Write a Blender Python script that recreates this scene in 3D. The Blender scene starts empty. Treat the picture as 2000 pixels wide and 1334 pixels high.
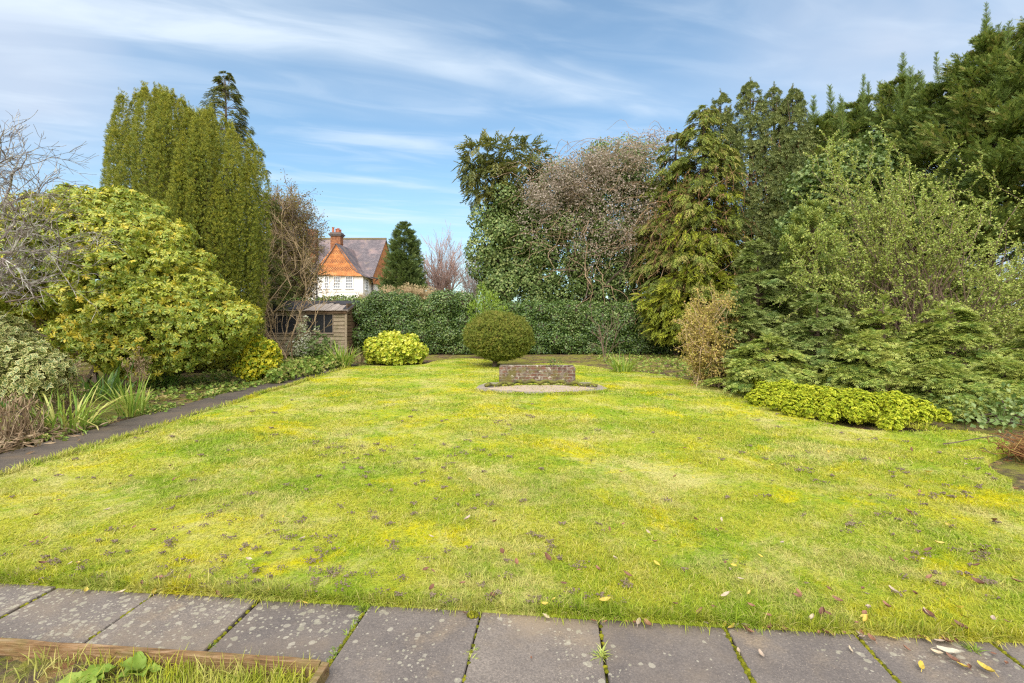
import bpy, math
import numpy as np

sc = bpy.context.scene
COL = sc.collection
rng = np.random.default_rng(11)
F, CX, HY, CH = 944.0, 1000.0, 617.0, 1.5      # focal length in photo pixels, principal column, horizon row, eye height

# ------------------------------------------------------------------ camera
cam = bpy.data.cameras.new('camera')
cam.sensor_width = 36.0
cam.lens = F / 2000.0 * 36.0
cam.shift_y = -0.025
cam.clip_start = 0.05
cam.clip_end = 3000.0
camo = bpy.data.objects.new('camera', cam)
camo.location = (0, 0, CH)
camo.rotation_euler = (math.radians(90), 0, 0)
COL.objects.link(camo)
sc.camera = camo

# ------------------------------------------------------------------ light and exposure
SUN_EL, SUN_AZ = 47.0, 194.0                     # elevation; compass bearing measured from +Y towards +X (behind and left of the camera)
sun = bpy.data.lights.new('sun', 'SUN')
sun.energy = 1.75
sun.angle = math.radians(60)
sun.color = (1.0, 0.965, 0.90)
suno = bpy.data.objects.new('sun', sun)
suno.rotation_euler = (math.radians(90 - SUN_EL), 0, math.radians(180 - SUN_AZ))
suno.location = (-5, -10, 20)
COL.objects.link(suno)
sc.view_settings.view_transform = 'Standard'
sc.view_settings.look = 'None'
sc.view_settings.exposure = 1.55
sc.view_settings.gamma = 1.0
sc.cycles.use_denoising = False
sc.cycles.filter_width = 1.25
sc.cycles.sample_clamp_indirect = 6.0
sc.cycles.max_bounces = 6
sc.cycles.diffuse_bounces = 3
sc.cycles.glossy_bounces = 2
sc.cycles.transmission_bounces = 4
sc.cycles.transparent_max_bounces = 6
sc.cycles.caustics_reflective = False
sc.cycles.caustics_refractive = False


# ------------------------------------------------------------------ node helpers
class NT:
    def __init__(s, tree):
        s.t = tree
        s.n = tree.nodes
        s.l = tree.links

    def node(s, kind, **kw):
        n = s.n.new(kind)
        for k, v in kw.items():
            setattr(n, k, v)
        return n

    def put(s, sock, v):
        if v is None:
            return
        if isinstance(v, bpy.types.NodeSocket):
            s.l.new(v, sock)
        elif isinstance(v, (tuple, list)):
            v = tuple(v)
            if sock.type == 'RGBA' and len(v) == 3:
                v = v + (1,)
            sock.default_value = v
        else:
            sock.default_value = v

    def math(s, op, a, b=None, c=None, clamp=False):
        n = s.node('ShaderNodeMath', operation=op, use_clamp=clamp)
        for i, v in enumerate((a, b, c)):
            s.put(n.inputs[i], v)
        return n.outputs[0]

    def vmath(s, op, a, b=None, scale=None):
        n = s.node('ShaderNodeVectorMath', operation=op)
        s.put(n.inputs[0], a)
        s.put(n.inputs[1], b)
        if scale is not None:
            s.put(n.inputs['Scale'], scale)
        return n.outputs['Value'] if op in ('DOT_PRODUCT', 'LENGTH') else n.outputs['Vector']

    def mix(s, f, a, b, blend='MIX'):
        n = s.node('ShaderNodeMix', data_type='RGBA', blend_type=blend)
        s.put(n.inputs[0], f)
        s.put(n.inputs[6], a)
        s.put(n.inputs[7], b)
        return n.outputs[2]

    def ramp(s, f, stops, interp='LINEAR'):
        n = s.node('ShaderNodeValToRGB')
        n.color_ramp.interpolation = interp
        e = n.color_ramp.elements
        while len(e) < len(stops):
            e.new(0.5)
        for el, (p, c) in zip(e, stops):
            el.position = p
            el.color = tuple(c) + (1,) if len(c) == 3 else c
        s.put(n.inputs[0], f)
        return n.outputs[0]

    def maprange(s, v, a, b, c=0.0, d=1.0, smooth=True):
        n = s.node('ShaderNodeMapRange', interpolation_type='SMOOTHSTEP' if smooth else 'LINEAR')
        for i, x in enumerate((v, a, b, c, d)):
            s.put(n.inputs[i], x)
        return n.outputs[0]

    def noise(s, vec, scale, detail=4.0, rough=0.55, dist=0.0, color=False):
        n = s.node('ShaderNodeTexNoise')
        s.put(n.inputs['Vector'], vec)
        s.put(n.inputs['Scale'], scale)
        n.inputs['Detail'].default_value = detail
        n.inputs['Roughness'].default_value = rough
        n.inputs['Distortion'].default_value = dist
        return n.outputs[1 if color else 0]

    def voronoi(s, vec, scale, feature='F1', rand=1.0, out=0):
        n = s.node('ShaderNodeTexVoronoi', feature=feature)
        s.put(n.inputs['Vector'], vec)
        s.put(n.inputs['Scale'], scale)
        n.inputs['Randomness'].default_value = rand
        return n.outputs[out]

    def mapping(s, vec, scale=(1, 1, 1), rot=(0, 0, 0), loc=(0, 0, 0)):
        n = s.node('ShaderNodeMapping')
        s.put(n.inputs['Vector'], vec)
        n.inputs['Scale'].default_value = scale
        n.inputs['Rotation'].default_value = rot
        n.inputs['Location'].default_value = loc
        return n.outputs[0]

    def geo(s):
        return s.node('ShaderNodeNewGeometry').outputs['Position']

    def obj(s):
        return s.node('ShaderNodeTexCoord').outputs['Object']

    def attr(s, name):
        return s.node('ShaderNodeAttribute', attribute_name=name).outputs['Fac']

    def bump(s, h, strength=0.4, dist=0.01):
        n = s.node('ShaderNodeBump')
        n.inputs['Strength'].default_value = strength
        n.inputs['Distance'].default_value = dist
        s.put(n.inputs['Height'], h)
        return n.outputs[0]


def new_mat(name):
    m = bpy.data.materials.new(name)
    m.use_nodes = True
    nt = NT(m.node_tree)
    nt.n.clear()
    out = nt.node('ShaderNodeOutputMaterial')
    return m, nt, out


def surf(nt, out, color, rough=0.8, spec=0.3, bump=None, metallic=0.0):
    p = nt.node('ShaderNodeBsdfPrincipled')
    nt.put(p.inputs['Base Color'], color)
    nt.put(p.inputs['Roughness'], rough)
    nt.put(p.inputs['Specular IOR Level'], spec)
    nt.put(p.inputs['Metallic'], metallic)
    if bump is not None:
        nt.put(p.inputs['Normal'], bump)
    nt.l.new(p.outputs[0], out.inputs[0])
    return p


def leaf_mat(name, stops, edge=None, rough=0.5, spec=0.35, transl=0.22, patch=None, gain=1.158, rim=(0.45, 0.9), sat=0.75):
    """stops: colours along the per-leaf tint; edge: colour of the leaf margin; patch: (scale, amount) of tint drift through the plant"""
    m, nt, out = new_mat(name)
    stops = [(min(0.7, c[0] * gain), min(0.7, c[1] * gain), min(0.7, c[2] * gain * sat)) for c in stops]
    t = nt.attr('tint')
    if patch:
        n = nt.noise(nt.geo(), patch[0], 3)
        t = nt.math('ADD', t, nt.math('MULTIPLY', nt.math('SUBTRACT', n, 0.5), patch[1]), clamp=True)
    k = len(stops)
    col = nt.ramp(t, [(i / (k - 1), c) for i, c in enumerate(stops)])
    if edge is not None:
        e = nt.attr('edge')
        col = nt.mix(nt.maprange(e, rim[0], rim[1]), col, edge)
    p = nt.node('ShaderNodeBsdfPrincipled')
    nt.put(p.inputs['Base Color'], col)
    p.inputs['Roughness'].default_value = rough
    p.inputs['Specular IOR Level'].default_value = spec
    tr = nt.node('ShaderNodeBsdfTranslucent')
    nt.put(tr.inputs[0], nt.mix(0.35, col, (0.30, 0.36, 0.02)))
    mx = nt.node('ShaderNodeMixShader')
    mx.inputs[0].default_value = transl
    nt.l.new(p.outputs[0], mx.inputs[1])
    nt.l.new(tr.outputs[0], mx.inputs[2])
    nt.l.new(mx.outputs[0], out.inputs[0])
    return m


def bark_mat(name, a, b, scale=6.0, lichen=None):
    m, nt, out = new_mat(name)
    g = nt.geo()
    n = nt.noise(nt.mapping(g, (1, 1, 0.3)), scale, 5, 0.65)
    col = nt.ramp(n, [(0.3, a), (0.7, b)])
    if lichen:
        col = nt.mix(nt.maprange(nt.noise(g, 9.0, 3), 0.48, 0.6), col, lichen)
    surf(nt, out, col, 0.9, 0.15, nt.bump(nt.noise(g, 40, 3), 0.5, 0.01))
    return m


# ------------------------------------------------------------------ sky
def make_world():
    w = bpy.data.worlds.new('World')
    sc.world = w
    w.use_nodes = True
    nt = NT(w.node_tree)
    nt.n.clear()
    out = nt.node('ShaderNodeOutputWorld')
    bg = nt.node('ShaderNodeBackground')
    nt.l.new(bg.outputs[0], out.inputs[0])
    sky = nt.node('ShaderNodeTexSky', sky_type='NISHITA')
    sky.sun_disc = False
    sky.sun_elevation = math.radians(SUN_EL)
    sky.sun_rotation = math.radians(SUN_AZ)
    sky.air_density = 1.0
    sky.dust_density = 0.6
    sky.ozone_density = 1.6
    d = nt.node('ShaderNodeTexCoord').outputs['Generated']
    d = nt.vmath('NORMALIZE', d)
    sep = nt.node('ShaderNodeSeparateXYZ')
    nt.put(sep.inputs[0], d)
    x, y, z = sep.outputs
    zc = nt.math('MAXIMUM', nt.math('ADD', z, 0.02), 0.03)
    px = nt.math('DIVIDE', x, zc)
    py = nt.math('DIVIDE', y, zc)
    # cloud plane overhead, axes turned so u runs along the cirrus streaks
    u = nt.math('ADD', nt.math('MULTIPLY', px, 0.958), nt.math('MULTIPLY', py, 0.287))
    v = nt.math('ADD', nt.math('MULTIPLY', px, -0.287), nt.math('MULTIPLY', py, 0.958))
    comb = nt.node('ShaderNodeCombineXYZ')
    nt.put(comb.inputs[0], u)
    nt.put(comb.inputs[1], v)
    uv = comb.outputs[0]
    warp = nt.noise(uv, 0.9, 3)
    vw = nt.math('ADD', v, nt.math('MULTIPLY', nt.math('SUBTRACT', warp, 0.5), 0.55))
    fine = nt.noise(nt.mapping(uv, (1.0, 3.0, 1), loc=(3.1, 1.7, 0)), 1.5, 6, 0.52, 0.7)
    soft = nt.noise(nt.mapping(uv, (0.35, 0.9, 1), loc=(7.3, 0.4, 0)), 1.3, 4, 0.5)

    def band(v0, half, u0, u1, fade, amount):
        b = nt.maprange(nt.math('ABSOLUTE', nt.math('SUBTRACT', vw, v0)), half, 0.0)
        b = nt.math('MULTIPLY', b, nt.maprange(u, u0 - fade, u0 + fade))
        b = nt.math('MULTIPLY', b, nt.maprange(u, u1 + fade, u1 - fade))
        return nt.math('MULTIPLY', b, amount)
    tot = band(1.83, 0.24, -1.6, 1.35, 0.4, 0.85)
    for a in ((1.55, 0.50, -3.0, 0.1, 0.6, 0.85), (2.68, 0.22, -0.25, 0.6, 0.35, 0.5), (3.47, 0.16, -0.9, 0.4, 0.3, 0.7),
              (4.6, 0.4, -0.7, 0.9, 0.4, 0.6), (2.15, 0.40, -0.6, 0.6, 0.5, 0.35)):
        tot = nt.math('ADD', tot, band(*a))
    tot = nt.math('MULTIPLY', tot, nt.maprange(fine, 0.22, 0.66, 0.35, 1.0))
    wisps = nt.math('MULTIPLY', nt.maprange(fine, 0.42, 0.78), nt.maprange(soft, 0.30, 0.66, 0.35, 0.85))
    cirrus = nt.math('ADD', nt.math('MULTIPLY', tot, 0.72), nt.math('MULTIPLY', wisps, 0.46), clamp=True)
    cirrus = nt.math('MULTIPLY', cirrus, nt.maprange(z, -0.02, 0.12))
    # soft grey veil to the left and to the right, and low on the horizon
    az = nt.math('DIVIDE', x, nt.math('MAXIMUM', y, 0.05))
    veil_n = nt.maprange(nt.noise(nt.mapping(d, (2.0, 2.0, 4.2), loc=(1.3, 4.4, 0)), 1.25, 4, 0.5), 0.30, 0.62)
    left = nt.maprange(az, -0.45, -1.05)
    right = nt.maprange(az, 0.20, 0.85)
    low = nt.math('MULTIPLY', nt.maprange(z, 0.30, 0.05), 0.55)
    veil = nt.math('MULTIPLY', nt.math('MAXIMUM', nt.math('MAXIMUM', left, right), low), nt.math('ADD', nt.math('MULTIPLY', veil_n, 0.72), 0.20), clamp=True)
    skyc = nt.mix(1.0, sky.outputs[0], SKY_TINT, 'MULTIPLY')
    c = nt.mix(nt.math('MULTIPLY', veil, 0.92), skyc, VEIL)
    c = nt.mix(0.16, c, (3.6, 4.3, 5.0))
    c = nt.mix(nt.math('MULTIPLY', cirrus, 0.78), c, CLOUD)
    # bright cloud sheet added overhead and behind, out of view, for fill light
    fill_cloud = nt.math('MULTIPLY', nt.maprange(y, 0.30, -0.35), nt.maprange(soft, 0.15, 0.6, 0.65, 1.0))
    c = nt.mix(fill_cloud, c, (9.0, 8.9, 8.8))
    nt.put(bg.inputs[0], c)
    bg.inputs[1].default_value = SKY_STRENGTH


SKY_STRENGTH = 0.065
SKY_TINT = (0.84, 1.10, 1.12)
VEIL = (3.5, 4.0, 4.9)
CLOUD = (4.9, 5.5, 6.1)
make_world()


# ------------------------------------------------------------------ geometry helpers
def at(px, py, Y):
    return np.array([(px - CX) / F * Y, Y, CH + (HY - py) / F * Y])


def ground_at(px, py):
    Y = F * CH / (py - HY)
    return np.array([(px - CX) / F * Y, Y, 0.0])


def norm(a):
    a = np.asarray(a, float)
    return a / np.maximum(np.linalg.norm(a, axis=-1, keepdims=True), 1e-9)


def unit(n, r=None):
    return norm((r or rng).normal(size=(n, 3)))


class Tpl:
    def __init__(s, v, faces, edge=None):
        s.v = np.array(v, float)
        s.lv = np.array([i for f in faces for i in f])
        s.lt = np.array([len(f) for f in faces])
        s.faces = faces
        s.g = np.zeros(len(s.v), int)
        s.e = np.zeros(len(s.v)) if edge is None else np.array(edge, float)


def join_tpl(parts):
    v, fs, e, g, n, gn = [], [], [], [], 0, 0
    for t, pos, D, N, S in parts:
        g.append(t.g + gn)
        gn += int(t.g.max()) + 1
        D = norm(D)
        Z = norm(np.array(N, float) - np.dot(N, D) * D)
        Yx = np.cross(Z, D)
        v.append(np.array(pos) + S * (t.v[:, :1] * D + t.v[:, 1:2] * Yx + t.v[:, 2:3] * Z))
        fs += [[i + n for i in f] for f in t.faces]
        e.append(t.e)
        n += len(t.v)
    o = Tpl(np.concatenate(v), fs, np.concatenate(e))
    o.g = np.concatenate(g)
    return o


class MB:
    """collects geometry; build() links it as ONE mesh object"""
    def __init__(s):
        s.v, s.lv, s.lt, s.t, s.e, s.n = [], [], [], [], [], 0

    def add(s, V, lv, lt, t=0.5, e=0.0):
        V = np.asarray(V, np.float64).reshape(-1, 3)
        s.v.append(V)
        s.lv.append(np.asarray(lv, np.int64) + s.n)
        s.lt.append(np.asarray(lt, np.int64))
        s.t.append(np.broadcast_to(np.asarray(t, float), (len(V),)))
        s.e.append(np.broadcast_to(np.asarray(e, float), (len(V),)))
        s.n += len(V)
        return s

    def faces(s, V, faces, t=0.5, e=0.0):
        return s.add(V, [i for f in faces for i in f], [len(f) for f in faces], t, e)

    def scatter(s, tpl, P, D, N, S, t):
        P = np.asarray(P, float)
        n = len(P)
        if n == 0:
            return s
        D = norm(D)
        N = np.broadcast_to(np.asarray(N, float), P.shape)
        Z = N - (N * D).sum(1, keepdims=True) * D
        bad = np.linalg.norm(Z, axis=1) < 1e-4
        Z[bad] = np.cross(D[bad], [0.3, 0.9, 0.1])
        Z = norm(Z)
        Yx = np.cross(Z, D)
        S = np.broadcast_to(np.asarray(S, float), (n,))
        k = len(tpl.v)
        tv = tpl.v
        V = P[:, None] + S[:, None, None] * (tv[None, :, :1] * D[:, None] + tv[None, :, 1:2] * Yx[:, None] + tv[None, :, 2:3] * Z[:, None])
        off = np.arange(n) * k
        lv = (tpl.lv[None] + off[:, None]).ravel()
        lt = np.tile(tpl.lt, n)
        t = np.broadcast_to(np.asarray(t, float), (n,))
        if tpl.g.max() > 0:
            t = np.clip(t[:, None] + rng.normal(0, 0.13, (n, int(tpl.g.max()) + 1))[:, tpl.g], 0, 1).ravel()
        else:
            t = np.repeat(t, k)
        return s.add(V.reshape(-1, 3), lv, lt, t, np.tile(tpl.e, n))

    def box(s, a, b, M=None, t=0.5):
        a, b = np.minimum(a, b), np.maximum(a, b)
        V = np.array([[x, y, z] for x in (a[0], b[0]) for y in (a[1], b[1]) for z in (a[2], b[2])], float)
        if M is not None:
            V = M(V)
        return s.faces(V, [[0, 1, 3, 2], [4, 6, 7, 5], [0, 4, 5, 1], [2, 3, 7, 6], [0, 2, 6, 4], [1, 5, 7, 3]], t)

    def tube(s, pts, rad, sides=5, t=0.5, cap=True):
        pts = np.asarray(pts, float)
        k = len(pts)
        rad = np.broadcast_to(np.asarray(rad, float), (k,))
        T = np.gradient(pts, axis=0)
        T = norm(T)
        ref = np.array([0.13, 0.21, 0.97]) if abs(T[0, 2]) < 0.9 else np.array([0.97, 0.13, 0.2])
        A = norm(np.cross(T, ref))
        B = np.cross(T, A)
        an = np.linspace(0, 2 * np.pi, sides, endpoint=False)
        V = pts[:, None] + rad[:, None, None] * (np.cos(an)[None, :, None] * A[:, None] + np.sin(an)[None, :, None] * B[:, None])
        i = np.arange(k - 1)[:, None] * sides
        j = np.arange(sides)[None]
        j2 = (j + 1) % sides
        q = np.stack([i + j, i + j2, i + sides + j2, i + sides + j], -1).reshape(-1)
        lt = [4] * ((k - 1) * sides)
        if cap:
            q = np.concatenate([q, np.arange(sides)[::-1], (k - 1) * sides + np.arange(sides)])
            lt = lt + [sides, sides]
        return s.add(V.reshape(-1, 3), q, lt, t)

    def ellipsoid(s, c, r, nu=14, nv=9, jit=0.0, t=0.5):
        th = np.linspace(0, np.pi, nv)[1:-1]
        ph = np.linspace(0, 2 * np.pi, nu, endpoint=False)
        V = [[0, 0, 1]] + [[math.sin(a) * math.cos(b), math.sin(a) * math.sin(b), math.cos(a)] for a in th for b in ph] + [[0, 0, -1]]
        V = np.array(V)
        if jit:
            V = V * (1 + rng.uniform(-jit, jit, (len(V), 1)))
        fs = [[0, 1 + j, 1 + (j + 1) % nu] for j in range(nu)]
        for i in range(len(th) - 1):
            for j in range(nu):
                a = 1 + i * nu + j
                b = 1 + i * nu + (j + 1) % nu
                fs.append([a, a + nu, b + nu, b])
        last = len(V) - 1
        o = 1 + (len(th) - 1) * nu
        fs += [[last, o + (j + 1) % nu, o + j] for j in range(nu)]
        return s.faces(V * np.array(r) + np.array(c), fs, t)

    def build(s, name, mat, parent=None, smooth=False, loc=None):
        V = np.concatenate(s.v)
        lv = np.concatenate(s.lv)
        lt = np.concatenate(s.lt)
        org = np.array(loc if loc is not None else (0, 0, 0), float)
        pp = parent
        while pp is not None:
            org = org + np.array(pp.location)
            pp = pp.parent
        me = bpy.data.meshes.new(name)
        me.vertices.add(len(V))
        me.vertices.foreach_set('co', (V - org).astype(np.float32).ravel())
        me.loops.add(len(lv))
        me.loops.foreach_set('vertex_index', lv.astype(np.int32))
        me.polygons.add(len(lt))
        me.polygons.foreach_set('loop_start', np.concatenate([[0], np.cumsum(lt)[:-1]]).astype(np.int32))
        me.polygons.foreach_set('use_smooth', np.full(len(lt), smooth))
        a = me.attributes.new('tint', 'FLOAT', 'POINT')
        a.data.foreach_set('value', np.concatenate(s.t).astype(np.float32))
        e = np.concatenate(s.e)
        if e.any():
            a = me.attributes.new('edge', 'FLOAT', 'POINT')
            a.data.foreach_set('value', e.astype(np.float32))
        me.update(calc_edges=True)
        me.materials.append(mat)
        o = bpy.data.objects.new(name, me)
        COL.objects.link(o)
        if parent is not None:
            o.parent = parent
            if loc is not None:
                o.location = loc
        elif loc is not None:
            o.location = loc
        return o


def tag(o, label=None, cat=None, group=None, kind=None):
    if label:
        o['label'] = label
    if cat:
        o['category'] = cat
    if group:
        o['group'] = group
    if kind:
        o['kind'] = kind
    return o


def root(name, loc, label, cat, group=None):
    o = bpy.data.objects.new(name, None)
    o.empty_display_size = 0.2
    o.location = tuple(float(v) for v in loc)
    COL.objects.link(o)
    return tag(o, label, cat, group)


def copy_tree(o, parent=None, label=None):
    c = o.copy()
    COL.objects.link(c)
    c.parent = parent
    if label:
        c['label'] = label
    for ch in list(o.children):
        copy_tree(ch, c)
    return c


# ------------------------------------------------------------------ leaf templates
LEAF4 = Tpl([(0, 0, 0), (0.5, 0.25, 0.06), (1, 0, 0), (0.5, -0.25, 0.06)], [[0, 2, 1], [0, 3, 2]])
LEAFB = Tpl([(0, 0, 0), (0.45, 0.36, 0.07), (1, 0, -0.03), (0.45, -0.36, 0.07)], [[0, 2, 1], [0, 3, 2]])
NARROW = Tpl([(0, 0, 0), (0.4, 0.11, 0.03), (1, 0, -0.05), (0.4, -0.11, 0.03)], [[0, 2, 1], [0, 3, 2]])
LEAF7 = Tpl([(0, 0, 0), (0.55, 0, -0.05), (1, 0, -0.16), (0.33, 0.17, 0.04), (0.74, 0.20, -0.02), (0.33, -0.17, 0.04), (0.74, -0.20, -0.02)],
            [[0, 1, 4, 3], [1, 2, 4], [0, 5, 6, 1], [1, 6, 2]], [0, 0, 1, 1, 1, 1, 1])
HOLLY = Tpl([(0, 0, 0), (0.5, 0, -0.03), (1, 0, -0.1), (0.25, 0.26, 0.05), (0.62, 0.28, 0.02), (0.25, -0.26, 0.05), (0.62, -0.28, 0.02)],
            [[0, 1, 4, 3], [1, 2, 4], [0, 5, 6, 1], [1, 6, 2]], [0.2, 0, 1, 1, 1, 1, 1])


def rosette(n, leaf, tilt=0.35, r0=0.02, seed=1, layers=1):
    r = np.random.default_rng(seed)
    parts = []
    for L in range(layers):
        for i in range(n):
            a = 2 * np.pi * (i + 0.5 * L) / n + r.uniform(-0.25, 0.25)
            tl = tilt + 0.5 * L + r.uniform(-0.2, 0.2)
            d = np.array([math.cos(a) * math.cos(tl), math.sin(a) * math.cos(tl), math.sin(tl)])
            up = np.array([-math.cos(a) * math.sin(tl), -math.sin(a) * math.sin(tl), math.cos(tl)]) + r.uniform(-0.2, 0.2, 3)
            parts.append((leaf, (r0 * math.cos(a), r0 * math.sin(a), 0), d, up, r.uniform(0.8, 1.1) * (1 - 0.25 * L)))
    t = join_tpl(parts)
    # turn so that the rosette axis (z) lies along template x
    v = t.v
    t.v = np.stack([v[:, 2], v[:, 0], v[:, 1]], 1)
    return t


def frond(n=6, ang=50, w=0.16, droop=0.12, side=0.42, lift=0.03, seed=3, tipdrop=0.0):
    """flat conifer spray: an axis with side shoots, length 1 along x"""
    r = np.random.default_rng(seed)
    sh = Tpl([(0, 0, 0), (0.45, w, 0.02), (1, 0, -0.08 - tipdrop), (0.45, -w, 0.02)], [[0, 2, 1], [0, 3, 2]])
    tip = Tpl(sh.v, sh.faces, [0.4, 1, 1, 1])
    parts = []
    for i in range(n):
        x = 0.08 + 0.80 * i / max(n - 1, 1)
        L = side * (1 - 0.55 * x) * r.uniform(0.8, 1.2)
        for sgn in (-1, 1):
            a = math.radians(ang + r.uniform(-12, 12)) * sgn
            parts.append((tip if x > 0.6 else sh, (x, 0, lift - droop * x * x), (math.cos(a), math.sin(a), r.uniform(-0.15, 0.12)), (r.uniform(-.3, .3), r.uniform(-.3, .3), 1), L))
    parts.append((tip, (0.70, 0, lift - droop * 0.5), (1, 0, -0.2), (0, 0, 1), 0.36))
    parts.append((Tpl([(0, 0.012, 0), (0.8, 0.006, -droop * 0.6), (0.8, -0.006, -droop * 0.6), (0, -0.012, 0)], [[0, 3, 2, 1]]), (0, 0, lift), (1, 0, 0), (0, 0, 1), 1))
    return join_tpl(parts)


def bottlebrush(n=8, w=0.13, spread=0.8, seed=4):
    r = np.random.default_rng(seed)
    sh = Tpl([(0, 0, 0), (0.5, w, 0.03), (1, 0, -0.06), (0.5, -w, 0.03)], [[0, 2, 1], [0, 3, 2]], [0, 0.5, 1, 0.5])
    parts = []
    for i in range(n):
        a = 2.4 * i
        x = 0.62 * i / n
        d = (1.0 - 0.35 * spread + 0.3 * i / n, spread * math.cos(a), spread * math.sin(a))
        parts.append((sh, (x, 0, 0), d, (-0.5, math.cos(a + 0.4), math.sin(a + 0.4)), 0.55 - 0.12 * i / n))
    return join_tpl(parts)


ROS7 = rosette(7, LEAF7, 0.12, 0.03, 1)
ROS7D = rosette(7, LEAF7, -0.12, 0.03, 11)
ROS8 = rosette(6, LEAF7, 0.30, 0.03, 2, layers=2)
ROSB = rosette(5, LEAFB, 0.5, 0.02, 5)
ROSG = rosette(7, LEAFB, 0.55, 0.02, 6, layers=2)
ROSH = rosette(5, HOLLY, 0.25, 0.02, 8)
FROND = frond()
FRONDY = frond(7, 52, 0.13, 0.10, 0.40, seed=9)
FRONDD = frond(6, 38, 0.15, 0.45, 0.5, seed=12, tipdrop=0.15)
FRONDL = frond(6, 34, 0.13, -0.06, 0.48, seed=17)
FRONDS = frond(5, 30, 0.10, -0.05, 0.36, seed=27)
BRUSH = bottlebrush()
BRUSHW = bottlebrush(9, 0.16, 1.1, 7)


# ------------------------------------------------------------------ foliage generators
def blob(c, r, n, lr, flat_bottom=True, seed=1):
    """lumps over an ellipsoid: list of (centre, radii)"""
    q = np.random.default_rng(seed)
    c, r = np.array(c, float), np.array(r, float)
    out = [(c, r * 0.80)]
    i = np.arange(n) + 0.5
    ph = np.arccos(1 - 2 * i / n)
    th = np.pi * (1 + 5 ** 0.5) * i
    U = np.stack([np.cos(th) * np.sin(ph), np.sin(th) * np.sin(ph), np.cos(ph)], 1) + q.normal(0, 0.12, (n, 3))
    for u in norm(U):
        k = lr * q.uniform(0.75, 1.3)
        p = c + u * (r - k * 0.75) * q.uniform(0.92, 1.08)
        out.append((p, np.array([k, k, k * 0.9])))
    return out


def pxl(px, py, Y, rpx, ry=None, rz=None):
    """a lump given by where it stands: bearing, height, distance, half-width in photo pixels at that distance"""
    r = rpx / F * Y
    return (at(px, py, Y), np.array([r, ry if ry else r, rz / F * Y if rz else r]))


def lump_points(lumps, dens, depth=(0.82, 1.04), back=0.35, keep=0.72, r=None):
    """points on the lumps' shells, outward normals; hidden inner points dropped, far side thinned"""
    r = r or rng
    Ps, Ns = [], []
    C = np.array([l[0] for l in lumps])
    Rr = np.array([l[1] for l in lumps])
    for i, (c, ra) in enumerate(lumps):
        area = 4 * np.pi * ((ra[0] * ra[1]) ** 1.6 / 3 + (ra[0] * ra[2]) ** 1.6 / 3 + (ra[1] * ra[2]) ** 1.6 / 3) ** (1 / 1.6)
        n = max(4, int(area * dens))
        u = unit(n, r)
        f = r.uniform(depth[0], depth[1], n)
        P = c + u * ra * f[:, None]
        N = norm(u / ra)
        q = np.linalg.norm((P[:, None] - C[None]) / Rr[None], axis=2)
        q[:, i] = 9
        ok = q.min(1) > keep
        view = norm(np.array([0, 0, CH]) - P)
        facing = (N * view).sum(1)
        ok &= (facing > -0.25) | (r.random(n) < back)
        ok &= P[:, 2] > 0.015
        Ps.append(P[ok])
        Ns.append(N[ok])
    return np.concatenate(Ps), np.concatenate(Ns)


def leafage(mb, lumps, tpl, size, dens, out=0.5, droop=0.3, rand=0.5, tint=(0.2, 0.8), depth=(0.82, 1.04), back=0.35, keep=0.72, face_out=True, svar=0.25, tint_fn=None, up=0.0):
    P, N = lump_points(lumps, dens, depth, back, keep)
    n = len(P)
    if n == 0:
        return mb
    T = norm(np.cross(N, rng.normal(size=(n, 3))))
    D = T + out * N + rand * rng.normal(size=(n, 3)) * 0.6 + np.array([0, 0, up - droop])
    NN = N + np.array([0, 0, 0.45]) + rng.normal(size=(n, 3)) * 0.35 if face_out else rng.normal(size=(n, 3))
    t = rng.uniform(tint[0], tint[1], n)
    if tint_fn is not None:
        t = tint_fn(P, N, t)
    return mb.scatter(tpl, P, D, NN, size * rng.uniform(1 - svar, 1 + svar, n), t)


def shootage(mb, lumps, tpl, size, dens, out=1.0, up=0.3, rand=0.4, tint=(0.2, 0.8), depth=(0.8, 1.03), back=0.35, keep=0.72, svar=0.25, tint_fn=None):
    """shoots pointing outwards from the lumps"""
    P, N = lump_points(lumps, dens, depth, back, keep)
    n = len(P)
    D = N * out + np.array([0, 0, up]) + rng.normal(size=(n, 3)) * rand
    t = rng.uniform(tint[0], tint[1], n)
    if tint_fn is not None:
        t = tint_fn(P, N, t)
    return mb.scatter(tpl, P, D, np.array([0, 0, 1.0]) + rng.normal(size=(n, 3)) * 0.4, size * rng.uniform(1 - svar, 1 + svar, n), t)


def core(lumps, f=0.72):
    mb = MB()
    for c, r in lumps:
        mb.ellipsoid(c, r * f, 10, 7, 0.08)
    return mb


def vnoise(P, s, seed=0):
    """cheap smooth noise in 3D, about -1..1"""
    q = np.random.default_rng(seed)
    v = 0
    for k in range(5):
        d = q.normal(size=3)
        v = v + np.sin((P * s) @ d * (1 + 0.5 * k) + q.uniform(0, 6.3)) / (1 + 0.4 * k)
    return v / 2.2


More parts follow.
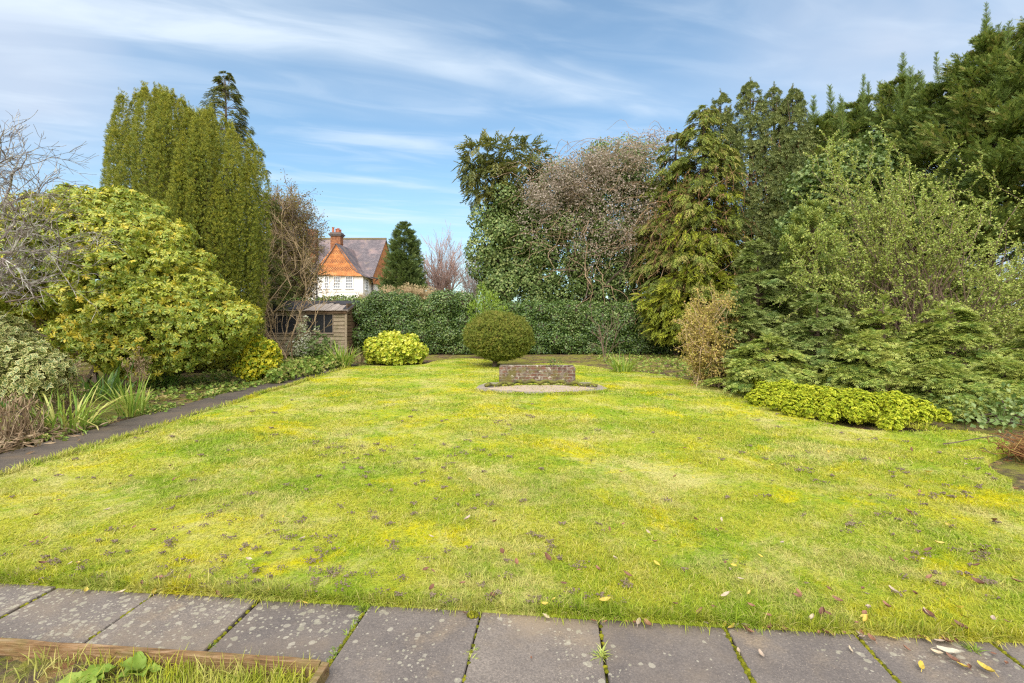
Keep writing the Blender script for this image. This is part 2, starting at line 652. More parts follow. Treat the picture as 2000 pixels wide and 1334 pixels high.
def branch_paths(start, d, L, r, level, q, kids=(3, 5), spread=0.7, wob=0.16, grav=0.0, shrink=0.62, npt=6, out=None, first=0.3, rmin=0.003):
    if out is None:
        out = []
    d = norm(d)
    pts = [np.array(start, float)]
    for i in range(npt - 1):
        d = norm(d + q.normal(0, wob, 3) + np.array([0, 0, grav]))
        pts.append(pts[-1] + d * L / (npt - 1))
    pts = np.array(pts)
    rad = np.maximum(np.linspace(r, r * 0.5, npt), rmin)
    out.append((pts, rad, level))
    if level > 0:
        for k in range(q.integers(kids[0], kids[1] + 1)):
            f = q.uniform(first, 1.0)
            x = f * (npt - 1)
            i = min(int(x), npt - 2)
            p = pts[i] + (pts[i + 1] - pts[i]) * (x - i)
            ax = norm(pts[i + 1] - pts[i])
            side = norm(np.cross(ax, q.normal(size=3)))
            nd = ax + side * spread * q.uniform(0.6, 1.4)
            branch_paths(p, nd, L * shrink * q.uniform(0.7, 1.2), max(r * 0.55 * (1 - 0.3 * f), rmin), level - 1, q, kids, spread, wob, grav, shrink, max(4, npt - 1), out, first * 0.7, rmin)
    return out


def paths_mesh(paths, sides=(3, 4, 5, 6)):
    mb = MB()
    for pts, rad, lv in paths:
        mb.tube(pts, rad, sides[min(lv, len(sides) - 1)], t=rng.uniform(0, 1), cap=False)
    return mb


def strand(a, b, sag, q, n=8, wob=0.06):
    t = np.linspace(0, 1, n)[:, None]
    p = np.array(a) * (1 - t) + np.array(b) * t
    p[:, 2] += (sag * 4 * t * (1 - t))[:, 0]
    L = np.linalg.norm(np.array(b) - np.array(a))
    w = np.cumsum(q.normal(0, wob * L / n, (n, 3)), 0) * np.sin(np.pi * t)
    return p + w


def conifer(mb, base, H, R0, nb, ns, tpl, sl, rise=0.25, droop=0.0, z0=0.08, p=0.8, side=0.35, tint=(0.2, 0.8), flat=True, upb=0.0, back=0.45, jit=0.1, bulge=0.0, fmin=0.3, a=1.25, brk=None, seed=1, svar=0.25, rvar=(0.72, 1.22)):
    """branches around a trunk, each set with sprays"""
    q = np.random.default_rng(seed)
    base = np.array(base, float)
    zb = z0 + (1 - z0) * (1 - q.random(nb) ** (1 / a))
    az = q.uniform(0, 2 * np.pi, nb)
    dirs = np.stack([np.cos(az), np.sin(az), 0 * az], 1)
    tow = norm(np.array([0, 0, 0]) - np.array([base[0], base[1], 0]))
    facing = dirs @ tow
    ok = (facing > -0.35) | (q.random(nb) < back)
    zb, az, dirs = zb[ok], az[ok], dirs[ok]
    nb = len(zb)
    rad = R0 * np.clip((1 - zb), 0.0, 1) ** p * (1 + bulge * np.sin(np.pi * zb)) * q.uniform(rvar[0], rvar[1], nb) + 0.10
    low = np.clip((zb - z0) / 0.12, 0.35, 1)
    rad = rad * low ** 0.5
    bt = q.uniform(-0.16, 0.16, nb)
    i = np.repeat(np.arange(nb), ns)
    n = len(i)
    f = fmin + (1 - fmin) * q.random(n) ** 0.7
    tang = np.stack([-dirs[:, 1], dirs[:, 0], 0 * az], 1)
    s = q.uniform(-1, 1, n)
    ri = rad[i]
    P = base + np.stack([0 * f, 0 * f, zb[i] * H], 1) + dirs[i] * (ri * f)[:, None] + tang[i] * (s * side * ri * (1.15 - 0.8 * f))[:, None]
    P[:, 2] += rise * ri * f - droop * ri * f * f + q.normal(0, jit, n) * np.minimum(ri, 1.0)
    D = dirs[i] * 1.0 + tang[i] * (s * 0.9)[:, None] + np.stack([0 * f, 0 * f, rise - 2 * droop * f + upb], 1) + q.normal(0, 0.22, (n, 3))
    N = np.array([0, 0, 1.0]) + q.normal(0, 0.3 if flat else 1.2, (n, 3))
    t = np.clip(q.uniform(tint[0], tint[1], n) + bt[i], 0, 1)
    okz = P[:, 2] > 0.03
    mb.scatter(tpl, P[okz], D[okz], N[okz], (sl * q.uniform(1 - svar, 1 + svar, n) * np.clip(0.55 + 0.45 * ri / max(R0, 0.01) * 1.3, 0.55, 1.0))[okz], t[okz])
    if brk is not None:
        for k in range(nb):
            if rad[k] > 0.3:
                o = base + np.array([0, 0, zb[k] * H])
                e = o + dirs[k] * rad[k] * 0.9
                e[2] += rise * rad[k] * 0.9 - droop * rad[k] * 0.81
                m = (o + e) / 2
                m[2] += droop * rad[k] * 0.2
                brk.tube([o, m, e], [0.012 + 0.008 * rad[k], 0.012, 0.005], 4, cap=False)
    return mb


def in_poly(P, poly):
    x, y = P[:, 0], P[:, 1]
    c = np.zeros(len(P), bool)
    n = len(poly)
    for i in range(n):
        x1, y1 = poly[i]
        x2, y2 = poly[(i + 1) % n]
        if y1 == y2:
            continue
        c ^= ((y1 > y) != (y2 > y)) & (x < (x2 - x1) * (y - y1) / (y2 - y1) + x1)
    return c


def blades(mb, P, L, w, lean, D=None, t=None, curl=0.5):
    """grass or iris blades: tapered bent ribbons of three joints; P base points"""
    n = len(P)
    L = np.broadcast_to(L, (n,))
    w = np.broadcast_to(w, (n,))
    lean = np.broadcast_to(lean, (n,))
    if D is None:
        a = rng.uniform(0, 2 * np.pi, n)
        D = np.stack([np.cos(a), np.sin(a), 0 * a], 1)
    D = norm(D)
    S = np.stack([-D[:, 1], D[:, 0], 0 * D[:, 0]], 1)
    # turn the flat side a little at random
    tw = rng.uniform(-0.9, 0.9, n)
    S = S * np.cos(tw)[:, None] + D * np.sin(tw)[:, None]
    Z = np.array([0, 0, 1.0])
    pts = []
    p = P.copy()
    for k in range(3):
        pts.append(p)
        ang = lean + curl * k * lean
        p = p + (L / 3)[:, None] * (np.cos(ang)[:, None] * Z + np.sin(ang)[:, None] * D)
    tip = p
    ww = [w * 0.75, w, w * 0.72]
    V = []
    for k in range(3):
        V += [pts[k] - S * (ww[k] / 2)[:, None], pts[k] + S * (ww[k] / 2)[:, None]]
    V.append(tip)
    V = np.stack(V, 1)
    base = np.array([0, 1, 3, 2, 2, 3, 5, 4, 4, 5, 6])
    off = np.arange(n) * 7
    lv = (base[None] + off[:, None]).ravel()
    lt = np.tile([4, 4, 3], n)
    if t is None:
        t = rng.random(n)
    return mb.add(V.reshape(-1, 3), lv, lt, np.repeat(t, 7), np.tile([0, 0, .35, .35, .7, .7, 1.0], n))


# ------------------------------------------------------------------ materials of the setting
def lawn_colour(nt):
    """patches of green grass, yellow moss and straw laid out over the ground"""
    g = nt.geo()
    sp = nt.node('ShaderNodeSeparateXYZ')
    nt.put(sp.inputs[0], g)
    cb = nt.node('ShaderNodeCombineXYZ')
    nt.put(cb.inputs[0], sp.outputs[0])
    nt.put(cb.inputs[1], sp.outputs[1])
    p = cb.outputs[0]
    moss = nt.noise(nt.mapping(p, loc=(4.2, 8.1, 0)), 0.8, 8, 0.80, 0.5)
    straw = nt.noise(nt.mapping(p, loc=(1.2, 3.7, 5)), 1.05, 8, 0.82, 0.4)
    lush = nt.noise(nt.mapping(p, loc=(9.2, 2.7, 1)), 0.9, 8, 0.78, 0.3)
    c = nt.mix(nt.maprange(lush, 0.40, 0.62), LAWN_MID, LAWN_GREEN)
    c = nt.mix(nt.math('MULTIPLY', nt.maprange(straw, 0.46, 0.64), 0.80), c, LAWN_STRAW)
    c = nt.mix(nt.math('MULTIPLY', nt.maprange(moss, 0.50, 0.66), 0.9), c, LAWN_MOSS)
    return c, p


LAWN_GREEN = (0.245, 0.36, 0.022)
LAWN_MID = (0.455, 0.455, 0.048)
LAWN_STRAW = (0.60, 0.53, 0.20)
LAWN_MOSS = (0.60, 0.53, 0.004)


def mat_grass():
    m, nt, out = new_mat('grass_blades')
    c, p = lawn_colour(nt)
    t = nt.attr('tint')
    c = nt.mix(nt.math('MULTIPLY', nt.maprange(t, 0.82, 0.94), 0.75), c, (0.58, 0.50, 0.18))
    c = nt.mix(nt.math('MULTIPLY', nt.maprange(t, 0.28, 0.0), 0.75), c, (0.15, 0.27, 0.02))
    c = nt.mix(nt.math('MULTIPLY', nt.attr('edge'), 0.10), c, (0.46, 0.42, 0.12))
    pr = nt.node('ShaderNodeBsdfPrincipled')
    nt.put(pr.inputs['Base Color'], c)
    pr.inputs['Roughness'].default_value = 0.5
    pr.inputs['Specular IOR Level'].default_value = 0.10
    tr = nt.node('ShaderNodeBsdfTranslucent')
    nt.put(tr.inputs[0], c)
    mx = nt.node('ShaderNodeMixShader')
    mx.inputs[0].default_value = 0.35
    nt.l.new(pr.outputs[0], mx.inputs[1])
    nt.l.new(tr.outputs[0], mx.inputs[2])
    nt.l.new(mx.outputs[0], out.inputs[0])
    return m


def mat_lawn():
    m, nt, out = new_mat('lawn_turf')
    c, p = lawn_colour(nt)
    n = nt.noise(p, 45, 5, 0.7)
    c = nt.mix(nt.maprange(n, 0.50, 0.72), c, (0.10, 0.13, 0.02))
    soil = nt.math('MULTIPLY', nt.maprange(nt.noise(p, 1.1, 3), 0.5, 0.65), nt.maprange(nt.noise(p, 14, 4, 0.7), 0.56, 0.66))
    c = nt.mix(soil, c, (0.10, 0.085, 0.065))
    surf(nt, out, c, 0.95, 0.1, nt.bump(nt.noise(p, 60, 5, 0.75), 0.8, 0.03))
    return m


def mat_ground():
    m, nt, out = new_mat('garden_soil')
    g = nt.geo()
    n = nt.noise(g, 7, 6, 0.7)
    c = nt.ramp(n, [(0.3, (0.045, 0.034, 0.026)), (0.55, (0.12, 0.085, 0.06)), (0.75, (0.22, 0.15, 0.09))])
    litter = nt.voronoi(g, 16, out=1)
    sepc = nt.node('ShaderNodeSeparateColor')
    nt.put(sepc.inputs[0], litter)
    c = nt.mix(nt.maprange(sepc.outputs[0], 0.62, 0.72), c, nt.ramp(sepc.outputs[1], [(0, (0.22, 0.10, 0.05)), (0.5, (0.30, 0.20, 0.10)), (1, (0.14, 0.10, 0.07))]))
    c = nt.mix(nt.math('MULTIPLY', nt.maprange(nt.noise(g, 1.3, 7, 0.78), 0.42, 0.58), 0.85), c, nt.mix(nt.noise(g, 20, 3), (0.13, 0.17, 0.025), (0.33, 0.30, 0.05)))
    surf(nt, out, c, 0.95, 0.1, nt.bump(nt.noise(g, 25, 6, 0.7), 0.9, 0.05))
    return m


def mat_paving(name, light, dark, lich=True, spots=0.5):
    m, nt, out = new_mat(name)
    g = nt.geo()
    rnd = nt.node('ShaderNodeObjectInfo').outputs['Random']
    n = nt.noise(g, 3.2, 6, 0.68)
    n2 = nt.noise(g, 90, 4, 0.7)
    c = nt.ramp(n, [(0.30, dark), (0.70, light)])
    c = nt.mix(nt.maprange(nt.noise(nt.mapping(g, loc=(2, 5, 0)), 1.7, 5, 0.65), 0.52, 0.72), c, (light[0] * 1.25, light[1] * 1.12, light[2] * 0.86))
    c = nt.mix(nt.math('MULTIPLY', nt.maprange(n2, 0.3, 0.7), 0.55), c, (dark[0] * 0.45, dark[1] * 0.45, dark[2] * 0.45))
    c = nt.mix(nt.math('MULTIPLY', nt.maprange(nt.noise(g, 160, 2), 0.60, 0.68), 0.6), c, (light[0] * 1.45, light[1] * 1.4, light[2] * 1.3))
    c = nt.mix(nt.math('MULTIPLY', nt.maprange(nt.noise(nt.mapping(g, loc=(9, 1, 0)), 0.9, 6, 0.7), 0.45, 0.70), 0.75), c, (0.215 * light[0] / 0.22, 0.165 * light[0] / 0.22, 0.115 * light[0] / 0.22))
    c = nt.mix(nt.math('MULTIPLY', rnd, 0.40), c, (dark[0] * 0.6, dark[1] * 0.6, dark[2] * 0.65))
    if lich:
        gw = nt.vmath('ADD', g, nt.vmath('SCALE', nt.noise(g, 26, 3, color=True), scale=0.022))
        sx = nt.node('ShaderNodeSeparateXYZ')
        nt.put(sx.inputs[0], g)
        clus = nt.math('ADD', nt.math('MULTIPLY', nt.math('SUBTRACT', nt.noise(g, 2.6, 3), 0.5), -1.7), nt.maprange(sx.outputs[0], -1.9, 0.3, 0.68, 0.97, smooth=False))
        for sc_, th, cl in ((21.0, 0.34, 0.50), (14.0, 0.28, 0.40), (46.0, 0.33, 0.55)):
            vo = nt.node('ShaderNodeTexVoronoi', feature='F1', voronoi_dimensions='2D')
            nt.put(vo.inputs['Vector'], gw)
            vo.inputs['Scale'].default_value = sc_
            sel = nt.node('ShaderNodeSeparateColor')
            nt.put(sel.inputs[0], vo.outputs['Color'])
            rad = nt.math('MULTIPLY', nt.math('ADD', nt.math('MULTIPLY', sel.outputs[2], 0.7), 0.4), th)
            k = nt.math('MULTIPLY', nt.maprange(nt.math('DIVIDE', vo.outputs['Distance'], rad), 1.0, 0.75), nt.math('GREATER_THAN', sel.outputs[0], clus))
            c = nt.mix(nt.math('MULTIPLY', k, cl), c, nt.mix(sel.outputs[1], (0.46, 0.42, 0.33), (0.34, 0.32, 0.22)))
    surf(nt, out, c, 0.82, 0.3, nt.bump(nt.math('ADD', n2, nt.noise(g, 20, 5)), 0.45, 0.006))
    return m


M_GROUND, M_LAWN, M_GRASS = mat_ground(), mat_lawn(), mat_grass()
M_PAVING = mat_paving('riven_paving', (0.262, 0.220, 0.186), (0.140, 0.119, 0.107))
M_PATH = mat_paving('old_path_slab', (0.155, 0.122, 0.092), (0.075, 0.062, 0.050), lich=False)

# ------------------------------------------------------------------ ground, lawn, path, patio
def sheet(name, poly, z, mat, thick=0.0):
    mb = MB()
    n = len(poly)
    V = [(x, y, z) for x, y in poly]
    fs = [list(range(n))]
    if thick:
        V += [(x, y, z - thick) for x, y in poly]
        fs += [[i + n, (i + 1) % n + n, (i + 1) % n, i] for i in range(n)]
    mb.faces(V, fs)
    return tag(mb.build(name, mat), kind='structure')


gm = MB()
gx = np.array([-600, -200, -80, -40] + list(np.linspace(-25, 25, 51)) + [40, 80, 200, 600.])
gy = np.array([-300, -100, -30, -10] + list(np.linspace(0, 40, 41)) + [60, 100, 300, 1500.])
GX, GY = np.meshgrid(gx, gy, indexing='ij')
GZ = np.full(GX.shape, -0.055)
V = np.stack([GX, GY, GZ], -1).reshape(-1, 3)
I = np.arange(len(V)).reshape(GX.shape)
q = np.stack([I[:-1, :-1], I[1:, :-1], I[1:, 1:], I[:-1, 1:]], -1).reshape(-1)
gm.add(V, q, [4] * (len(q) // 4))
tag(gm.build('ground', M_GROUND), kind='structure')

EU = np.array([0.9954, -0.0957])         # along the patio's edge
EW = np.array([-0.0957, -0.9954])        # from the lawn towards the house
E0 = np.array([-0.157, 2.47])


def edge_pt(s, w=0.0):
    return E0 + EU * s + EW * w


lawn_poly = [tuple(edge_pt(-4.68)), (-4.79, 14.25), (-4.35, 14.6), (-3.6, 14.5), (-2.75, 15.0), (-2.55, 16.0), (-1.75, 17.0), (-0.9, 16.6), (-0.5, 15.2), (0.35, 14.6), (0.9, 15.3), (2.05, 14.8), (2.75, 13.6), (3.4, 12.9),
             (4.05, 11.7), (4.3, 10.1), (4.28, 8.7), (4.32, 7.4), (4.5, 6.55), (5.06, 6.25), (5.77, 6.35), (6.0, 6.1), (5.75, 5.55), (4.85, 4.95), (4.55, 4.40), (4.35, 4.15), (5.2, 3.9), (7.5, 3.8), tuple(edge_pt(7.5))]
# soften the curve of the edge between the corner points
def smooth_poly(poly, lo, hi):
    out = list(poly[:lo])
    seg = np.array(poly[lo:hi])
    for i in range(len(seg) - 1):
        p0, p1, p2, p3 = seg[max(i - 1, 0)], seg[i], seg[i + 1], seg[min(i + 2, len(seg) - 1)]
        for t in (0, 0.25, 0.5, 0.75):
            out.append(tuple(0.5 * ((2 * p1) + (-p0 + p2) * t + (2 * p0 - 5 * p1 + 4 * p2 - p3) * t * t + (-p0 + 3 * p1 - 3 * p2 + p3) * t ** 3)))
    out.append(tuple(seg[-1]))
    return out + list(poly[hi:])


lawn_poly = smooth_poly(lawn_poly, 1, 28)
sheet('lawn', lawn_poly, 0.0, M_LAWN, 0.07)

# grass blades over the lawn: one growing mass
def grow_grass():
    mb = MB()
    for (y0, y1, dens, L, w, lean) in ((2.0, 3.1, 14000, 0.034, 0.0034, 0.9), (3.1, 4.6, 9000, 0.033, 0.0046, 0.95), (4.6, 7.0, 4200, 0.036, 0.0075, 0.9), (7.0, 10.5, 2000, 0.034, 0.012, 0.95), (10.5, 17.2, 900, 0.032, 0.018, 1.0)):
        xm = y1 * 1.12 + 0.3
        x0, x1 = max(-5.0, -xm), min(7.0, xm)
        n = int((x1 - x0) * (y1 - y0) * dens)
        P = np.stack([rng.uniform(x0, x1, n), rng.uniform(y0, y1, n), np.zeros(n)], 1)
        pn = vnoise(P, 1.3, 5) + 0.7 * vnoise(P, 4.1, 6) + 0.5 * vnoise(P, 11.0, 8)
        P = P[in_poly(P, lawn_poly)]
        pn = vnoise(P, 1.3, 5) + 0.7 * vnoise(P, 4.1, 6) + 0.5 * vnoise(P, 11.0, 8)
        keep = rng.random(len(P)) < np.clip(0.80 + 0.35 * pn, 0.25, 1)
        P, pn = P[keep], pn[keep]
        m = len(P)
        tuft = np.clip(1 + 0.28 * pn, 0.5, 1.7)
        a = rng.uniform(0, 2 * np.pi, m) + 0.8 * vnoise(P, 2.0, 9)
        D = np.stack([np.cos(a), np.sin(a), 0 * a], 1)
        blades(mb, P, L * tuft * rng.uniform(0.55, 1.45, m), w * rng.uniform(0.7, 1.3, m), np.abs(rng.normal(lean, 0.3, m)), D)
    # longer unkempt blades along the paving, leaning over it
    n = 9500
    s = rng.uniform(-3.1, 3.2, n)
    P2 = E0 + EU * s[:, None] - EW * (np.abs(rng.normal(0, 0.045, n)) - 0.012)[:, None]
    P = np.concatenate([P2, np.zeros((n, 1))], 1)
    k = vnoise(P, 5.0, 3)
    D = np.concatenate([np.broadcast_to(EW, (n, 2)), np.zeros((n, 1))], 1) + rng.normal(0, 0.8, (n, 3)) * [1, 1, 0]
    blades(mb, P, 0.062 * np.clip(1 + 0.5 * k, 0.35, 1.9) * rng.uniform(0.5, 1.5, n), 0.0040 * rng.uniform(0.7, 1.3, n), np.abs(rng.normal(0.65, 0.3, n)), D)
    # creeping over the edge of the pond's slabs
    n = 5200
    u = rng.uniform(-1, 1, n)
    P = np.stack([0.60 + 1.36 * u, 9.80 - 0.60 * np.cos(u * math.pi / 2) ** 0.6 + rng.normal(0, 0.07, n), np.full(n, 0.0)], 1)
    P = P[rng.random(n) < np.clip(0.55 + 0.5 * vnoise(P, 3.1, 19), 0.05, 1)]
    blades(mb, P, 0.055 * rng.uniform(0.6, 1.4, len(P)), 0.012, np.abs(rng.normal(0.7, 0.3, len(P))))
    # along the path and under the low gold shrub
    for (A, B, n, w, L) in (((-4.80, 2.9), (-4.80, 14.2), 9000, 0.010, 0.07), ((4.32, 7.4), (5.6, 6.3), 2500, 0.009, 0.08)):
        t = rng.random(n) ** 1.6
        P = np.array(A) + (np.array(B) - np.array(A)) * t[:, None] + rng.normal(0, 0.035, (n, 2))
        P = np.concatenate([P, np.zeros((n, 1))], 1)
        P[:, 0] -= 0.07 * np.clip(vnoise(P, 2.7, 15), -0.4, 1.2)
        P = P[rng.random(n) < np.clip(0.6 + 0.6 * vnoise(P, 1.9, 16), 0.1, 1)]
        t, n = np.clip((P[:, 1] - A[1]) / (B[1] - A[1]), 0, 1), len(P)
        blades(mb, P, L * rng.uniform(0.6, 1.4, n), w * (0.5 + 1.0 * t), np.abs(rng.normal(0.6, 0.3, n)))
    return tag(mb.build('grass', M_GRASS), 'short mossy lawn grass with yellow and straw coloured patches', 'grass', kind='stuff')


grow_grass()

# the slab path on the left, single file of worn slabs
pm = MB()
yy = 2.3
while yy < 14.9:
    L = 0.72 + rng.uniform(-0.05, 0.05)
    dx = rng.uniform(-0.03, 0.03)
    z = rng.uniform(-0.006, 0.004)
    c = [(-5.56 + dx, yy), (-4.82 + dx * 0.5, yy + rng.uniform(-0.01, 0.01)), (-4.82 + dx * 0.5, yy + L - 0.012), (-5.56 + dx, yy + L - 0.012)]
    V = [(x, y, z) for x, y in c] + [(x, y, z - 0.05) for x, y in c]
    pm.faces(V, [[0, 1, 2, 3], [4, 5, 1, 0], [5, 6, 2, 1], [6, 7, 3, 2], [7, 4, 0, 3]])
    yy += L
tag(pm.build('path', M_PATH), kind='structure')

# patio of square slabs
patio_base = sheet('patio', [tuple(edge_pt(-6.5, 0.0)), tuple(edge_pt(8.5, 0.0)), tuple(edge_pt(8.5, 2.6)), tuple(edge_pt(-6.5, 2.6))][::-1], -0.048, M_GROUND)
for row in range(3):
    for k in range(-9, 12):
        s0 = k * 0.597 + (0.0 if row == 0 else 0.29 * row)
        w0 = row * 0.605
        j = rng.uniform(-0.008, 0.008, 8)
        g1 = 0.007
        co = [edge_pt(s0 + g1 + j[0], w0 + 0.004 + j[1]), edge_pt(s0 + 0.597 - g1 + j[2], w0 + 0.004 + j[3]), edge_pt(s0 + 0.597 - g1 + j[4], w0 + 0.597 + j[5]), edge_pt(s0 + g1 + j[6], w0 + 0.597 + j[7])]
        zt = -0.012 + rng.uniform(-0.004, 0.004)
        cen = np.mean(co, 0)
        ins = [p + (cen - p) * 0.012 for p in co]
        V = [(p[0], p[1], zt) for p in ins] + [(p[0], p[1], zt - 0.005) for p in co] + [(p[0], p[1], zt - 0.034) for p in co]
        fs = [[3, 2, 1, 0]]
        for a in range(4):
            b = (a + 1) % 4
            fs += [[a, b, b + 4, a + 4], [a + 4, b + 4, b + 8, a + 8]]
        sl = MB().faces(V, fs)
        sl.build('paving_slab', M_PAVING, patio_base)

# ------------------------------------------------------------------ plant materials
M_BARK = bark_mat('brown_bark', (0.075, 0.055, 0.04), (0.17, 0.13, 0.10))
M_TWIG = bark_mat('brown_twig', (0.10, 0.07, 0.05), (0.20, 0.14, 0.10))
M_TANTWIG = bark_mat('tan_stem', (0.34, 0.235, 0.13), (0.52, 0.39, 0.24))
M_LICHEN = bark_mat('lichened_bark', (0.13, 0.10, 0.09), (0.25, 0.21, 0.19), 8, lichen=(0.43, 0.41, 0.36))
M_REDTWIG = bark_mat('reddish_twig', (0.26, 0.17, 0.15), (0.40, 0.28, 0.24))
M_GREYTWIG = bark_mat('grey_twig', (0.25, 0.21, 0.20), (0.38, 0.33, 0.31))
M_YEWLEAF = leaf_mat('upright_yew_needles', [(0.055, 0.10, 0.022), (0.135, 0.18, 0.026), (0.24, 0.25, 0.030), (0.33, 0.30, 0.045)], edge=(0.30, 0.30, 0.035), rough=0.55, patch=(1.2, 0.5), gain=1.15, transl=0.12, rim=(0.35, 1.0))
M_RHODO = leaf_mat('large_shrub_leaves', [(0.075, 0.145, 0.03), (0.14, 0.215, 0.04), (0.27, 0.31, 0.05), (0.44, 0.38, 0.05), (0.52, 0.40, 0.05)], edge=(0.42, 0.40, 0.06), rough=0.36, spec=0.4, transl=0.25, gain=1.3, rim=(0.6, 1.0))
M_HOLLY = leaf_mat('cream_edged_leaves', [(0.075, 0.12, 0.04), (0.12, 0.17, 0.055)], edge=(0.60, 0.55, 0.22), rough=0.4, spec=0.45, rim=(0.5, 0.85))
M_HEDGE = leaf_mat('dark_hedge_leaves', [(0.04, 0.08, 0.026), (0.07, 0.125, 0.038), (0.12, 0.18, 0.055), (0.22, 0.26, 0.12)], rough=0.34, spec=0.45, transl=0.2, patch=(0.9, 0.8), gain=1.2)
M_LAUREL = leaf_mat('light_hedge_leaves', [(0.075, 0.135, 0.035), (0.15, 0.225, 0.06), (0.27, 0.33, 0.11)], rough=0.4, spec=0.45, patch=(1.0, 0.4))
M_IVY = leaf_mat('ivy_leaves', [(0.045, 0.080, 0.028), (0.085, 0.135, 0.045), (0.15, 0.20, 0.075), (0.23, 0.25, 0.12)], rough=0.42, spec=0.3, transl=0.15, patch=(0.6, 0.4), gain=1.25)
M_IVYTOP = leaf_mat('olive_crown_leaves', [(0.075, 0.095, 0.035), (0.14, 0.155, 0.055), (0.24, 0.22, 0.09)], rough=0.5, gain=1.25)
M_CLEMPUFF = leaf_mat('fluffy_seedheads', [(0.22, 0.17, 0.14), (0.34, 0.28, 0.235), (0.48, 0.41, 0.355)], rough=0.9, spec=0.05, transl=0.35, gain=1.2, sat=1.0)
M_BRNLEAF = leaf_mat('withered_leaves', [(0.20, 0.11, 0.06), (0.30, 0.17, 0.09), (0.33, 0.24, 0.12)], rough=0.8, spec=0.1, transl=0.3, gain=1.2, sat=1.0)
M_GOLDCYP = leaf_mat('gold_green_sprays', [(0.13, 0.165, 0.03), (0.24, 0.28, 0.04), (0.37, 0.40, 0.05), (0.36, 0.28, 0.08)], rough=0.6, spec=0.2, patch=(0.7, 0.5), gain=0.9)
M_OLIVECYP = leaf_mat('olive_cypress_sprays', [(0.095, 0.125, 0.04), (0.165, 0.205, 0.055), (0.25, 0.285, 0.075), (0.29, 0.24, 0.11)], rough=0.6, spec=0.2, patch=(0.7, 0.6), gain=1.25)
M_SPRUCE = leaf_mat('grey_green_needles', [(0.065, 0.09, 0.045), (0.12, 0.145, 0.065), (0.20, 0.215, 0.10)], rough=0.6, spec=0.2, patch=(0.9, 0.4), gain=1.5)
M_LEYLAND = leaf_mat('cypress_sprays', [(0.065, 0.10, 0.030), (0.12, 0.17, 0.045), (0.19, 0.24, 0.06), (0.23, 0.20, 0.07)], rough=0.6, spec=0.2, patch=(0.7, 0.5), gain=1.45, sat=0.95)
M_FIR = leaf_mat('dark_fir_needles', [(0.055, 0.09, 0.04), (0.10, 0.145, 0.06), (0.17, 0.20, 0.085)], rough=0.6, spec=0.2, patch=(0.6, 0.4), gain=1.3)
M_YEWSPRAY = leaf_mat('layered_yew_sprays', [(0.08, 0.14, 0.035), (0.15, 0.22, 0.05), (0.24, 0.30, 0.07), (0.34, 0.34, 0.10)], edge=(0.40, 0.42, 0.10), rim=(0.3, 1.3), rough=0.42, spec=0.45, patch=(1.3, 0.5), gain=1.3)
M_YEWSPRAY2 = leaf_mat('blue_green_yew_sprays', [(0.08, 0.14, 0.045), (0.15, 0.215, 0.07), (0.24, 0.29, 0.10)], edge=(0.36, 0.39, 0.13), rim=(0.3, 1.3), rough=0.42, spec=0.45, patch=(1.3, 0.5), gain=1.2)
M_PINE = leaf_mat('young_pine_needles', [(0.11, 0.17, 0.05), (0.21, 0.27, 0.075), (0.31, 0.33, 0.085)], rough=0.5, spec=0.3)
M_PALE = leaf_mat('small_pale_leaves', [(0.13, 0.19, 0.05), (0.24, 0.31, 0.085), (0.36, 0.41, 0.13), (0.42, 0.42, 0.15)], rough=0.42, spec=0.4, transl=0.32, patch=(0.9, 0.4), gain=1.3)
M_GREYLEAF = leaf_mat('grey_green_broad_leaves', [(0.06, 0.11, 0.035), (0.12, 0.18, 0.06), (0.22, 0.27, 0.11)], rough=0.42, spec=0.45, patch=(0.9, 0.3))
M_CHOISYA = leaf_mat('golden_green_leaves', [(0.12, 0.21, 0.02), (0.27, 0.35, 0.035), (0.47, 0.46, 0.055), (0.60, 0.55, 0.15)], rough=0.42, spec=0.4, gain=1.3)
M_EUONY = leaf_mat('yellow_green_leaves', [(0.11, 0.20, 0.02), (0.27, 0.32, 0.028), (0.56, 0.46, 0.030), (0.66, 0.52, 0.06)], rough=0.42, spec=0.4, gain=1.3)
M_GOLDMOUND = leaf_mat('lime_rosettes', [(0.17, 0.24, 0.02), (0.34, 0.39, 0.03), (0.48, 0.48, 0.055)], rough=0.5, spec=0.3, gain=1.3)
M_CLIPPED = leaf_mat('clipped_dome_needles', [(0.07, 0.10, 0.02), (0.13, 0.165, 0.03), (0.21, 0.225, 0.05), (0.27, 0.22, 0.07)], rough=0.55, spec=0.25, patch=(2.0, 0.4))
M_BRIGHT = leaf_mat('bright_green_leaves', [(0.12, 0.21, 0.03), (0.22, 0.33, 0.05), (0.33, 0.42, 0.08)], rough=0.42, spec=0.4)
M_YTWIGLEAF = leaf_mat('small_yellow_leaves', [(0.24, 0.19, 0.06), (0.36, 0.29, 0.08), (0.46, 0.38, 0.10), (0.34, 0.19, 0.08)], rough=0.6, spec=0.2, transl=0.35, gain=1.2, sat=1.0)
M_BEECH = leaf_mat('tan_hedge_twigs', [(0.24, 0.18, 0.10), (0.37, 0.29, 0.16), (0.46, 0.37, 0.21)], rough=0.8, spec=0.1, gain=1.2, sat=1.0)
M_IRIS = leaf_mat('strap_leaves', [(0.09, 0.18, 0.03), (0.19, 0.30, 0.05), (0.32, 0.40, 0.10), (0.46, 0.42, 0.16)], rough=0.42, spec=0.4, transl=0.3)
M_IRISDARK = leaf_mat('shaded_strap_leaves', [(0.05, 0.12, 0.03), (0.10, 0.20, 0.04), (0.19, 0.28, 0.07)], rough=0.42, spec=0.4, transl=0.3)
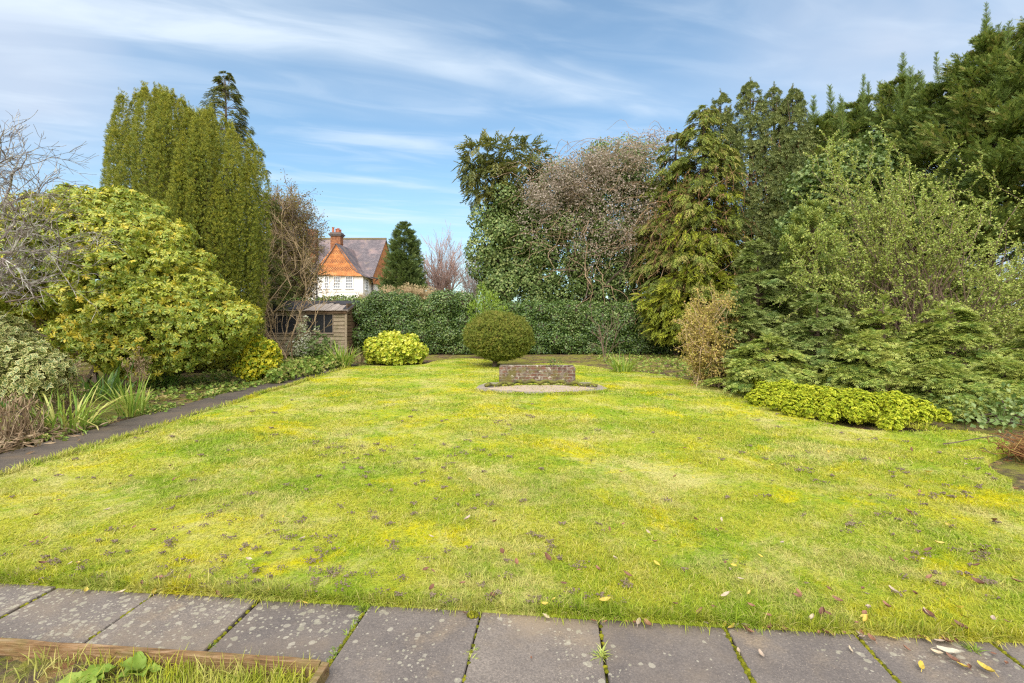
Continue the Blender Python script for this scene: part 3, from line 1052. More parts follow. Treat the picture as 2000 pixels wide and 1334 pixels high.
M_DEADSTEM = leaf_mat('dead_brown_stems', [(0.12, 0.08, 0.05), (0.22, 0.15, 0.09), (0.36, 0.28, 0.18)], rough=0.85, spec=0.1, transl=0.15, gain=1.2, sat=1.0)
M_WEED = leaf_mat('soft_weed_leaves', [(0.12, 0.20, 0.03), (0.20, 0.29, 0.05), (0.30, 0.37, 0.10)], rough=0.55, spec=0.25, transl=0.2, gain=1.0)
M_COVER = leaf_mat('mixed_ground_cover', [(0.07, 0.13, 0.03), (0.15, 0.23, 0.05), (0.26, 0.32, 0.09), (0.30, 0.24, 0.12)], rough=0.55, spec=0.25, transl=0.25, patch=(2.0, 0.6), gain=1.3)
M_VARIVY = leaf_mat('variegated_ivy_leaves', [(0.09, 0.16, 0.05), (0.16, 0.23, 0.08), (0.45, 0.46, 0.27), (0.60, 0.58, 0.40)], rough=0.42, spec=0.4, gain=1.5, sat=1.0)
M_MOSS = leaf_mat('cushion_moss', [(0.085, 0.09, 0.012), (0.17, 0.175, 0.02), (0.27, 0.25, 0.03)], rough=0.9, spec=0.05, gain=1.0)


# ================================================================== TREES AND SHRUBS, LEFT SIDE
# ---- Irish yew: a bundle of upright columns
def irish_yew():
    Y = 15.0
    c = at(358, HY, Y)
    base = np.array([c[0], Y, -0.05])
    rt = root('irish_yew', base, 'tall broad upright yew of many fluted dark green columns behind the yellow-leaved shrub', 'tree', None)
    prof = np.array([(185, 300), (200, 235), (218, 205), (240, 190), (265, 186), (292, 172), (315, 180), (345, 192), (362, 207), (378, 228), (398, 219), (412, 214), (430, 234), (452, 240), (482, 252), (500, 280), (520, 312), (535, 350)], float)
    mb = MB()
    q = np.random.default_rng(5)
    trunks = MB()
    cols = []
    for k in range(62):
        if k < 14:                                        # the near columns, evenly spread
            c_ = -1 + 2 * (k + 0.5) / 14 + q.uniform(-.02, .02)
            rr, s_ = 1.0, -math.sqrt(max(0, 1 - c_ * c_))
        elif k < 27:                                      # columns set back in the grooves between them
            c_ = -1 + 2 * (k - 13) / 14
            rr, s_ = 1.0, -math.sqrt(max(0, 1 - c_ * c_)) + 0.36
        elif k < 40:
            c_ = math.cos(math.pi * (k - 27 + 0.5) / 13)
            rr, s_ = q.uniform(0.75, 0.95), math.sin(math.pi * (k - 27 + 0.5) / 13)
        else:
            an = q.uniform(0, 2 * math.pi)
            c_, s_ = math.cos(an), math.sin(an)
            rr = q.uniform(0.2, 0.65)
        y = Y + 1.9 * rr * s_
        sx = 360 + 152 * rr * c_
        x = (sx - CX) / F * y
        top = np.interp(sx, prof[:, 0], prof[:, 1])
        zt = CH + (HY - top) / F * y - (0.0 if rr < 0.8 else q.uniform(0.0, 0.9) ** 2) * 1.5
        if q.random() < 0.30 and 4 < k < 14:
            zt -= q.uniform(0.6, 2.0)
        r = q.uniform(0.255, 0.315)
        x0 = base[0] + (x - base[0]) * 0.90
        y0 = Y + (y - Y) * 0.88
        lean = np.array([q.normal(0, 0.08), q.normal(0, 0.05), 0])
        cols.append((np.array([x0, y0, 0.0]), np.array([x, y, zt]) + lean, r, (sx - 358) / 170.0))
    for (b, t, r, e) in cols:
        H = t[2]
        nn = int(H * 6.28 * r * 230)
        f = q.random(nn)
        a = q.uniform(0, 2 * np.pi, nn)
        rad = r * np.clip((1 - f) * H / 1.15, 0, 1) ** 0.65 * (0.85 + 0.2 * np.sin(f * H * 4 + q.uniform(0, 6)) * 0.5 + q.normal(0, 0.07, nn))
        axis = b + (t - b) * f[:, None] + np.stack([np.sin(np.pi * f) * (t[0] - b[0]) * 0.5, np.sin(np.pi * f) * (t[1] - b[1]) * 0.5, 0 * f], 1)
        N = np.stack([np.cos(a), np.sin(a), 0 * a], 1)
        P = axis + N * rad[:, None]
        outw = norm((axis - base) * [1, 1, 0] + 1e-6)
        front = (N * outw).sum(1)
        keep = (front > -0.6) & ((P[:, 1] < Y + 0.8) | (q.random(nn) < 0.4))
        P, N, f = P[keep], N[keep], f[keep]
        n = len(P)
        D = N * 0.9 + np.array([0, 0, 0.7]) + q.normal(0, 0.3, (n, 3))
        tt = np.clip(q.normal(0.40, 0.26, n) + 0.25 * np.clip((f * H - H + 1.6) / 1.6, 0, 1), 0, 1)
        mb.scatter(BRUSH, P, D, q.normal(size=(n, 3)), 0.098 * q.uniform(0.7, 1.35, n), tt)
        if e == cols[0][3] or q.random() < 0.12:
            trunks.tube([b * 0.5 + np.array(base) * 0.5, b * 0.7 + np.array(base) * 0.3 + (t - b) * 0.5 + [0 * (t[0] - b[0]), 0, 0], b * 0.7 + np.array(base) * 0.3 + (t - b) * 0.85], [0.05, 0.04, 0.015], 5, cap=False)
        # leader
        P = t + np.stack([q.normal(0, 0.035, 14), q.normal(0, 0.035, 14), q.uniform(-0.25, 0.16, 14)], 1)
        mb.scatter(BRUSH, P, q.normal(0, 0.3, (14, 3)) + [0, 0, 1], q.normal(size=(14, 3)), 0.12, q.uniform(0.4, 0.9, 14))
    # dense twiggy heart that keeps the bundle opaque
    heart = MB()
    heart.ellipsoid((base[0], Y, 3.0), (1.75, 1.2, 3.4), 14, 9, 0.05)
    trunks.v += heart.v
    trunks.lv.append(heart.lv[0] + trunks.n)
    trunks.lt += heart.lt
    trunks.t += heart.t
    trunks.e += heart.e
    trunks.n += heart.n
    mb.build('foliage', M_YEWLEAF, rt)
    trunks.build('trunk', M_BARK, rt)


irish_yew()


# ---- conifer standing behind the Irish yew
def backing_conifer():
    Y = 18.5
    b = at(440, HY, Y)
    b[2] = -0.05
    rt = root('cypress_tree', b, 'thin-topped weeping cypress showing above and right of the upright yew', 'tree')
    mb, br = MB(), MB()
    H = CH + (HY - 140) / F * Y
    conifer(mb, b, H, 2.7, 330, 30, FRONDD, 0.27, rise=0.2, droop=0.28, z0=0.1, p=0.75, tint=(0.1, 0.8), seed=4, brk=br, side=0.4, a=1.0)
    for k in range(16):
        z = H * rng.uniform(0.86, 1.0)
        a = rng.uniform(0, 6.28)
        br.tube([b + [0, 0, z - .3], b + [0.4 * math.cos(a), 0.4 * math.sin(a), z + .15]], [0.012, 0.004], 4, cap=False)
    br.tube([b, b + [0.1, 0, H * 0.5], b + [0, 0, H * 0.97]], [0.17, 0.11, 0.02], 7)
    mb.build('crown', M_IVYTOP, rt)
    br.build('trunk', M_GREYTWIG, rt)


backing_conifer()


# ---- big shrub with yellowing leaf rosettes
def yellow_shrub():
    c = np.array([-8.9, 11.2, 0.0])
    rt = root('evergreen_shrub', c, 'huge rounded evergreen shrub with yellowing leaf rosettes beside the slab path', 'shrub')
    L = []
    for (px, py, Y, r) in ((205, 450, 11.0, 80), (130, 470, 10.6, 85), (268, 485, 10.9, 72), (315, 545, 10.8, 72), (230, 540, 10.4, 95), (375, 590, 10.7, 66), (415, 635, 10.6, 55), (330, 625, 10.3, 75),
                           (250, 640, 10.0, 75), (60, 500, 10.4, 90), (20, 540, 10.8, 90), (150, 560, 11.2, 90), (440, 660, 10.9, 34), (390, 665, 10.3, 45), (300, 680, 10.1, 45), (220, 690, 10.2, 36), (260, 695, 10.0, 30), (345, 692, 10.2, 32), (180, 640, 10.3, 50), (215, 415, 11.4, 45), (165, 420, 11.3, 50), (260, 440, 11.5, 50), (455, 628, 11.0, 22), (408, 585, 11.0, 28), (340, 490, 11.2, 36), (370, 535, 11.1, 34), (285, 440, 11.8, 34)):
        L.append(pxl(px, py, Y, r))
    q = np.random.default_rng(3)
    small = []
    for c0, r0 in L:
        for k in range(9):
            u = norm(q.normal(size=3) + [0, -0.8, 0.2])
            k2 = q.uniform(0.22, 0.42)
            small.append((c0 + u * r0 * q.uniform(0.80, 1.0), np.array([k2, k2, k2 * 0.8])))
    mb = MB()

    def tf(P, N, t):
        y = vnoise(P, 1.5, 12) + 0.4 * vnoise(P, 5, 13)
        t = 0.22 + 0.36 * t + 0.14 * y
        # yellowed clusters low on the left and along the crest
        sx = CX + F * P[:, 0] / P[:, 1]
        sy = HY - F * (P[:, 2] - CH) / P[:, 1]
        low = np.exp(-((sx - 200) / 110) ** 2 - ((sy - 640) / 90) ** 2)
        crest = np.clip(N[:, 2] - 0.35, 0, 1)
        y2 = vnoise(P, 3.2, 77)
        yel = (rng.random(len(P)) < 0.015 + 0.75 * low * (y2 > 0.15)) | (rng.random(len(P)) < 0.7 * crest * (y2 > 0.0))
        return np.clip(np.where(yel, rng.uniform(0.55, 0.95, len(P)), t + 0.12 * crest), 0, 1)
    shootage(mb, small + L, ROS7D, 0.088, 100, out=1.0, up=0.15, rand=0.6, tint_fn=tf, depth=(0.78, 1.06), keep=0.66, back=0.2, svar=0.28)
    shootage(mb, L, ROS7D, 0.11, 44, out=1.0, up=0.1, rand=0.6, tint_fn=tf, depth=(0.55, 0.85), keep=0.5, back=0.2)
    mb.build('foliage', M_RHODO, rt)
    st = MB()
    for k in range(16):
        e = L[k % len(L)][0] + q.normal(0, 0.3, 3)
        s = c + [q.uniform(-0.6, 0.9), q.uniform(-0.8, 0.2), -0.05]
        st.tube(strand(s, e, 0.25, q, 7, 0.5), np.linspace(0.055, 0.015, 7), 5, cap=False)
    # low limbs reaching out to the left, seen under the leaves
    for (a, b_, c_) in (((-8.6, 10.8, 0.0), (70, 640, 9.8), (10, 590, 9.3)), ((-8.7, 10.6, 0.0), (120, 660, 10.0), (60, 640, 9.6)), ((-8.5, 10.6, 0), (295, 690, 10.3), (330, 640, 10.2))):
        st.tube(strand(a, at(*c_), 0.2, q, 8, 0.5), np.linspace(0.05, 0.02, 8), 6, cap=False)
    st.build('stems', M_BARK, rt)


yellow_shrub()


# ---- lichened bare tree at the left edge
def bare_lichen_tree():
    b = np.array([-9.2, 7.9, -0.05])
    rt = root('bare_tree', b, 'bare lichen-grey tree arching in over the evergreen shrub at the left edge', 'tree')
    q = np.random.default_rng(21)
    ps = []
    trunk = np.array([b, b + [0.1, 0, 0.8], b + [0.35, -0.1, 1.6]])
    ps.append((trunk, np.array([0.14, 0.12, 0.10]), 3))
    top = trunk[-1]
    for (px, py, Y, L) in ((40, 330, 7.4, 1), (75, 380, 7.2, 1), (110, 430, 7.1, 1), (20, 400, 6.9, 1), (60, 470, 6.8, 1), (30, 520, 6.7, 1), (0, 290, 7.8, 1), (100, 500, 7.3, 1), (-30, 330, 7.2, 1), (10, 450, 7.6, 1), (85, 440, 6.6, 1), (50, 560, 6.9, 1)):
        e = at(px, py, Y)
        path = strand(top + q.normal(0, 0.08, 3), e, 0.45, q, 9, 0.35)
        ps.append((path, np.linspace(0.032, 0.007, 9), 2))
        for i in range(2, 9):
            for k in range(2):
                d = (path[min(i + 1, 8)] - path[i - 1]) * 1.0
                d = norm(d) + norm(np.cross(norm(d), q.normal(size=3))) * q.uniform(0.5, 1.2)
                branch_paths(path[i], d, q.uniform(0.3, 0.75), 0.008, 2, q, (2, 4), 0.7, 0.2, 0.02, 0.6, 6, ps, 0.2, 0.0028)
    paths_mesh(ps, (3, 3, 4, 6)).build('branches', M_LICHEN, rt)


bare_lichen_tree()


# ---- cream edged evergreen, two clumps
def cream_shrub():
    c = ground_at(45, 815)
    rt = root('variegated_shrub', c, 'low evergreen shrub with cream-edged leaves at the left edge of the bed', 'shrub')
    L = [pxl(30, 725, 6.9, 52), pxl(85, 730, 6.8, 44), pxl(-20, 720, 7.0, 55), pxl(110, 715, 6.95, 26), pxl(60, 705, 7.0, 38), pxl(15, 655, 7.5, 36), pxl(48, 668, 7.6, 24), pxl(-25, 650, 7.6, 40), pxl(60, 760, 6.7, 30)]
    mb = MB()
    shootage(mb, L, ROSH, 0.062, 270, out=0.9, up=0.25, rand=0.5, depth=(0.78, 1.1), keep=0.7, back=0.25)
    shootage(mb, L, ROSH, 0.065, 140, out=0.7, up=0.1, rand=0.6, depth=(0.45, 0.8), keep=0.4, back=0.2)
    mb.build('foliage', M_HOLLY, rt)
    st = MB()
    q = np.random.default_rng(2)
    for cc, r in L:
        st.tube(strand(c + q.normal(0, 0.015, 3) * [1, 1, 0], cc, 0.1, q, 5), np.linspace(0.02, 0.008, 5), 4, cap=False)
    st.build('stems', M_BARK, rt)


cream_shrub()


# ---- strap-leaved clumps (iris, day lily)
def strap_clump(name, p, n, L, w, spread, mat, label, group=None, lean=0.35, dead=0.12, seed=1):
    q = np.random.default_rng(seed)
    rt = root(name, p, label, 'plant', group)
    a = q.uniform(0, 2 * np.pi, n)
    r = spread * np.sqrt(q.random(n))
    P = np.array(p) + np.stack([r * np.cos(a), r * np.sin(a), 0 * a - 0.01], 1)
    D = np.stack([np.cos(a) + q.normal(0, .5, n), np.sin(a) + q.normal(0, .5, n), 0 * a], 1)
    t = np.where(q.random(n) < dead, q.uniform(0.85, 1, n), q.uniform(0.05, 0.75, n))
    mb = MB()
    blades(mb, P, L * q.uniform(0.55, 1.15, n), w * q.uniform(0.7, 1.2, n), np.abs(q.normal(lean, 0.22, n)), D, t, 0.75)
    mb.build('leaves', mat, rt)
    return rt


strap_clump('iris_plant', ground_at(256, 810), 60, 0.62, 0.028, 0.16, M_IRIS, 'bright green sword-leaved clump standing upright at the path edge', 'strap-leaved clumps', 0.28, seed=1)
strap_clump('iris_plant', ground_at(132, 838), 95, 0.72, 0.024, 0.28, M_IRIS, 'loose arching strap-leaved clump among dead stems by the path', 'strap-leaved clumps', 0.5, 0.3, seed=2)
strap_clump('iris_plant', ground_at(205, 775), 70, 0.72, 0.028, 0.35, M_IRISDARK, 'dark green strap-leaved clump in shade behind the upright sword-leaved clump', 'strap-leaved clumps', 0.4, 0.05, seed=3)
strap_clump('iris_plant', ground_at(310, 752), 70, 0.62, 0.028, 0.45, M_IRISDARK, 'dark strap-leaved clump directly under the evergreen shrub', 'strap-leaved clumps', 0.45, 0.05, seed=4)
strap_clump('iris_plant', ground_at(25, 795), 40, 0.62, 0.026, 0.25, M_IRISDARK, 'strap-leaved clump below the cream-edged shrub', 'strap-leaved clumps', 0.55, 0.15, seed=8)
strap_clump('day_lily', ground_at(668, 716), 120, 0.85, 0.032, 0.26, M_IRIS, 'leafy green arching clump in front of the shed side', 'strap-leaved clumps', 0.45, 0.12, seed=5)
strap_clump('pale_grass_plant', ground_at(700, 708), 80, 0.62, 0.016, 0.22, M_DEADSTEM, 'straw-coloured wispy clump between the shed and the golden shrub', 'strap-leaved clumps', 0.4, 0, seed=6)
strap_clump('iris_plant', ground_at(1216, 726), 95, 0.60, 0.032, 0.22, M_IRIS, 'pale green strap-leaved clump alone at the far lawn edge', 'strap-leaved clumps', 0.42, 0.25, seed=7)


# ---- dead flower stems at the front of the bed
def dead_stems(name, p, n, H, spread, label, heads=False, seed=1):
    q = np.random.default_rng(seed)
    rt = root(name, p, label, 'plant')
    mb = MB()
    for k in range(n):
        a = q.uniform(0, 6.28)
        r = spread * math.sqrt(q.random())
        s = np.array(p) + [r * math.cos(a), r * math.sin(a), -0.01]
        h = H * q.uniform(0.4, 1.1)
        e = s + [q.normal(0, 0.20) * h, q.normal(0, 0.15) * h, h]
        path = strand(s, e, 0, q, 6, 0.35)
        mb.tube(path, np.linspace(0.0065, 0.003, 6), 4, t=q.uniform(0, 1), cap=False)
        if q.random() < 0.6:
            pb = path[-1] + q.normal(0, 0.03, (3, 3))
            mb.scatter(NARROW, pb, q.normal(0, 0.5, (3, 3)) + [0, 0, -1], q.normal(size=(3, 3)), 0.10, q.uniform(0, 1, 3))
        if heads:
            for j in range(10):
                b = path[-1] + [q.normal(0, 0.07), q.normal(0, 0.07), q.uniform(-0.05, 0.1)]
                mb.tube([path[-2], b], [0.003, 0.002], 3, t=0.6, cap=False)
                mb.scatter(LEAF4, b + q.normal(0, 0.012, (6, 3)), q.normal(size=(6, 3)), q.normal(size=(6, 3)), 0.03, q.uniform(0.4, 1, 6))
    mb.ellipsoid((p[0], p[1], -0.01), (spread * 1.05, spread * 1.05, 0.02), 10, 5, 0.1, t=0.2)
    # withered leaf litter at the foot
    m = n * 8
    P = np.array(p) + np.stack([q.normal(0, spread, m), q.normal(0, spread, m), q.uniform(0, 0.10, m)], 1)
    mb.scatter(NARROW, P, q.normal(size=(m, 3)) * [1, 1, 0.4], q.normal(size=(m, 3)) * 0.5 + [0, 0, 1], 0.12, q.uniform(0, 1, m))
    mb.build('stems', M_DEADSTEM, rt)
    return rt


dead_stems('dead_perennial', ground_at(40, 858), 70, 0.50, 0.24, 'thicket of dead brown flower stems beside the path', seed=1)
dead_stems('dead_perennial', ground_at(128, 815), 16, 0.72, 0.14, 'tall dead stems with fluffy withered heads beside the cream-edged shrub', True, seed=2)
dead_stems('dead_perennial', ground_at(-40, 885), 26, 0.30, 0.20, 'low heap of withered stems at the path edge by the left frame', seed=3)
dead_stems('dead_perennial', ground_at(268, 775), 8, 0.80, 0.12, 'few dead seed stalks rising behind the upright sword-leaved clump', True, seed=4)

# ---- golden shrubs
def leafy_shrub(name, base, lumps, mat, label, tpl, size, dens, cat='shrub', tint=(0.1, 0.9), tint_fn=None, inner=True, rand=0.5, up=0.2, stems=True, depth=(0.78, 1.06), shoots=True, group=None, keep=0.7, stem_mat=None, sd=1):
    rt = root(name, base, label, cat, group)
    mb = MB()
    fn = shootage if shoots else leafage
    kw = dict(rand=rand, tint=tint, tint_fn=tint_fn, keep=keep)
    fn(mb, lumps, tpl, size, dens, depth=depth, up=up, **kw)
    if inner:
        fn(mb, lumps, tpl, size * 1.15, dens * 0.5, depth=(0.45, 0.8), up=up, **dict(kw, keep=0.4))
    mb.build('foliage', mat, rt)
    if stems:
        st = MB()
        q = np.random.default_rng(sd)
        for c, r in lumps:
            s = np.array(base) + [q.normal(0, 0.015), q.normal(0, 0.015), -0.03]
            st.tube(strand(s, c, 0.05, q, 5, 0.2), np.linspace(0.022, 0.008, 5), 4, cap=False)
        st.build('stems', stem_mat or M_BARK, rt)
    return rt


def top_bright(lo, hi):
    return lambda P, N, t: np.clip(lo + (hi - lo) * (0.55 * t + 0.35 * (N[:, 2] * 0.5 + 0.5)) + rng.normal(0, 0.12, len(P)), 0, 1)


b = ground_at(508, 742)
Lm = [(b + [0, 0.1, 0.50], np.array([0.42, 0.40, 0.46]))] + [(b + [x, y, z], np.array([0.2, 0.2, 0.2])) for x, y, z in ((-0.28, -0.2, 0.72), (0.25, -0.15, 0.74), (-0.3, -0.2, 0.3), (0.27, -0.2, 0.33), (0, -0.3, 0.5), (0.02, -0.1, 0.84), (-0.05, -0.28, 0.22))]
leafy_shrub('euonymus_shrub', b, Lm, M_EUONY, 'boxy yellow variegated shrub beside the path at the foot of the evergreen shrub', ROSB, 0.055, 420, tint=(0.05, 0.95), depth=(0.8, 1.05))
b = ground_at(771, 712)
b[1] += 0.7
b[0] = (771 - CX) / F * b[1]
Lm = blob(b + [0, 0, 0.36], (0.98, 0.70, 0.60), 26, 0.26, seed=4)
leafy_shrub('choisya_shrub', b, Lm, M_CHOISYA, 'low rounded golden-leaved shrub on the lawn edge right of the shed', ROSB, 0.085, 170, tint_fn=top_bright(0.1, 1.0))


# ================================================================== THE SHED
def wood_mat(name, a, b, c, vertical=False, green=0.3, k=1.0):
    m, nt, out = new_mat(name)
    g = nt.geo()
    sc_ = (9, 9, 1.0) if vertical else (1.0, 9, 16)
    n = nt.noise(nt.mapping(g, sc_), 2.2 * k, 6, 0.72, 0.4)
    col = nt.ramp(n, [(0.28, a), (0.5, b), (0.72, c)])
    rn = nt.attr('tint')
    col = nt.mix(nt.math('MULTIPLY', rn, 0.45), col, a)
    col = nt.mix(nt.math('MULTIPLY', nt.maprange(nt.noise(g, 1.9, 5, 0.7), 0.5, 0.66), green), col, (0.15, 0.17, 0.05))
    surf(nt, out, col, 0.9, 0.15, nt.bump(n, 0.6, 0.006))
    return m


M_CLAD = wood_mat('weathered_cladding', (0.22, 0.16, 0.10), (0.45, 0.36, 0.25), (0.60, 0.52, 0.39), green=0.3)
M_CLADDARK = wood_mat('brown_cladding', (0.10, 0.06, 0.035), (0.20, 0.13, 0.08), (0.30, 0.21, 0.14), green=0.2)
M_POST = wood_mat('weathered_post', (0.17, 0.12, 0.09), (0.30, 0.23, 0.17), (0.40, 0.32, 0.25), vertical=True, green=0.15)
M_SHEDROOF = wood_mat('bare_roof_boards', (0.24, 0.20, 0.17), (0.44, 0.37, 0.32), (0.60, 0.52, 0.45), vertical=True, green=0.1)


def plain(name, col, rough=0.7, spec=0.3, var=0.25, scale=8.0):
    m, nt, out = new_mat(name)
    n = nt.noise(nt.geo(), scale, 5, 0.65)
    c = nt.mix(nt.math('MULTIPLY', n, var * 2), col, tuple(x * 0.55 for x in col))
    surf(nt, out, c, rough, spec, nt.bump(n, 0.2, 0.004))
    return m


M_FELT = plain('torn_roofing_felt', (0.075, 0.072, 0.078), 0.9, 0.2, 0.5, 6)
M_SASH = plain('pale_window_timber', (0.42, 0.33, 0.24), 0.8, 0.2, 0.4, 12)


def mat_pane(name, col, rough=0.08, spec=0.6):
    m, nt, out = new_mat(name)
    n = nt.noise(nt.geo(), 3.0, 5, 0.65)
    surf(nt, out, nt.mix(n, col, tuple(v * 2.2 for v in col)), nt.maprange(n, 0.3, 0.7, rough, rough + 0.25), spec)
    return m


M_DUSTY = mat_pane('dusty_dark_glass', (0.022, 0.023, 0.025), 0.15, 0.35)


def shed():
    Yf, Yb = 18.5, 20.3
    xl, xr = at(505, 0, Yf)[0], at(677, 0, Yf)[0]
    ze = 1.70
    zr = 2.10
    rt = root('garden_shed', ((xl + xr) / 2, Yf, 0), 'old weathered timber shed with board roof and dark windows in front of the hedge', 'shed')
    w1 = (at(600, 0, Yf)[0], at(651, 0, Yf)[0], 0.86, 1.55)
    w2 = (at(524, 0, Yf)[0], at(580, 0, Yf)[0], 0.86, 1.50)

    def cladding(x0, x1, z0, z1, mb):
        z = z0
        while z < z1 - 0.02:
            h = min(0.145, z1 - z)
            t = rng.uniform(0, 1)
            xs = [x0]
            while xs[-1] < x1 - 0.6:
                xs.append(xs[-1] + rng.uniform(1.2, 2.2))
            xs[-1] = x1
            if len(xs) == 1:
                xs = [x0, x1]
            for a, bb in zip(xs[:-1], xs[1:]):
                dz = rng.uniform(-0.006, 0.006)
                V = [(a + .002, Yf - 0.035 + dz, z), (bb - .002, Yf - 0.035 - dz, z), (bb - .002, Yf - 0.008, z + h + 0.012), (a + .002, Yf - 0.008, z + h + 0.012),
                     (a + .002, Yf, z), (bb - .002, Yf, z), (bb - .002, Yf + 0.008, z + h + 0.012), (a + .002, Yf + 0.008, z + h + 0.012)]
                mb.faces(V, [[0, 1, 2, 3], [4, 7, 6, 5], [0, 4, 5, 1], [3, 2, 6, 7], [0, 3, 7, 4], [1, 5, 6, 2]], rng.uniform(0, 1))
            z += h
    f = MB()
    cladding(xl, w2[0], 0, ze, f)
    cladding(w2[0], w2[1], 0, w2[2], f)
    cladding(w2[1], w1[0], 0, ze, f)
    cladding(w1[0], w1[1], 0, w1[2], f)
    cladding(w1[1], xr, 0, ze, f)
    f.box((w1[0], Yf - 0.01, w1[3]), (w1[1], Yf + 0.03, ze))
    f.box((w2[0], Yf - 0.01, w2[3]), (w2[1], Yf + 0.03, ze))
    f.box((xr - 0.05, Yf - 0.06, 0), (xr + 0.025, Yf + 0.0, ze))
    f.build('front_wall', M_CLAD, rt)
    # right-hand side wall, boards running into depth
    s = MB()
    z = 0.0
    while z < 1.95:
        t = rng.uniform(0, 1)
        y1 = Yb
        s.box((xr - 0.02, Yf + 0.01, z + 0.01), (xr + 0.022 + rng.uniform(0, 0.012), 19.55, z + 0.13), t=t)
        z += 0.142
    s.faces([(xr - 0.022, Yf, 0), (xr - 0.022, Yb, 0), (xr - 0.022, Yb, ze), (xr - 0.022, 19.7, zr - 0.03), (xr - 0.022, Yf, ze)], [[0, 1, 2, 3, 4]])
    s.build('side_wall', M_CLADDARK, rt)
    bk = MB()
    bk.box((xl, Yb - 0.03, 0), (xr - 0.03, Yb, ze))
    bk.box((xl, Yf + 0.03, 0), (xl + 0.03, Yb - 0.04, ze))
    bk.build('back_wall', M_CLADDARK, rt)
    # roof boards laid down the slope, torn felt left on top
    rf = MB()
    x = at(596, 0, Yf)[0]
    yr = 19.75
    xe = xr + 0.10
    x = xl - 0.1
    while x < xe:
        w = rng.uniform(0.12, 0.16)
        dz = rng.uniform(-0.008, 0.008)
        x2 = min(x + w - 0.008, xe)
        y0 = Yf - 0.16 + rng.uniform(-0.03, 0.03)
        z0, z1 = ze + 0.02 + dz, zr + dz
        V = [(x, y0, z0), (x2, y0, z0), (x2, yr, z1), (x, yr, z1), (x, y0, z0 - 0.022), (x2, y0, z0 - 0.022), (x2, yr, z1 - 0.022), (x, yr, z1 - 0.022)]
        rf.faces(V, [[0, 1, 2, 3], [4, 7, 6, 5], [0, 4, 5, 1], [3, 2, 6, 7], [0, 3, 7, 4], [1, 5, 6, 2]], rng.uniform(0, 1))
        x += w
    rf.box((xl - 0.1, Yb + 0.12, ze - 0.04), (xe, Yb + 0.15, ze))
    V = [(xl - .1, yr, zr), (xe, yr, zr), (xe, Yb + .15, ze), (xl - .1, Yb + .15, ze)]
    rf.faces(V, [[0, 1, 2, 3]])
    roof = rf.build('roof', M_SHEDROOF, rt)
    fe = MB()
    n = 46
    xs = np.linspace(xl - 0.12, xe + 0.015, n)
    def slope(y):
        return ze + 0.038 + (zr - ze - 0.02) * (y - (Yf - 0.16)) / (yr - Yf + 0.16)
    low = []
    xm = at(600, 0, Yf)[0]
    for x in xs:
        if x < xm:
            y = Yf - 0.18 + rng.uniform(0, 0.05)
        elif x > xe - 0.30:
            y = Yf - 0.14 + rng.uniform(0, 0.03)
        else:
            y = 19.28 + 0.35 * math.sin(x * 3.1) * 0.4 + rng.uniform(-0.16, 0.16)
        low.append(y)
    V, fs = [], []
    for x, y in zip(xs, low):
        V += [(x, y, slope(y) + rng.uniform(0.0, 0.015)), (x, yr + 0.03, slope(yr) + 0.01)]
    for i in range(n - 1):
        fs.append([2 * i, 2 * i + 2, 2 * i + 3, 2 * i + 1])
    fe.faces(V, fs)
    fe.build('roofing_felt', M_FELT, roof)
    fa = MB()
    fa.box((xm - 0.02, Yf - 0.10, ze - 0.11), (xr + 0.03, Yf - 0.062, ze - 0.01))
    fa.build('fascia_board', M_CLADDARK, rt)
    bg_ = MB()
    for (ya, za, yb_, zb_) in ((Yf - 0.15, ze - 0.06, 19.75, zr - 0.08), (19.75, zr - 0.08, Yb + .1, ze - 0.1)):
        V = [(xr + 0.06, ya, za), (xr + 0.06, yb_, zb_), (xr + 0.06, yb_, zb_ + 0.075), (xr + 0.06, ya, za + 0.075)]
        V = V + [(x + 0.03, y, z) for x, y, z in V]
        bg_.faces(V, [[0, 3, 2, 1], [4, 5, 6, 7], [0, 1, 5, 4], [3, 7, 6, 2], [0, 4, 7, 3], [1, 2, 6, 5]])
    bg_.build('barge_board', M_POST, rt)
    for (xx, y0, y1, top) in ((xr + 0.05, 19.50, 19.66, 1.62), (xr + 0.09, 19.70, 20.02, 1.66), (xr + 0.04, 20.06, 20.2, 1.50)):
        p = MB()
        p.box((xx, y0, 0), (xx + 0.05, y1, top), t=rng.random())
        p.build('door_board', M_POST, rt)
    for (a, bb, z0, z1), nm in ((w1, 3), (w2, 3)):
        fr = MB()
        fr.box((a - 0.03, Yf - 0.055, z1), (bb + 0.03, Yf - 0.012, z1 + 0.035))
        fr.box((a - 0.03, Yf - 0.075, z0 - 0.05), (bb + 0.03, Yf - 0.012, z0))
        for k in range(nm + 1):
            x = a + (bb - a) * k / nm
            fr.box((x - 0.014, Yf - 0.05, z0 + 0.001), (x + 0.014, Yf - 0.012, z1 - 0.001))
        wf = fr.build('window', M_SASH, rt)
        for k in range(nm):
            pn = MB()
            x0, x1 = a + (bb - a) * k / nm + 0.015, a + (bb - a) * (k + 1) / nm - 0.015
            pn.box((x0, Yf - 0.03, z0 + 0.002), (x1, Yf - 0.024, z1 - 0.002))
            pn.build('pane', M_DUSTY, wf)
    # stuff glimpsed inside is left dark: a floor keeps it closed
    fl = MB()
    fl.box((xl + 0.03, Yf + 0.03, 0.0), (xr - 0.04, Yb - 0.04, 0.03))
    fl.build('floor_board', M_CLADDARK, rt)


shed()


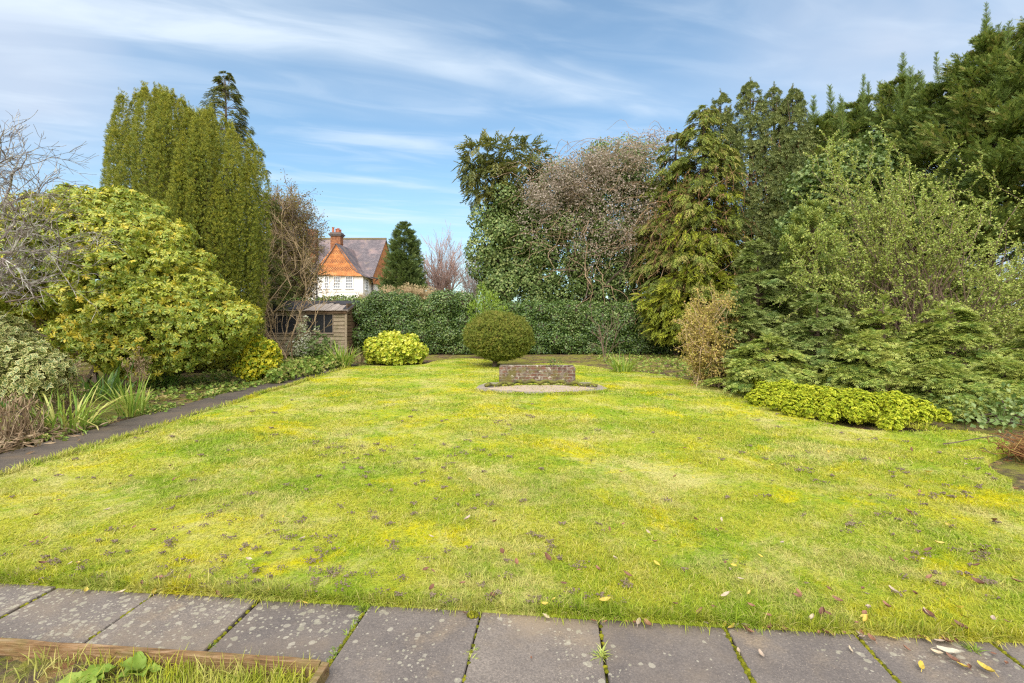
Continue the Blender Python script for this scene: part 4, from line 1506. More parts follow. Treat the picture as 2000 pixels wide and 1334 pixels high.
# ---- multi-stemmed bare shrub in front of the shed
def tan_shrub():
    b = at(545, HY, 16.6)
    b[2] = -0.03
    rt = root('bare_shrub', b, 'leafless tan multi-stemmed shrub fanning up in front of the shed', 'shrub')
    q = np.random.default_rng(8)
    ps = []
    ends = [(512, 560), (525, 500), (540, 455), (556, 445), (575, 455), (592, 490), (604, 540), (505, 590), (566, 510), (640, 585), (550, 420)]
    for i, (px, py) in enumerate(ends):
        e = at(px, py, 16.6 + q.uniform(-0.7, 0.7))
        s = b + [q.normal(0, 0.2), q.normal(0, 0.15), 0]
        path = strand(s, e, 0.12, q, 9, 0.5)
        ps.append((path, np.linspace(0.021, 0.006, 9), 3))
        for j in range(3, 9):
            for k in range(1):
                d = norm(path[min(j + 1, 8)] - path[j - 1])
                d = d + norm(np.cross(d, q.normal(size=3))) * q.uniform(0.3, 0.9) + [0, 0, 0.15]
                branch_paths(path[j], d, q.uniform(0.35, 0.95), 0.010, 2, q, (2, 3), 0.6, 0.16, 0.02, 0.6, 5, ps, 0.2, 0.0055)
    paths_mesh(ps, (3, 3, 4, 5)).build('stems', M_TANTWIG, rt)


tan_shrub()


def twiggy_tree():
    Y = 23.0
    b = at(562, HY, Y)
    b[2] = -0.05
    rt = root('deciduous_tree', b, 'rounded brown twiggy tree behind the shed and right of the upright yew', 'tree')
    q = np.random.default_rng(31)
    ps = []
    br0 = b + [0, 0, 1.6]
    ps.append((np.array([b, b + [0.05, 0, 0.8], br0]), np.array([0.16, 0.14, 0.12]), 3))
    tips = []
    for k in range(60):
        px, py = q.uniform(520, 614), q.uniform(395, 575)
        if (px - 556) ** 2 / 44 ** 2 + (py - 485) ** 2 / 95 ** 2 > 1:
            continue
        e = at(px, py, Y + q.uniform(-1.3, 1.3))
        path = strand(br0, e, 0.2, q, 7, 0.5)
        ps.append((path, np.linspace(0.06, 0.014, 7), 2))
        n0 = len(ps)
        for j in range(2, 7):
            for m in range(4):
                d = norm(path[min(j + 1, 6)] - path[j - 1])
                d = d + norm(np.cross(d, q.normal(size=3))) * q.uniform(0.5, 1.5)
                branch_paths(path[j], d, q.uniform(0.4, 1.1), 0.013, 2, q, (3, 5), 0.8, 0.2, 0.0, 0.6, 5, ps, 0.2, 0.008)
        tips += [pp[0][-1] for pp in ps[n0:] if pp[2] == 0]
    paths_mesh(ps, (3, 3, 4, 6)).build('branches', bark_mat('pale_brown_twig', (0.20, 0.145, 0.10), (0.34, 0.26, 0.19)), rt)
    T = np.array(tips)
    T = T[q.random(len(T)) < 0.8]
    T = np.repeat(T, 4, 0) + q.normal(0, 0.10, (4 * len(T), 3))
    lf = MB()
    lf.scatter(LEAF4, T, q.normal(size=(len(T), 3)), q.normal(size=(len(T), 3)), 0.085 * q.uniform(0.6, 1.3, len(T)), q.uniform(0, 1, len(T)))
    m = leaf_mat('sparse_olive_leaves', [(0.15, 0.12, 0.05), (0.22, 0.19, 0.07), (0.28, 0.19, 0.11)], rough=0.7, spec=0.1)
    lf.build('leaves', m, rt)


twiggy_tree()


# ---- variegated ivy and shrubs against the shed
def shed_ivy():
    p = at(596, HY, 18.2)
    p[2] = 0
    rt = root('variegated_ivy', p, 'cream and green variegated ivy climbing the shed front between its windows', 'climber')
    L = [pxl(590, 640, 18.1, 11, 0.2), pxl(596, 655, 18.0, 13, 0.2), pxl(588, 668, 17.9, 14, 0.22), pxl(575, 678, 17.8, 15, 0.25), pxl(600, 675, 17.8, 13, 0.22), pxl(596, 622, 18.2, 7, 0.12), pxl(585, 692, 17.7, 16, 0.25), pxl(617, 642, 18.1, 6, 0.12), pxl(610, 690, 17.5, 12, 0.22)]
    mb = MB()
    leafage(mb, L, LEAFB, 0.085, 240, out=0.2, droop=0.6, tint=(0.3, 1.0), depth=(0.7, 1.15), keep=0.6)
    mb.build('leaves', M_VARIVY, rt)
    st = MB()
    q = np.random.default_rng(1)
    for c, r in L:
        st.tube(strand(p + [q.normal(0, .1), -0.3, 0], c, 0, q, 5, 0.2), np.linspace(0.012, 0.005, 5), 4, cap=False)
    st.build('stems', M_BARK, rt)
    p2 = at(628, HY, 17.4)
    p2[2] = 0
    L = [pxl(625, 668, 17.4, 17, 0.35), pxl(643, 675, 17.4, 14, 0.3), pxl(612, 680, 17.2, 14, 0.3), pxl(632, 688, 17.2, 18, 0.32), pxl(600, 692, 16.9, 10, 0.2)]
    leafy_shrub('green_ivy_bush', p2, L, M_IVY, 'dark green glossy ivy bush under the right shed window', LEAFB, 0.12, 90, shoots=False, tint=(0.25, 0.95), rand=0.7)
    p3 = ground_at(585, 735)
    L = [(ground_at(x, y) + [0, 0, 0.14], np.array([r, r * 0.8, r * 0.75])) for x, y, r in ((555, 742, 0.30), (580, 735, 0.34), (605, 730, 0.32), (630, 722, 0.32), (650, 718, 0.26), (570, 728, 0.30), (600, 722, 0.28), (540, 748, 0.22))]
    leafy_shrub('low_green_shrub', p3, L, M_COVER, 'low mixed leafy border plants along the far end of the slab path', ROSB, 0.075, 150, tint=(0.1, 0.95), cat='plant', rand=0.9)


shed_ivy()

# bed ground cover: low weeds and leaf litter between path and shrubs
def bed_cover():
    mb = MB()
    q = np.random.default_rng(10)
    n = 5200
    P = np.stack([q.uniform(-9.5, -5.72, n), 4.8 + 13 * q.random(n) ** 1.2, np.full(n, -0.045)], 1)
    P = P[vnoise(P, 1.7, 2) > -0.15]
    P[:, 2] += q.uniform(0, 0.07, len(P)) * (0.4 + 0.8 * q.random(len(P)))
    m = len(P)
    mb.scatter(ROSB, P, q.normal(0, 0.5, (m, 3)) + [0, 0, 1], q.normal(size=(m, 3)), 0.055 * q.uniform(0.5, 1.6, m), q.uniform(0, 1, m))
    n = 2600
    P = np.stack([-5.62 + q.normal(0, 0.09, n), 4.6 + 10.2 * q.random(n), np.full(n, -0.02)], 1)
    P[:, 0] += 0.16 * vnoise(P * [0, 1, 0], 1.9, 4)
    P = P[vnoise(P, 2.3, 6) > -0.1]
    P[:, 2] += q.uniform(0, 0.08, len(P))
    m = len(P)
    mb.scatter(ROSB, P, q.normal(0, 0.5, (m, 3)) + [0.2, 0, 1], q.normal(size=(m, 3)), 0.038 * q.uniform(0.5, 1.6, m), q.uniform(0, 1, m))
    n = 1800
    P = np.stack([q.uniform(3.0, 8.0, n), q.uniform(9, 20, n), np.full(n, -0.045)], 1)
    P = P[~in_poly(P, lawn_poly)]
    m = len(P)
    mb.scatter(ROSB, P, q.normal(0, 0.5, (m, 3)) + [0, 0, 1], q.normal(size=(m, 3)), 0.07 * q.uniform(0.5, 1.4, m), q.uniform(0.2, 1, m))
    return tag(mb.build('ground_cover', M_COVER), 'low weeds and creeping leaves spread over the planting beds', 'ground cover', kind='stuff')


bed_cover()


# ================================================================== THE HOUSE BEYOND
def mat_tilehang():
    m, nt, out = new_mat('orange_hung_tiles')
    g = nt.obj()
    sp = nt.node('ShaderNodeSeparateXYZ')
    nt.put(sp.inputs[0], nt.geo())
    cb = nt.node('ShaderNodeCombineXYZ')
    nt.put(cb.inputs[0], nt.math('ADD', sp.outputs[0], sp.outputs[1]))
    nt.put(cb.inputs[1], sp.outputs[2])
    bk = nt.node('ShaderNodeTexBrick')
    nt.put(bk.inputs['Vector'], cb.outputs[0])
    bk.inputs['Color1'].default_value = (0.58, 0.22, 0.07, 1)
    bk.inputs['Color2'].default_value = (0.46, 0.16, 0.055, 1)
    bk.inputs['Mortar'].default_value = (0.16, 0.075, 0.045, 1)
    bk.inputs['Scale'].default_value = 1.0
    bk.inputs['Mortar Size'].default_value = 0.012
    bk.inputs['Brick Width'].default_value = 0.17
    bk.inputs['Row Height'].default_value = 0.115
    c = nt.mix(nt.maprange(nt.noise(cb.outputs[0], 2.2, 5, 0.7), 0.4, 0.7), bk.outputs[0], (0.60, 0.27, 0.10))
    # bands of club tiles with dark notches
    z = sp.outputs[2]
    def zb(a, b):
        return nt.math('MULTIPLY', nt.math('GREATER_THAN', z, a), nt.math('LESS_THAN', z, b))
    vo = nt.node('ShaderNodeTexVoronoi', feature='F1', voronoi_dimensions='2D')
    row = nt.math('FLOOR', nt.math('DIVIDE', z, 0.115))
    cx = nt.math('FRACT', nt.math('ADD', nt.math('DIVIDE', nt.math('ADD', sp.outputs[0], sp.outputs[1]), 0.23), nt.math('MULTIPLY', row, 0.5)))
    cz = nt.math('FRACT', nt.math('DIVIDE', z, 0.115))
    dx = nt.math('ABSOLUTE', nt.math('SUBTRACT', cx, 0.5))
    dz = nt.math('ABSOLUTE', nt.math('SUBTRACT', cz, 0.4))
    dot = nt.maprange(nt.math('ADD', nt.math('MULTIPLY', dx, 1.0), nt.math('MULTIPLY', dz, 0.6)), 0.32, 0.22)
    bands = nt.math('ADD', nt.math('ADD', zb(5.55, 5.95), zb(6.28, 6.62)), zb(7.15, 7.45), clamp=True)
    c = nt.mix(nt.math('MULTIPLY', nt.math('MULTIPLY', dot, bands), 0.9), c, (0.10, 0.06, 0.055))
    surf(nt, out, c, 0.85, 0.2, nt.bump(bk.outputs[1], 0.5, 0.02))
    return m


def mat_rooftile():
    m, nt, out = new_mat('purple_grey_roof_tiles')
    sp = nt.node('ShaderNodeSeparateXYZ')
    nt.put(sp.inputs[0], nt.geo())
    cb = nt.node('ShaderNodeCombineXYZ')
    nt.put(cb.inputs[0], nt.math('ADD', sp.outputs[0], nt.math('MULTIPLY', sp.outputs[1], 0.3)))
    nt.put(cb.inputs[1], sp.outputs[2])
    bk = nt.node('ShaderNodeTexBrick')
    nt.put(bk.inputs['Vector'], cb.outputs[0])
    bk.inputs['Color1'].default_value = (0.185, 0.160, 0.170, 1)
    bk.inputs['Color2'].default_value = (0.125, 0.108, 0.118, 1)
    bk.inputs['Mortar'].default_value = (0.07, 0.06, 0.065, 1)
    bk.inputs['Scale'].default_value = 1.0
    bk.inputs['Mortar Size'].default_value = 0.010
    bk.inputs['Brick Width'].default_value = 0.18
    bk.inputs['Row Height'].default_value = 0.10
    g = nt.geo()
    c = nt.mix(nt.maprange(nt.noise(g, 0.8, 5, 0.7), 0.46, 0.68), bk.outputs[0], (0.26, 0.19, 0.185))
    c = nt.mix(nt.math('MULTIPLY', nt.maprange(nt.noise(g, 1.6, 5, 0.7), 0.58, 0.7), 0.6), c, (0.22, 0.19, 0.10))
    surf(nt, out, c, 0.85, 0.25, nt.bump(bk.outputs[1], 0.5, 0.02))
    return m


def mat_brick(name, c1, c2, mort, bw=0.225, rh=0.075, ms=0.010, moss=None, axis_xy=True):
    m, nt, out = new_mat(name)
    g = nt.geo()
    sp = nt.node('ShaderNodeSeparateXYZ')
    nt.put(sp.inputs[0], g)
    cb = nt.node('ShaderNodeCombineXYZ')
    nt.put(cb.inputs[0], nt.math('ADD', sp.outputs[0], sp.outputs[1]))
    nt.put(cb.inputs[1], sp.outputs[2])
    bk = nt.node('ShaderNodeTexBrick')
    nt.put(bk.inputs['Vector'], cb.outputs[0])
    bk.inputs['Color1'].default_value = c1 + (1,)
    bk.inputs['Color2'].default_value = c2 + (1,)
    bk.inputs['Mortar'].default_value = mort + (1,)
    bk.inputs['Scale'].default_value = 1.0
    bk.inputs['Mortar Size'].default_value = ms
    bk.inputs['Brick Width'].default_value = bw
    bk.inputs['Row Height'].default_value = rh
    c = nt.mix(nt.maprange(nt.noise(g, 5, 5, 0.7), 0.35, 0.75), bk.outputs[0], (c2[0] * 0.5, c2[1] * 0.5, c2[2] * 0.55))
    if moss:
        for (loc, sc_, lo, hi, col) in moss:
            c = nt.mix(nt.math('MULTIPLY', nt.maprange(nt.noise(nt.mapping(g, loc=loc), sc_, 6, 0.75), lo, hi), 0.75), c, col)
    surf(nt, out, c, 0.92, 0.15, nt.bump(nt.math('ADD', bk.outputs[1], nt.noise(g, 30, 4)), 0.7, 0.01))
    return m


M_TILE, M_ROOF = mat_tilehang(), mat_rooftile()
M_STACK = mat_brick('stack_brick', (0.42, 0.17, 0.07), (0.30, 0.12, 0.06), (0.22, 0.16, 0.12), 0.3, 0.1)
M_RENDER = plain('white_render', (0.80, 0.76, 0.72), 0.85, 0.2, 0.08, 1.2)
M_WHITE = plain('white_paint', (0.82, 0.81, 0.80), 0.5, 0.4, 0.04)
M_PANE = mat_pane('house_window_glass', (0.16, 0.17, 0.19), 0.06, 0.8)
M_PIPE = plain('dark_gutter_paint', (0.05, 0.05, 0.055), 0.5, 0.4, 0.1)
M_POT = plain('terracotta_pot', (0.48, 0.17, 0.10), 0.8, 0.2, 0.4, 20)
M_CAP = plain('sooty_stack_cap', (0.17, 0.14, 0.13), 0.9, 0.2, 0.4, 8)


def house():
    xw0, xw1 = -17.75, -13.56      # the gabled wing
    Yg = 44.0
    rt = root('house', (-16, 46, 0), 'white house with orange tile-hung gable and brick chimney beyond the hedge', 'house')
    w = MB()
    w.box((xw0, Yg, 0), (xw1, 46.6, 5.2))
    w.box((-25, 46.62, 0), (-13.25, 54.5, 5.0))
    w.build('wall', M_RENDER, rt)
    # tile-hung gable with bell-cast foot
    a = at(657.5, 476.5, Yg)
    pts = [(at(619, 524, Yg)), (at(615, 533, Yg)), (at(626.5, 538.2, Yg)), (at(709, 539.5, Yg)), at(703, 534, Yg), at(697, 527.5, Yg), at(690, 519, Yg), at(680, 505, Yg), at(669, 490, Yg), a, at(645, 491, Yg), at(633, 506, Yg)]
    front = [(p[0], Yg - 0.10 - max(0, 5.7 - p[2]) * 0.25, p[2]) for p in pts]
    back = [(p[0], Yg + 0.02, p[2]) for p in pts]
    g = MB()
    n = len(pts)
    g.faces(front + back, [list(range(n))] + [[i, i + n, (i + 1) % n + n, (i + 1) % n] for i in range(n)])
    g.build('gable', M_TILE, rt)
    # wing roof: two bell-cast slopes running back from the gable
    prof = [(0, 8.12), (0.55, 7.30), (1.05, 6.58), (1.45, 6.02), (1.80, 5.62), (2.35, 5.28), (2.75, 5.08)]
    xc = a[0]
    r = MB()
    for sgn in (-1, 1):
        V, fs = [], []
        for (dx, z) in prof:
            k = 1.0 if sgn > 0 else 0.93
            V += [(xc + sgn * dx * k, Yg - 0.20, z), (xc + sgn * dx * k, 50.4 - (8.12 - z) * 1.05, z), (xc + sgn * dx * k, Yg - 0.20, z - 0.09), (xc + sgn * dx * k, 50.4 - (8.12 - z) * 1.05, z - 0.09)]
        for i in range(len(prof) - 1):
            o = 4 * i
            fs += [[o, o + 1, o + 5, o + 4], [o + 2, o + 6, o + 7, o + 3], [o, o + 4, o + 6, o + 2]]
        o = 4 * (len(prof) - 1)
        fs += [[o, o + 1, o + 3, o + 2]]
        r.faces(V, fs)
    # main roof
    zr, ze = 9.52, 5.12
    xr, xl = -13.12, -25.2
    V = [(xl, 50.5, zr), (xr, 50.5, zr), (xr, 45.45, ze), (xl, 45.45, ze), (xr, 55.5, ze), (xl, 55.5, ze)]
    V += [(x, y, z - 0.12) for x, y, z in V]
    r.faces(V, [[0, 3, 2, 1], [0, 1, 4, 5], [1, 2, 8, 7], [2, 3, 9, 8], [1, 7, 10, 4], [6, 7, 8, 9], [6, 11, 10, 7]])
    roof = r.build('roof', M_ROOF, rt)
    rd = MB()
    rd.tube([(xl, 50.5, zr + 0.03), (xr, 50.5, zr + 0.03)], 0.12, 6)
    rd.build('ridge_tiles', plain('lichened_ridge', (0.24, 0.20, 0.12), 0.9, 0.1, 0.5, 3), roof)
    # tile-hung end wall facing right
    e = MB()
    V = [(-13.22, 50.5, zr - 0.13), (-13.22, 45.7, ze + 0.08), (-13.22, 55.3, ze + 0.08)]
    V2 = [(-13.42, y, z) for x, y, z in V]
    low = [(-13.12, 45.75, ze - 0.55), (-13.12, 55.3, ze - 0.55)]
    e.faces(V + low + V2, [[0, 1, 2], [1, 3, 4, 2], [0, 5, 6, 1], [0, 2, 7, 5]])
    e.build('end_gable', M_TILE, rt)
    # chimney
    Yc = 46.4
    x0, x1 = at(645.5, 0, Yc)[0], at(664.5, 0, Yc)[0]
    z0, zt = 6.9, at(0, 461, Yc)[2]
    c = MB()
    c.box((x0, Yc, z0), (x1, Yc + 0.8, zt))
    c.box((x0 - 0.03, Yc - 0.03, zt - 0.75), (x1 + 0.03, Yc + 0.83, zt - 0.68))
    ch = c.build('chimney', M_STACK, roof)
    cp = MB()
    cp.box((x0 - 0.08, Yc - 0.08, zt), (x1 + 0.08, Yc + 0.88, zt + 0.12))
    cp.box((x0 - 0.16, Yc - 0.16, zt + 0.12), (x1 + 0.16, Yc + 0.96, zt + 0.24))
    cp.box((x0 - 0.06, Yc - 0.06, zt + 0.24), (x1 + 0.06, Yc + 0.86, zt + 0.36))
    for dx, dy, h in ((0.18, 0.2, 0.52), (0.42, 0.45, 0.40), (0.66, 0.25, 0.42), (0.72, 0.6, 0.36)):
        pp = MB()
        zz = zt + 0.36
        pp.tube([(x0 + dx, Yc + dy, zz), (x0 + dx, Yc + dy, zz + h * 0.85), (x0 + dx, Yc + dy, zz + h * 0.86), (x0 + dx, Yc + dy, zz + h)], [0.12, 0.10, 0.135, 0.125], 10)
        pp.build('chimney_pot', M_POT, roof)
    cp.build('chimney_cap', M_CAP, roof)
    # left-hand chimney, mostly behind the twiggy tree
    Yl = 47.2
    c2 = MB()
    xa = at(601, 0, Yl)[0]
    c2.box((xa, Yl, 6.2), (xa + 0.75, Yl + 0.7, 9.75))
    c2.box((xa - 0.08, Yl - 0.08, 9.752), (xa + 0.83, Yl + 0.78, 9.95))
    c2.build('chimney', M_STACK, roof)

    def window(x0, x1, z0, z1, cols, rows, side=False):
        def m(x, y, z):
            return (x, y, z)
        fr = MB()
        Yw = Yg - 0.005

        def bx(a, b, za, zb, d0, d1):
            if side:
                fr.box((xw1 + d0, a, za), (xw1 + d1, b, zb))
            else:
                fr.box((a, Yw - d1, za), (b, Yw - d0, zb))
        bx(x0 - 0.07, x1 + 0.07, z1, z1 + 0.07, 0.002, 0.07)
        bx(x0 - 0.12, x1 + 0.12, z0 - 0.09, z0, 0.002, 0.12)
        bx(x0 - 0.07, x0, z0 + .001, z1 - .001, 0.002, 0.07)
        bx(x1, x1 + 0.07, z0 + .001, z1 - .001, 0.002, 0.07)
        for k in range(1, cols):
            xx = x0 + (x1 - x0) * k / cols
            bx(xx - 0.016, xx + 0.016, z0 + .002, z1 - .002, 0.012, 0.045)
        for k in range(1, rows):
            zz = z0 + (z1 - z0) * k / rows
            hw = 0.032 if k == rows // 2 else 0.016
            bx(x0 + .001, x1 - .001, zz - hw, zz + hw, 0.014, 0.05)
        f = fr.build('window', M_WHITE, rt)
        pn = MB()
        if side:
            pn.box((xw1 + 0.003, x0, z0), (xw1 + 0.011, x1, z1))
        else:
            pn.box((x0, Yw - 0.011, z0), (x1, Yw - 0.003, z1))
        pn.build('pane', M_PANE, f)
    for (p0, p1, cols) in ((635.5, 641.8, 2), (652.5, 664.2, 3), (676.2, 688.3, 3)):
        window(at(p0, 0, Yg)[0], at(p1, 0, Yg)[0], 4.02, 5.02, cols, 4)
    window(44.55, 45.35, 3.95, 4.95, 2, 4, True)
    sl = MB()
    sl.box((xw0 + 0.6, Yg - 0.06, 3.70), (xw1 - 0.3, Yg - 0.002, 3.80))
    sl.build('string_course', M_RENDER, rt)
    for pts in ([(xw1 + 0.72, Yg - 0.2, 5.04), (xw1 + 0.72, 46.3, 5.04)], [(xw0 - 0.12, Yg - 0.05, 5.0), (xw0 - 0.9, 46.0, 4.95)]):
        MB().tube(pts, 0.055, 6).build('gutter', M_PIPE, rt)
    for pts in ([(xw1 + 0.72, 46.2, 5.02), (xw1 + 0.30, 46.4, 4.75), (xw1 + 0.12, 46.5, 4.55), (xw1 + 0.12, 46.5, 0)], [(xw0 + 0.0, Yg - 0.07, 4.95), (xw0 + 0.0, Yg - 0.07, 0)]):
        dp = MB()
        dp.tube(pts, 0.05, 6)
        dp.build('downpipe', M_PIPE, rt)


house()


# ================================================================== FAR TREES AND HEDGES
def far_conifer():
    Y = 36.0
    b = at(789, HY, Y)
    b[2] = -0.05
    rt = root('fir_tree', b, 'dense dark green cone-shaped conifer right of the orange-gabled house', 'tree')
    mb, br = MB(), MB()
    H = CH + (HY - 436) / F * Y
    conifer(mb, b, H, 1.75, 480, 26, FROND, 0.36, rise=0.4, droop=0.1, z0=0.12, p=0.55, tint=(0.1, 0.85), seed=14, upb=0.4, bulge=0.05, brk=None, flat=False)
    br.tube([b, b + [0, 0, H * 0.95]], [0.2, 0.03], 7)
    br.ellipsoid(b + [0, 0, H * 0.40], (1.0, 0.8, H * 0.30), 10, 7, 0.1)
    mb.build('crown', M_FIR, rt)
    br.build('trunk', M_BARK, rt)


far_conifer()


def fan_tree(px, py, Y, wpx, n, mat, label, seed, twist=0.5):
    b = at(px, HY, Y)
    b[2] = -0.05
    rt = root('bare_tree', b, label, 'tree')
    H = CH + (HY - py) / F * Y
    q = np.random.default_rng(seed)
    ps = [(np.array([b, b + [0, 0, H * 0.18], b + [0.02, 0, H * 0.34]]), np.array([0.16, 0.14, 0.12]), 3)]
    R0 = wpx / F * Y
    for k in range(n):
        a = q.uniform(0, 6.28)
        r = R0 * math.sqrt(q.random())
        z = H * (1 - 0.35 * (r / R0) ** 2) * q.uniform(0.72, 1.0)
        e = b + [r * math.cos(a), r * math.sin(a), z]
        s = b + [0, 0, H * q.uniform(0.16, 0.36)]
        path = strand(s, e, 0.25 * r, q, 7, 0.25)
        ps.append((path, np.linspace(0.045, 0.010, 7), 2))
        for j in range(2, 7):
            for m in range(2):
                d = norm(path[min(j + 1, 6)] - path[j - 1])
                d = d + norm(np.cross(d, q.normal(size=3))) * twist * q.uniform(0.5, 1.2) + [0, 0, 0.25]
                branch_paths(path[j], d, q.uniform(0.7, 1.6), 0.018, 1, q, (2, 4), 0.5, 0.1, 0.05, 0.6, 5, ps, 0.2, 0.010)
    paths_mesh(ps, (3, 3, 4, 6)).build('branches', mat, rt)


fan_tree(868, 470, 40.0, 42, 46, M_REDTWIG, 'reddish bare tree with upright twigs right of the cone-shaped conifer', 3)
fan_tree(925, 488, 43.0, 26, 20, M_GREYTWIG, 'small grey bare tree between the reddish bare tree and the ivy-clad tree', 4, 0.8)


def hedge_lumps(x0, x1, Y, h, dy, step, r, seed, top=None):
    q = np.random.default_rng(seed)
    L = []
    x = x0
    while x <= x1:
        for yy_ in (Y, Y + dy):
            z = 0.25
            hh = h if top is None else top(x)
            while z < hh - r * 0.5:
                k = r * q.uniform(0.8, 1.2)
                L.append((np.array([x + q.normal(0, step * 0.2), yy_ + q.normal(0, 0.10), min(z + q.normal(0, 0.05), hh - k * 0.9)]), np.array([k, k * 0.85, k * 0.9])))
                z += r * 1.05
        x += step
    return L


def hedge(name, x0, x1, Y, h, dy, step, r, mat, label, size, dens, tpl=LEAFB, tint=(0.05, 0.95), seed=1, top=None, cat='hedge', inner=True, coremat=None, tdrop=0.35, corehi=0.62):
    rt = root(name, ((x0 + x1) / 2, Y + dy / 2, 0), label, cat)
    L = hedge_lumps(x0, x1, Y, h, dy, step, r, seed, top)
    mb = MB()
    leafage(mb, L, tpl, size, dens, out=0.35, droop=tdrop, tint=tint, depth=(0.84, 1.10), keep=0.86, back=0.05, rand=0.7)
    if inner:
        leafage(mb, L, tpl, size * 1.2, dens * 0.45, out=0.2, droop=tdrop, tint=tint, depth=(0.6, 0.88), keep=0.66, back=0.03, rand=0.8)
    mb.build('foliage', mat, rt)
    cr = core([l for l in L], corehi)
    cr.build('branches', coremat or M_BARK, rt)
    return rt


# the tall evergreen hedge along the far end
hedge('evergreen_hedge', -0.9, 6.9, 19.6, 2.12, 0.7, 0.52, 0.38, M_HEDGE, 'clipped dark glossy hedge behind the round bush and the strap-leaved clump', 0.078, 400, seed=2, tint=(0.0, 0.85))
hedge('ivy_hedge', -6.1, -1.35, 19.5, 2.3, 0.9, 0.6, 0.46, M_HEDGE, 'bulging looser dark hedge right of the shed and behind the golden rounded shrub', 0.078, 400, tint=(0.0, 0.85), seed=3,
      top=lambda x: 2.15 + 0.45 * math.exp(-((x + 5.1) / 0.9) ** 2) + 0.42 * math.exp(-((x + 2.6) / 1.3) ** 2))
hedge('laurel_hedge', -11.5, -6.0, 22.0, 2.55, 0.8, 0.6, 0.42, M_LAUREL, 'lighter green leafy hedge rising behind the shed roof', 0.11, 170, seed=4, top=lambda x: 2.45 + 0.2 * math.sin(x * 1.3))
hedge('beech_hedge', -8.6, -2.4, 28.0, 3.35, 0.9, 0.7, 0.5, M_BEECH, 'tan leafless clipped hedge beyond the dark hedge under the cone-shaped conifer', 0.16, 130, tpl=NARROW, seed=5, coremat=M_TANTWIG, tdrop=-0.3, top=lambda x: 3.0 + 0.38 * math.exp(-((x + 6.2) / 1.5) ** 2))

# glimpse of the boundary fence on the left
def fence():
    rt = root('boundary_fence', (-13.6, 12, 0), 'brown board fence glimpsed through the evergreen shrub on the left', 'fence')
    bm = MB()
    y = 3.0
    while y < 22:
        bm.box((-13.62 + rng.uniform(-.006, .006), y, 0.02), (-13.60, y + 0.14, 1.8 + rng.uniform(-.02, .02)), t=rng.random())
        y += 0.15
    bm.build('boards', M_CLADDARK, rt)
    for k in range(8):
        p = MB()
        p.box((-13.6, 3 + 2.6 * k, -0.05), (-13.5, 3.1 + 2.6 * k, 1.9))
        p.build('post', M_POST, rt)


fence()


# ================================================================== MIDDLE: CLIPPED DOME, BRIGHT SHRUB, BRICK POND
def dome():
    b = at(967, HY, 14.3)
    b[2] = 0
    rt = root('clipped_bush', b, 'dome-shaped clipped bush on a short trunk behind the brick planter', 'bush')
    mb = MB()
    c = b + [0.10, 0, 0.88]
    n = 11000
    u = unit(n)
    u = u[(u[:, 1] < 0.45) | (rng.random(n) < 0.4)]
    n = len(u)
    lump = 1 + 0.045 * vnoise(u, 5, 3) + 0.03 * vnoise(u, 11, 4)
    ra = np.where(u[:, 2:] > 0, np.array([0.97, 0.9, 0.72]), np.array([0.99, 0.9, 0.66]))
    P = c + u * ra * (lump * rng.uniform(0.86, 1.03, n))[:, None]
    P[:, 0] += 0.10 * np.clip(-(P[:, 2] - 0.9), 0, 1)
    ok = P[:, 2] > 0.13 + 0.1 * vnoise(P, 3, 4)
    P, u = P[ok], u[ok]
    D = u + np.array([0, 0, 0.25]) + rng.normal(0, 0.5, P.shape)
    mb.scatter(BRUSHW, P, D, rng.normal(size=P.shape), 0.085 * rng.uniform(0.6, 1.3, len(P)), np.clip(rng.normal(0.45, 0.22, len(P)) + 0.15 * u[:, 2], 0, 1))
    n = 2500
    P = c + unit(n) * np.array([0.95, 0.85, 0.62]) * rng.uniform(0.5, 0.88, (n, 1))
    mb.scatter(BRUSHW, P, rng.normal(size=P.shape), rng.normal(size=P.shape), 0.14, rng.uniform(0, 1, n))
    mb.build('foliage', M_CLIPPED, rt)
    t = MB()
    q = np.random.default_rng(2)
    t.tube([b + [-0.02, 0, -0.06], b + [0, 0, 0.16], b + [0.05, 0, 0.4]], [0.085, 0.07, 0.06], 8)
    for k in range(14):
        a = q.uniform(0, 6.28)
        t.tube(strand(b + [0, 0, 0.15], c + [0.75 * math.cos(a), 0.7 * math.sin(a), q.uniform(-0.35, 0.4)], -0.05, q, 5, 0.2), np.linspace(0.035, 0.008, 5), 5, cap=False)
    t.ellipsoid(c, (0.62, 0.55, 0.40), 12, 8, 0.1)
    t.build('trunk', M_BARK, rt)


dome()

b = at(945, HY, 17.8)
b[2] = 0
Lm = [pxl(945, 640, 17.8, 30, 0.5), pxl(935, 610, 17.8, 22, 0.4), pxl(955, 600, 17.7, 24, 0.4), pxl(945, 580, 17.8, 15, 0.28), pxl(940, 562, 17.8, 8, 0.15), pxl(962, 580, 17.8, 10, 0.2), pxl(925, 645, 17.6, 16, 0.3), pxl(970, 620, 17.7, 14, 0.3), pxl(920, 668, 17.4, 10, 0.25), pxl(926, 595, 17.8, 7, 0.15), pxl(985, 606, 17.7, 7, 0.15)]
leafy_shrub('upright_shrub', b, Lm, M_BRIGHT, 'fresh green upright shrub rising behind the clipped dome-shaped bush', NARROW, 0.10, 260, shoots=True, rand=0.7, up=0.9, tint=(0.1, 1))

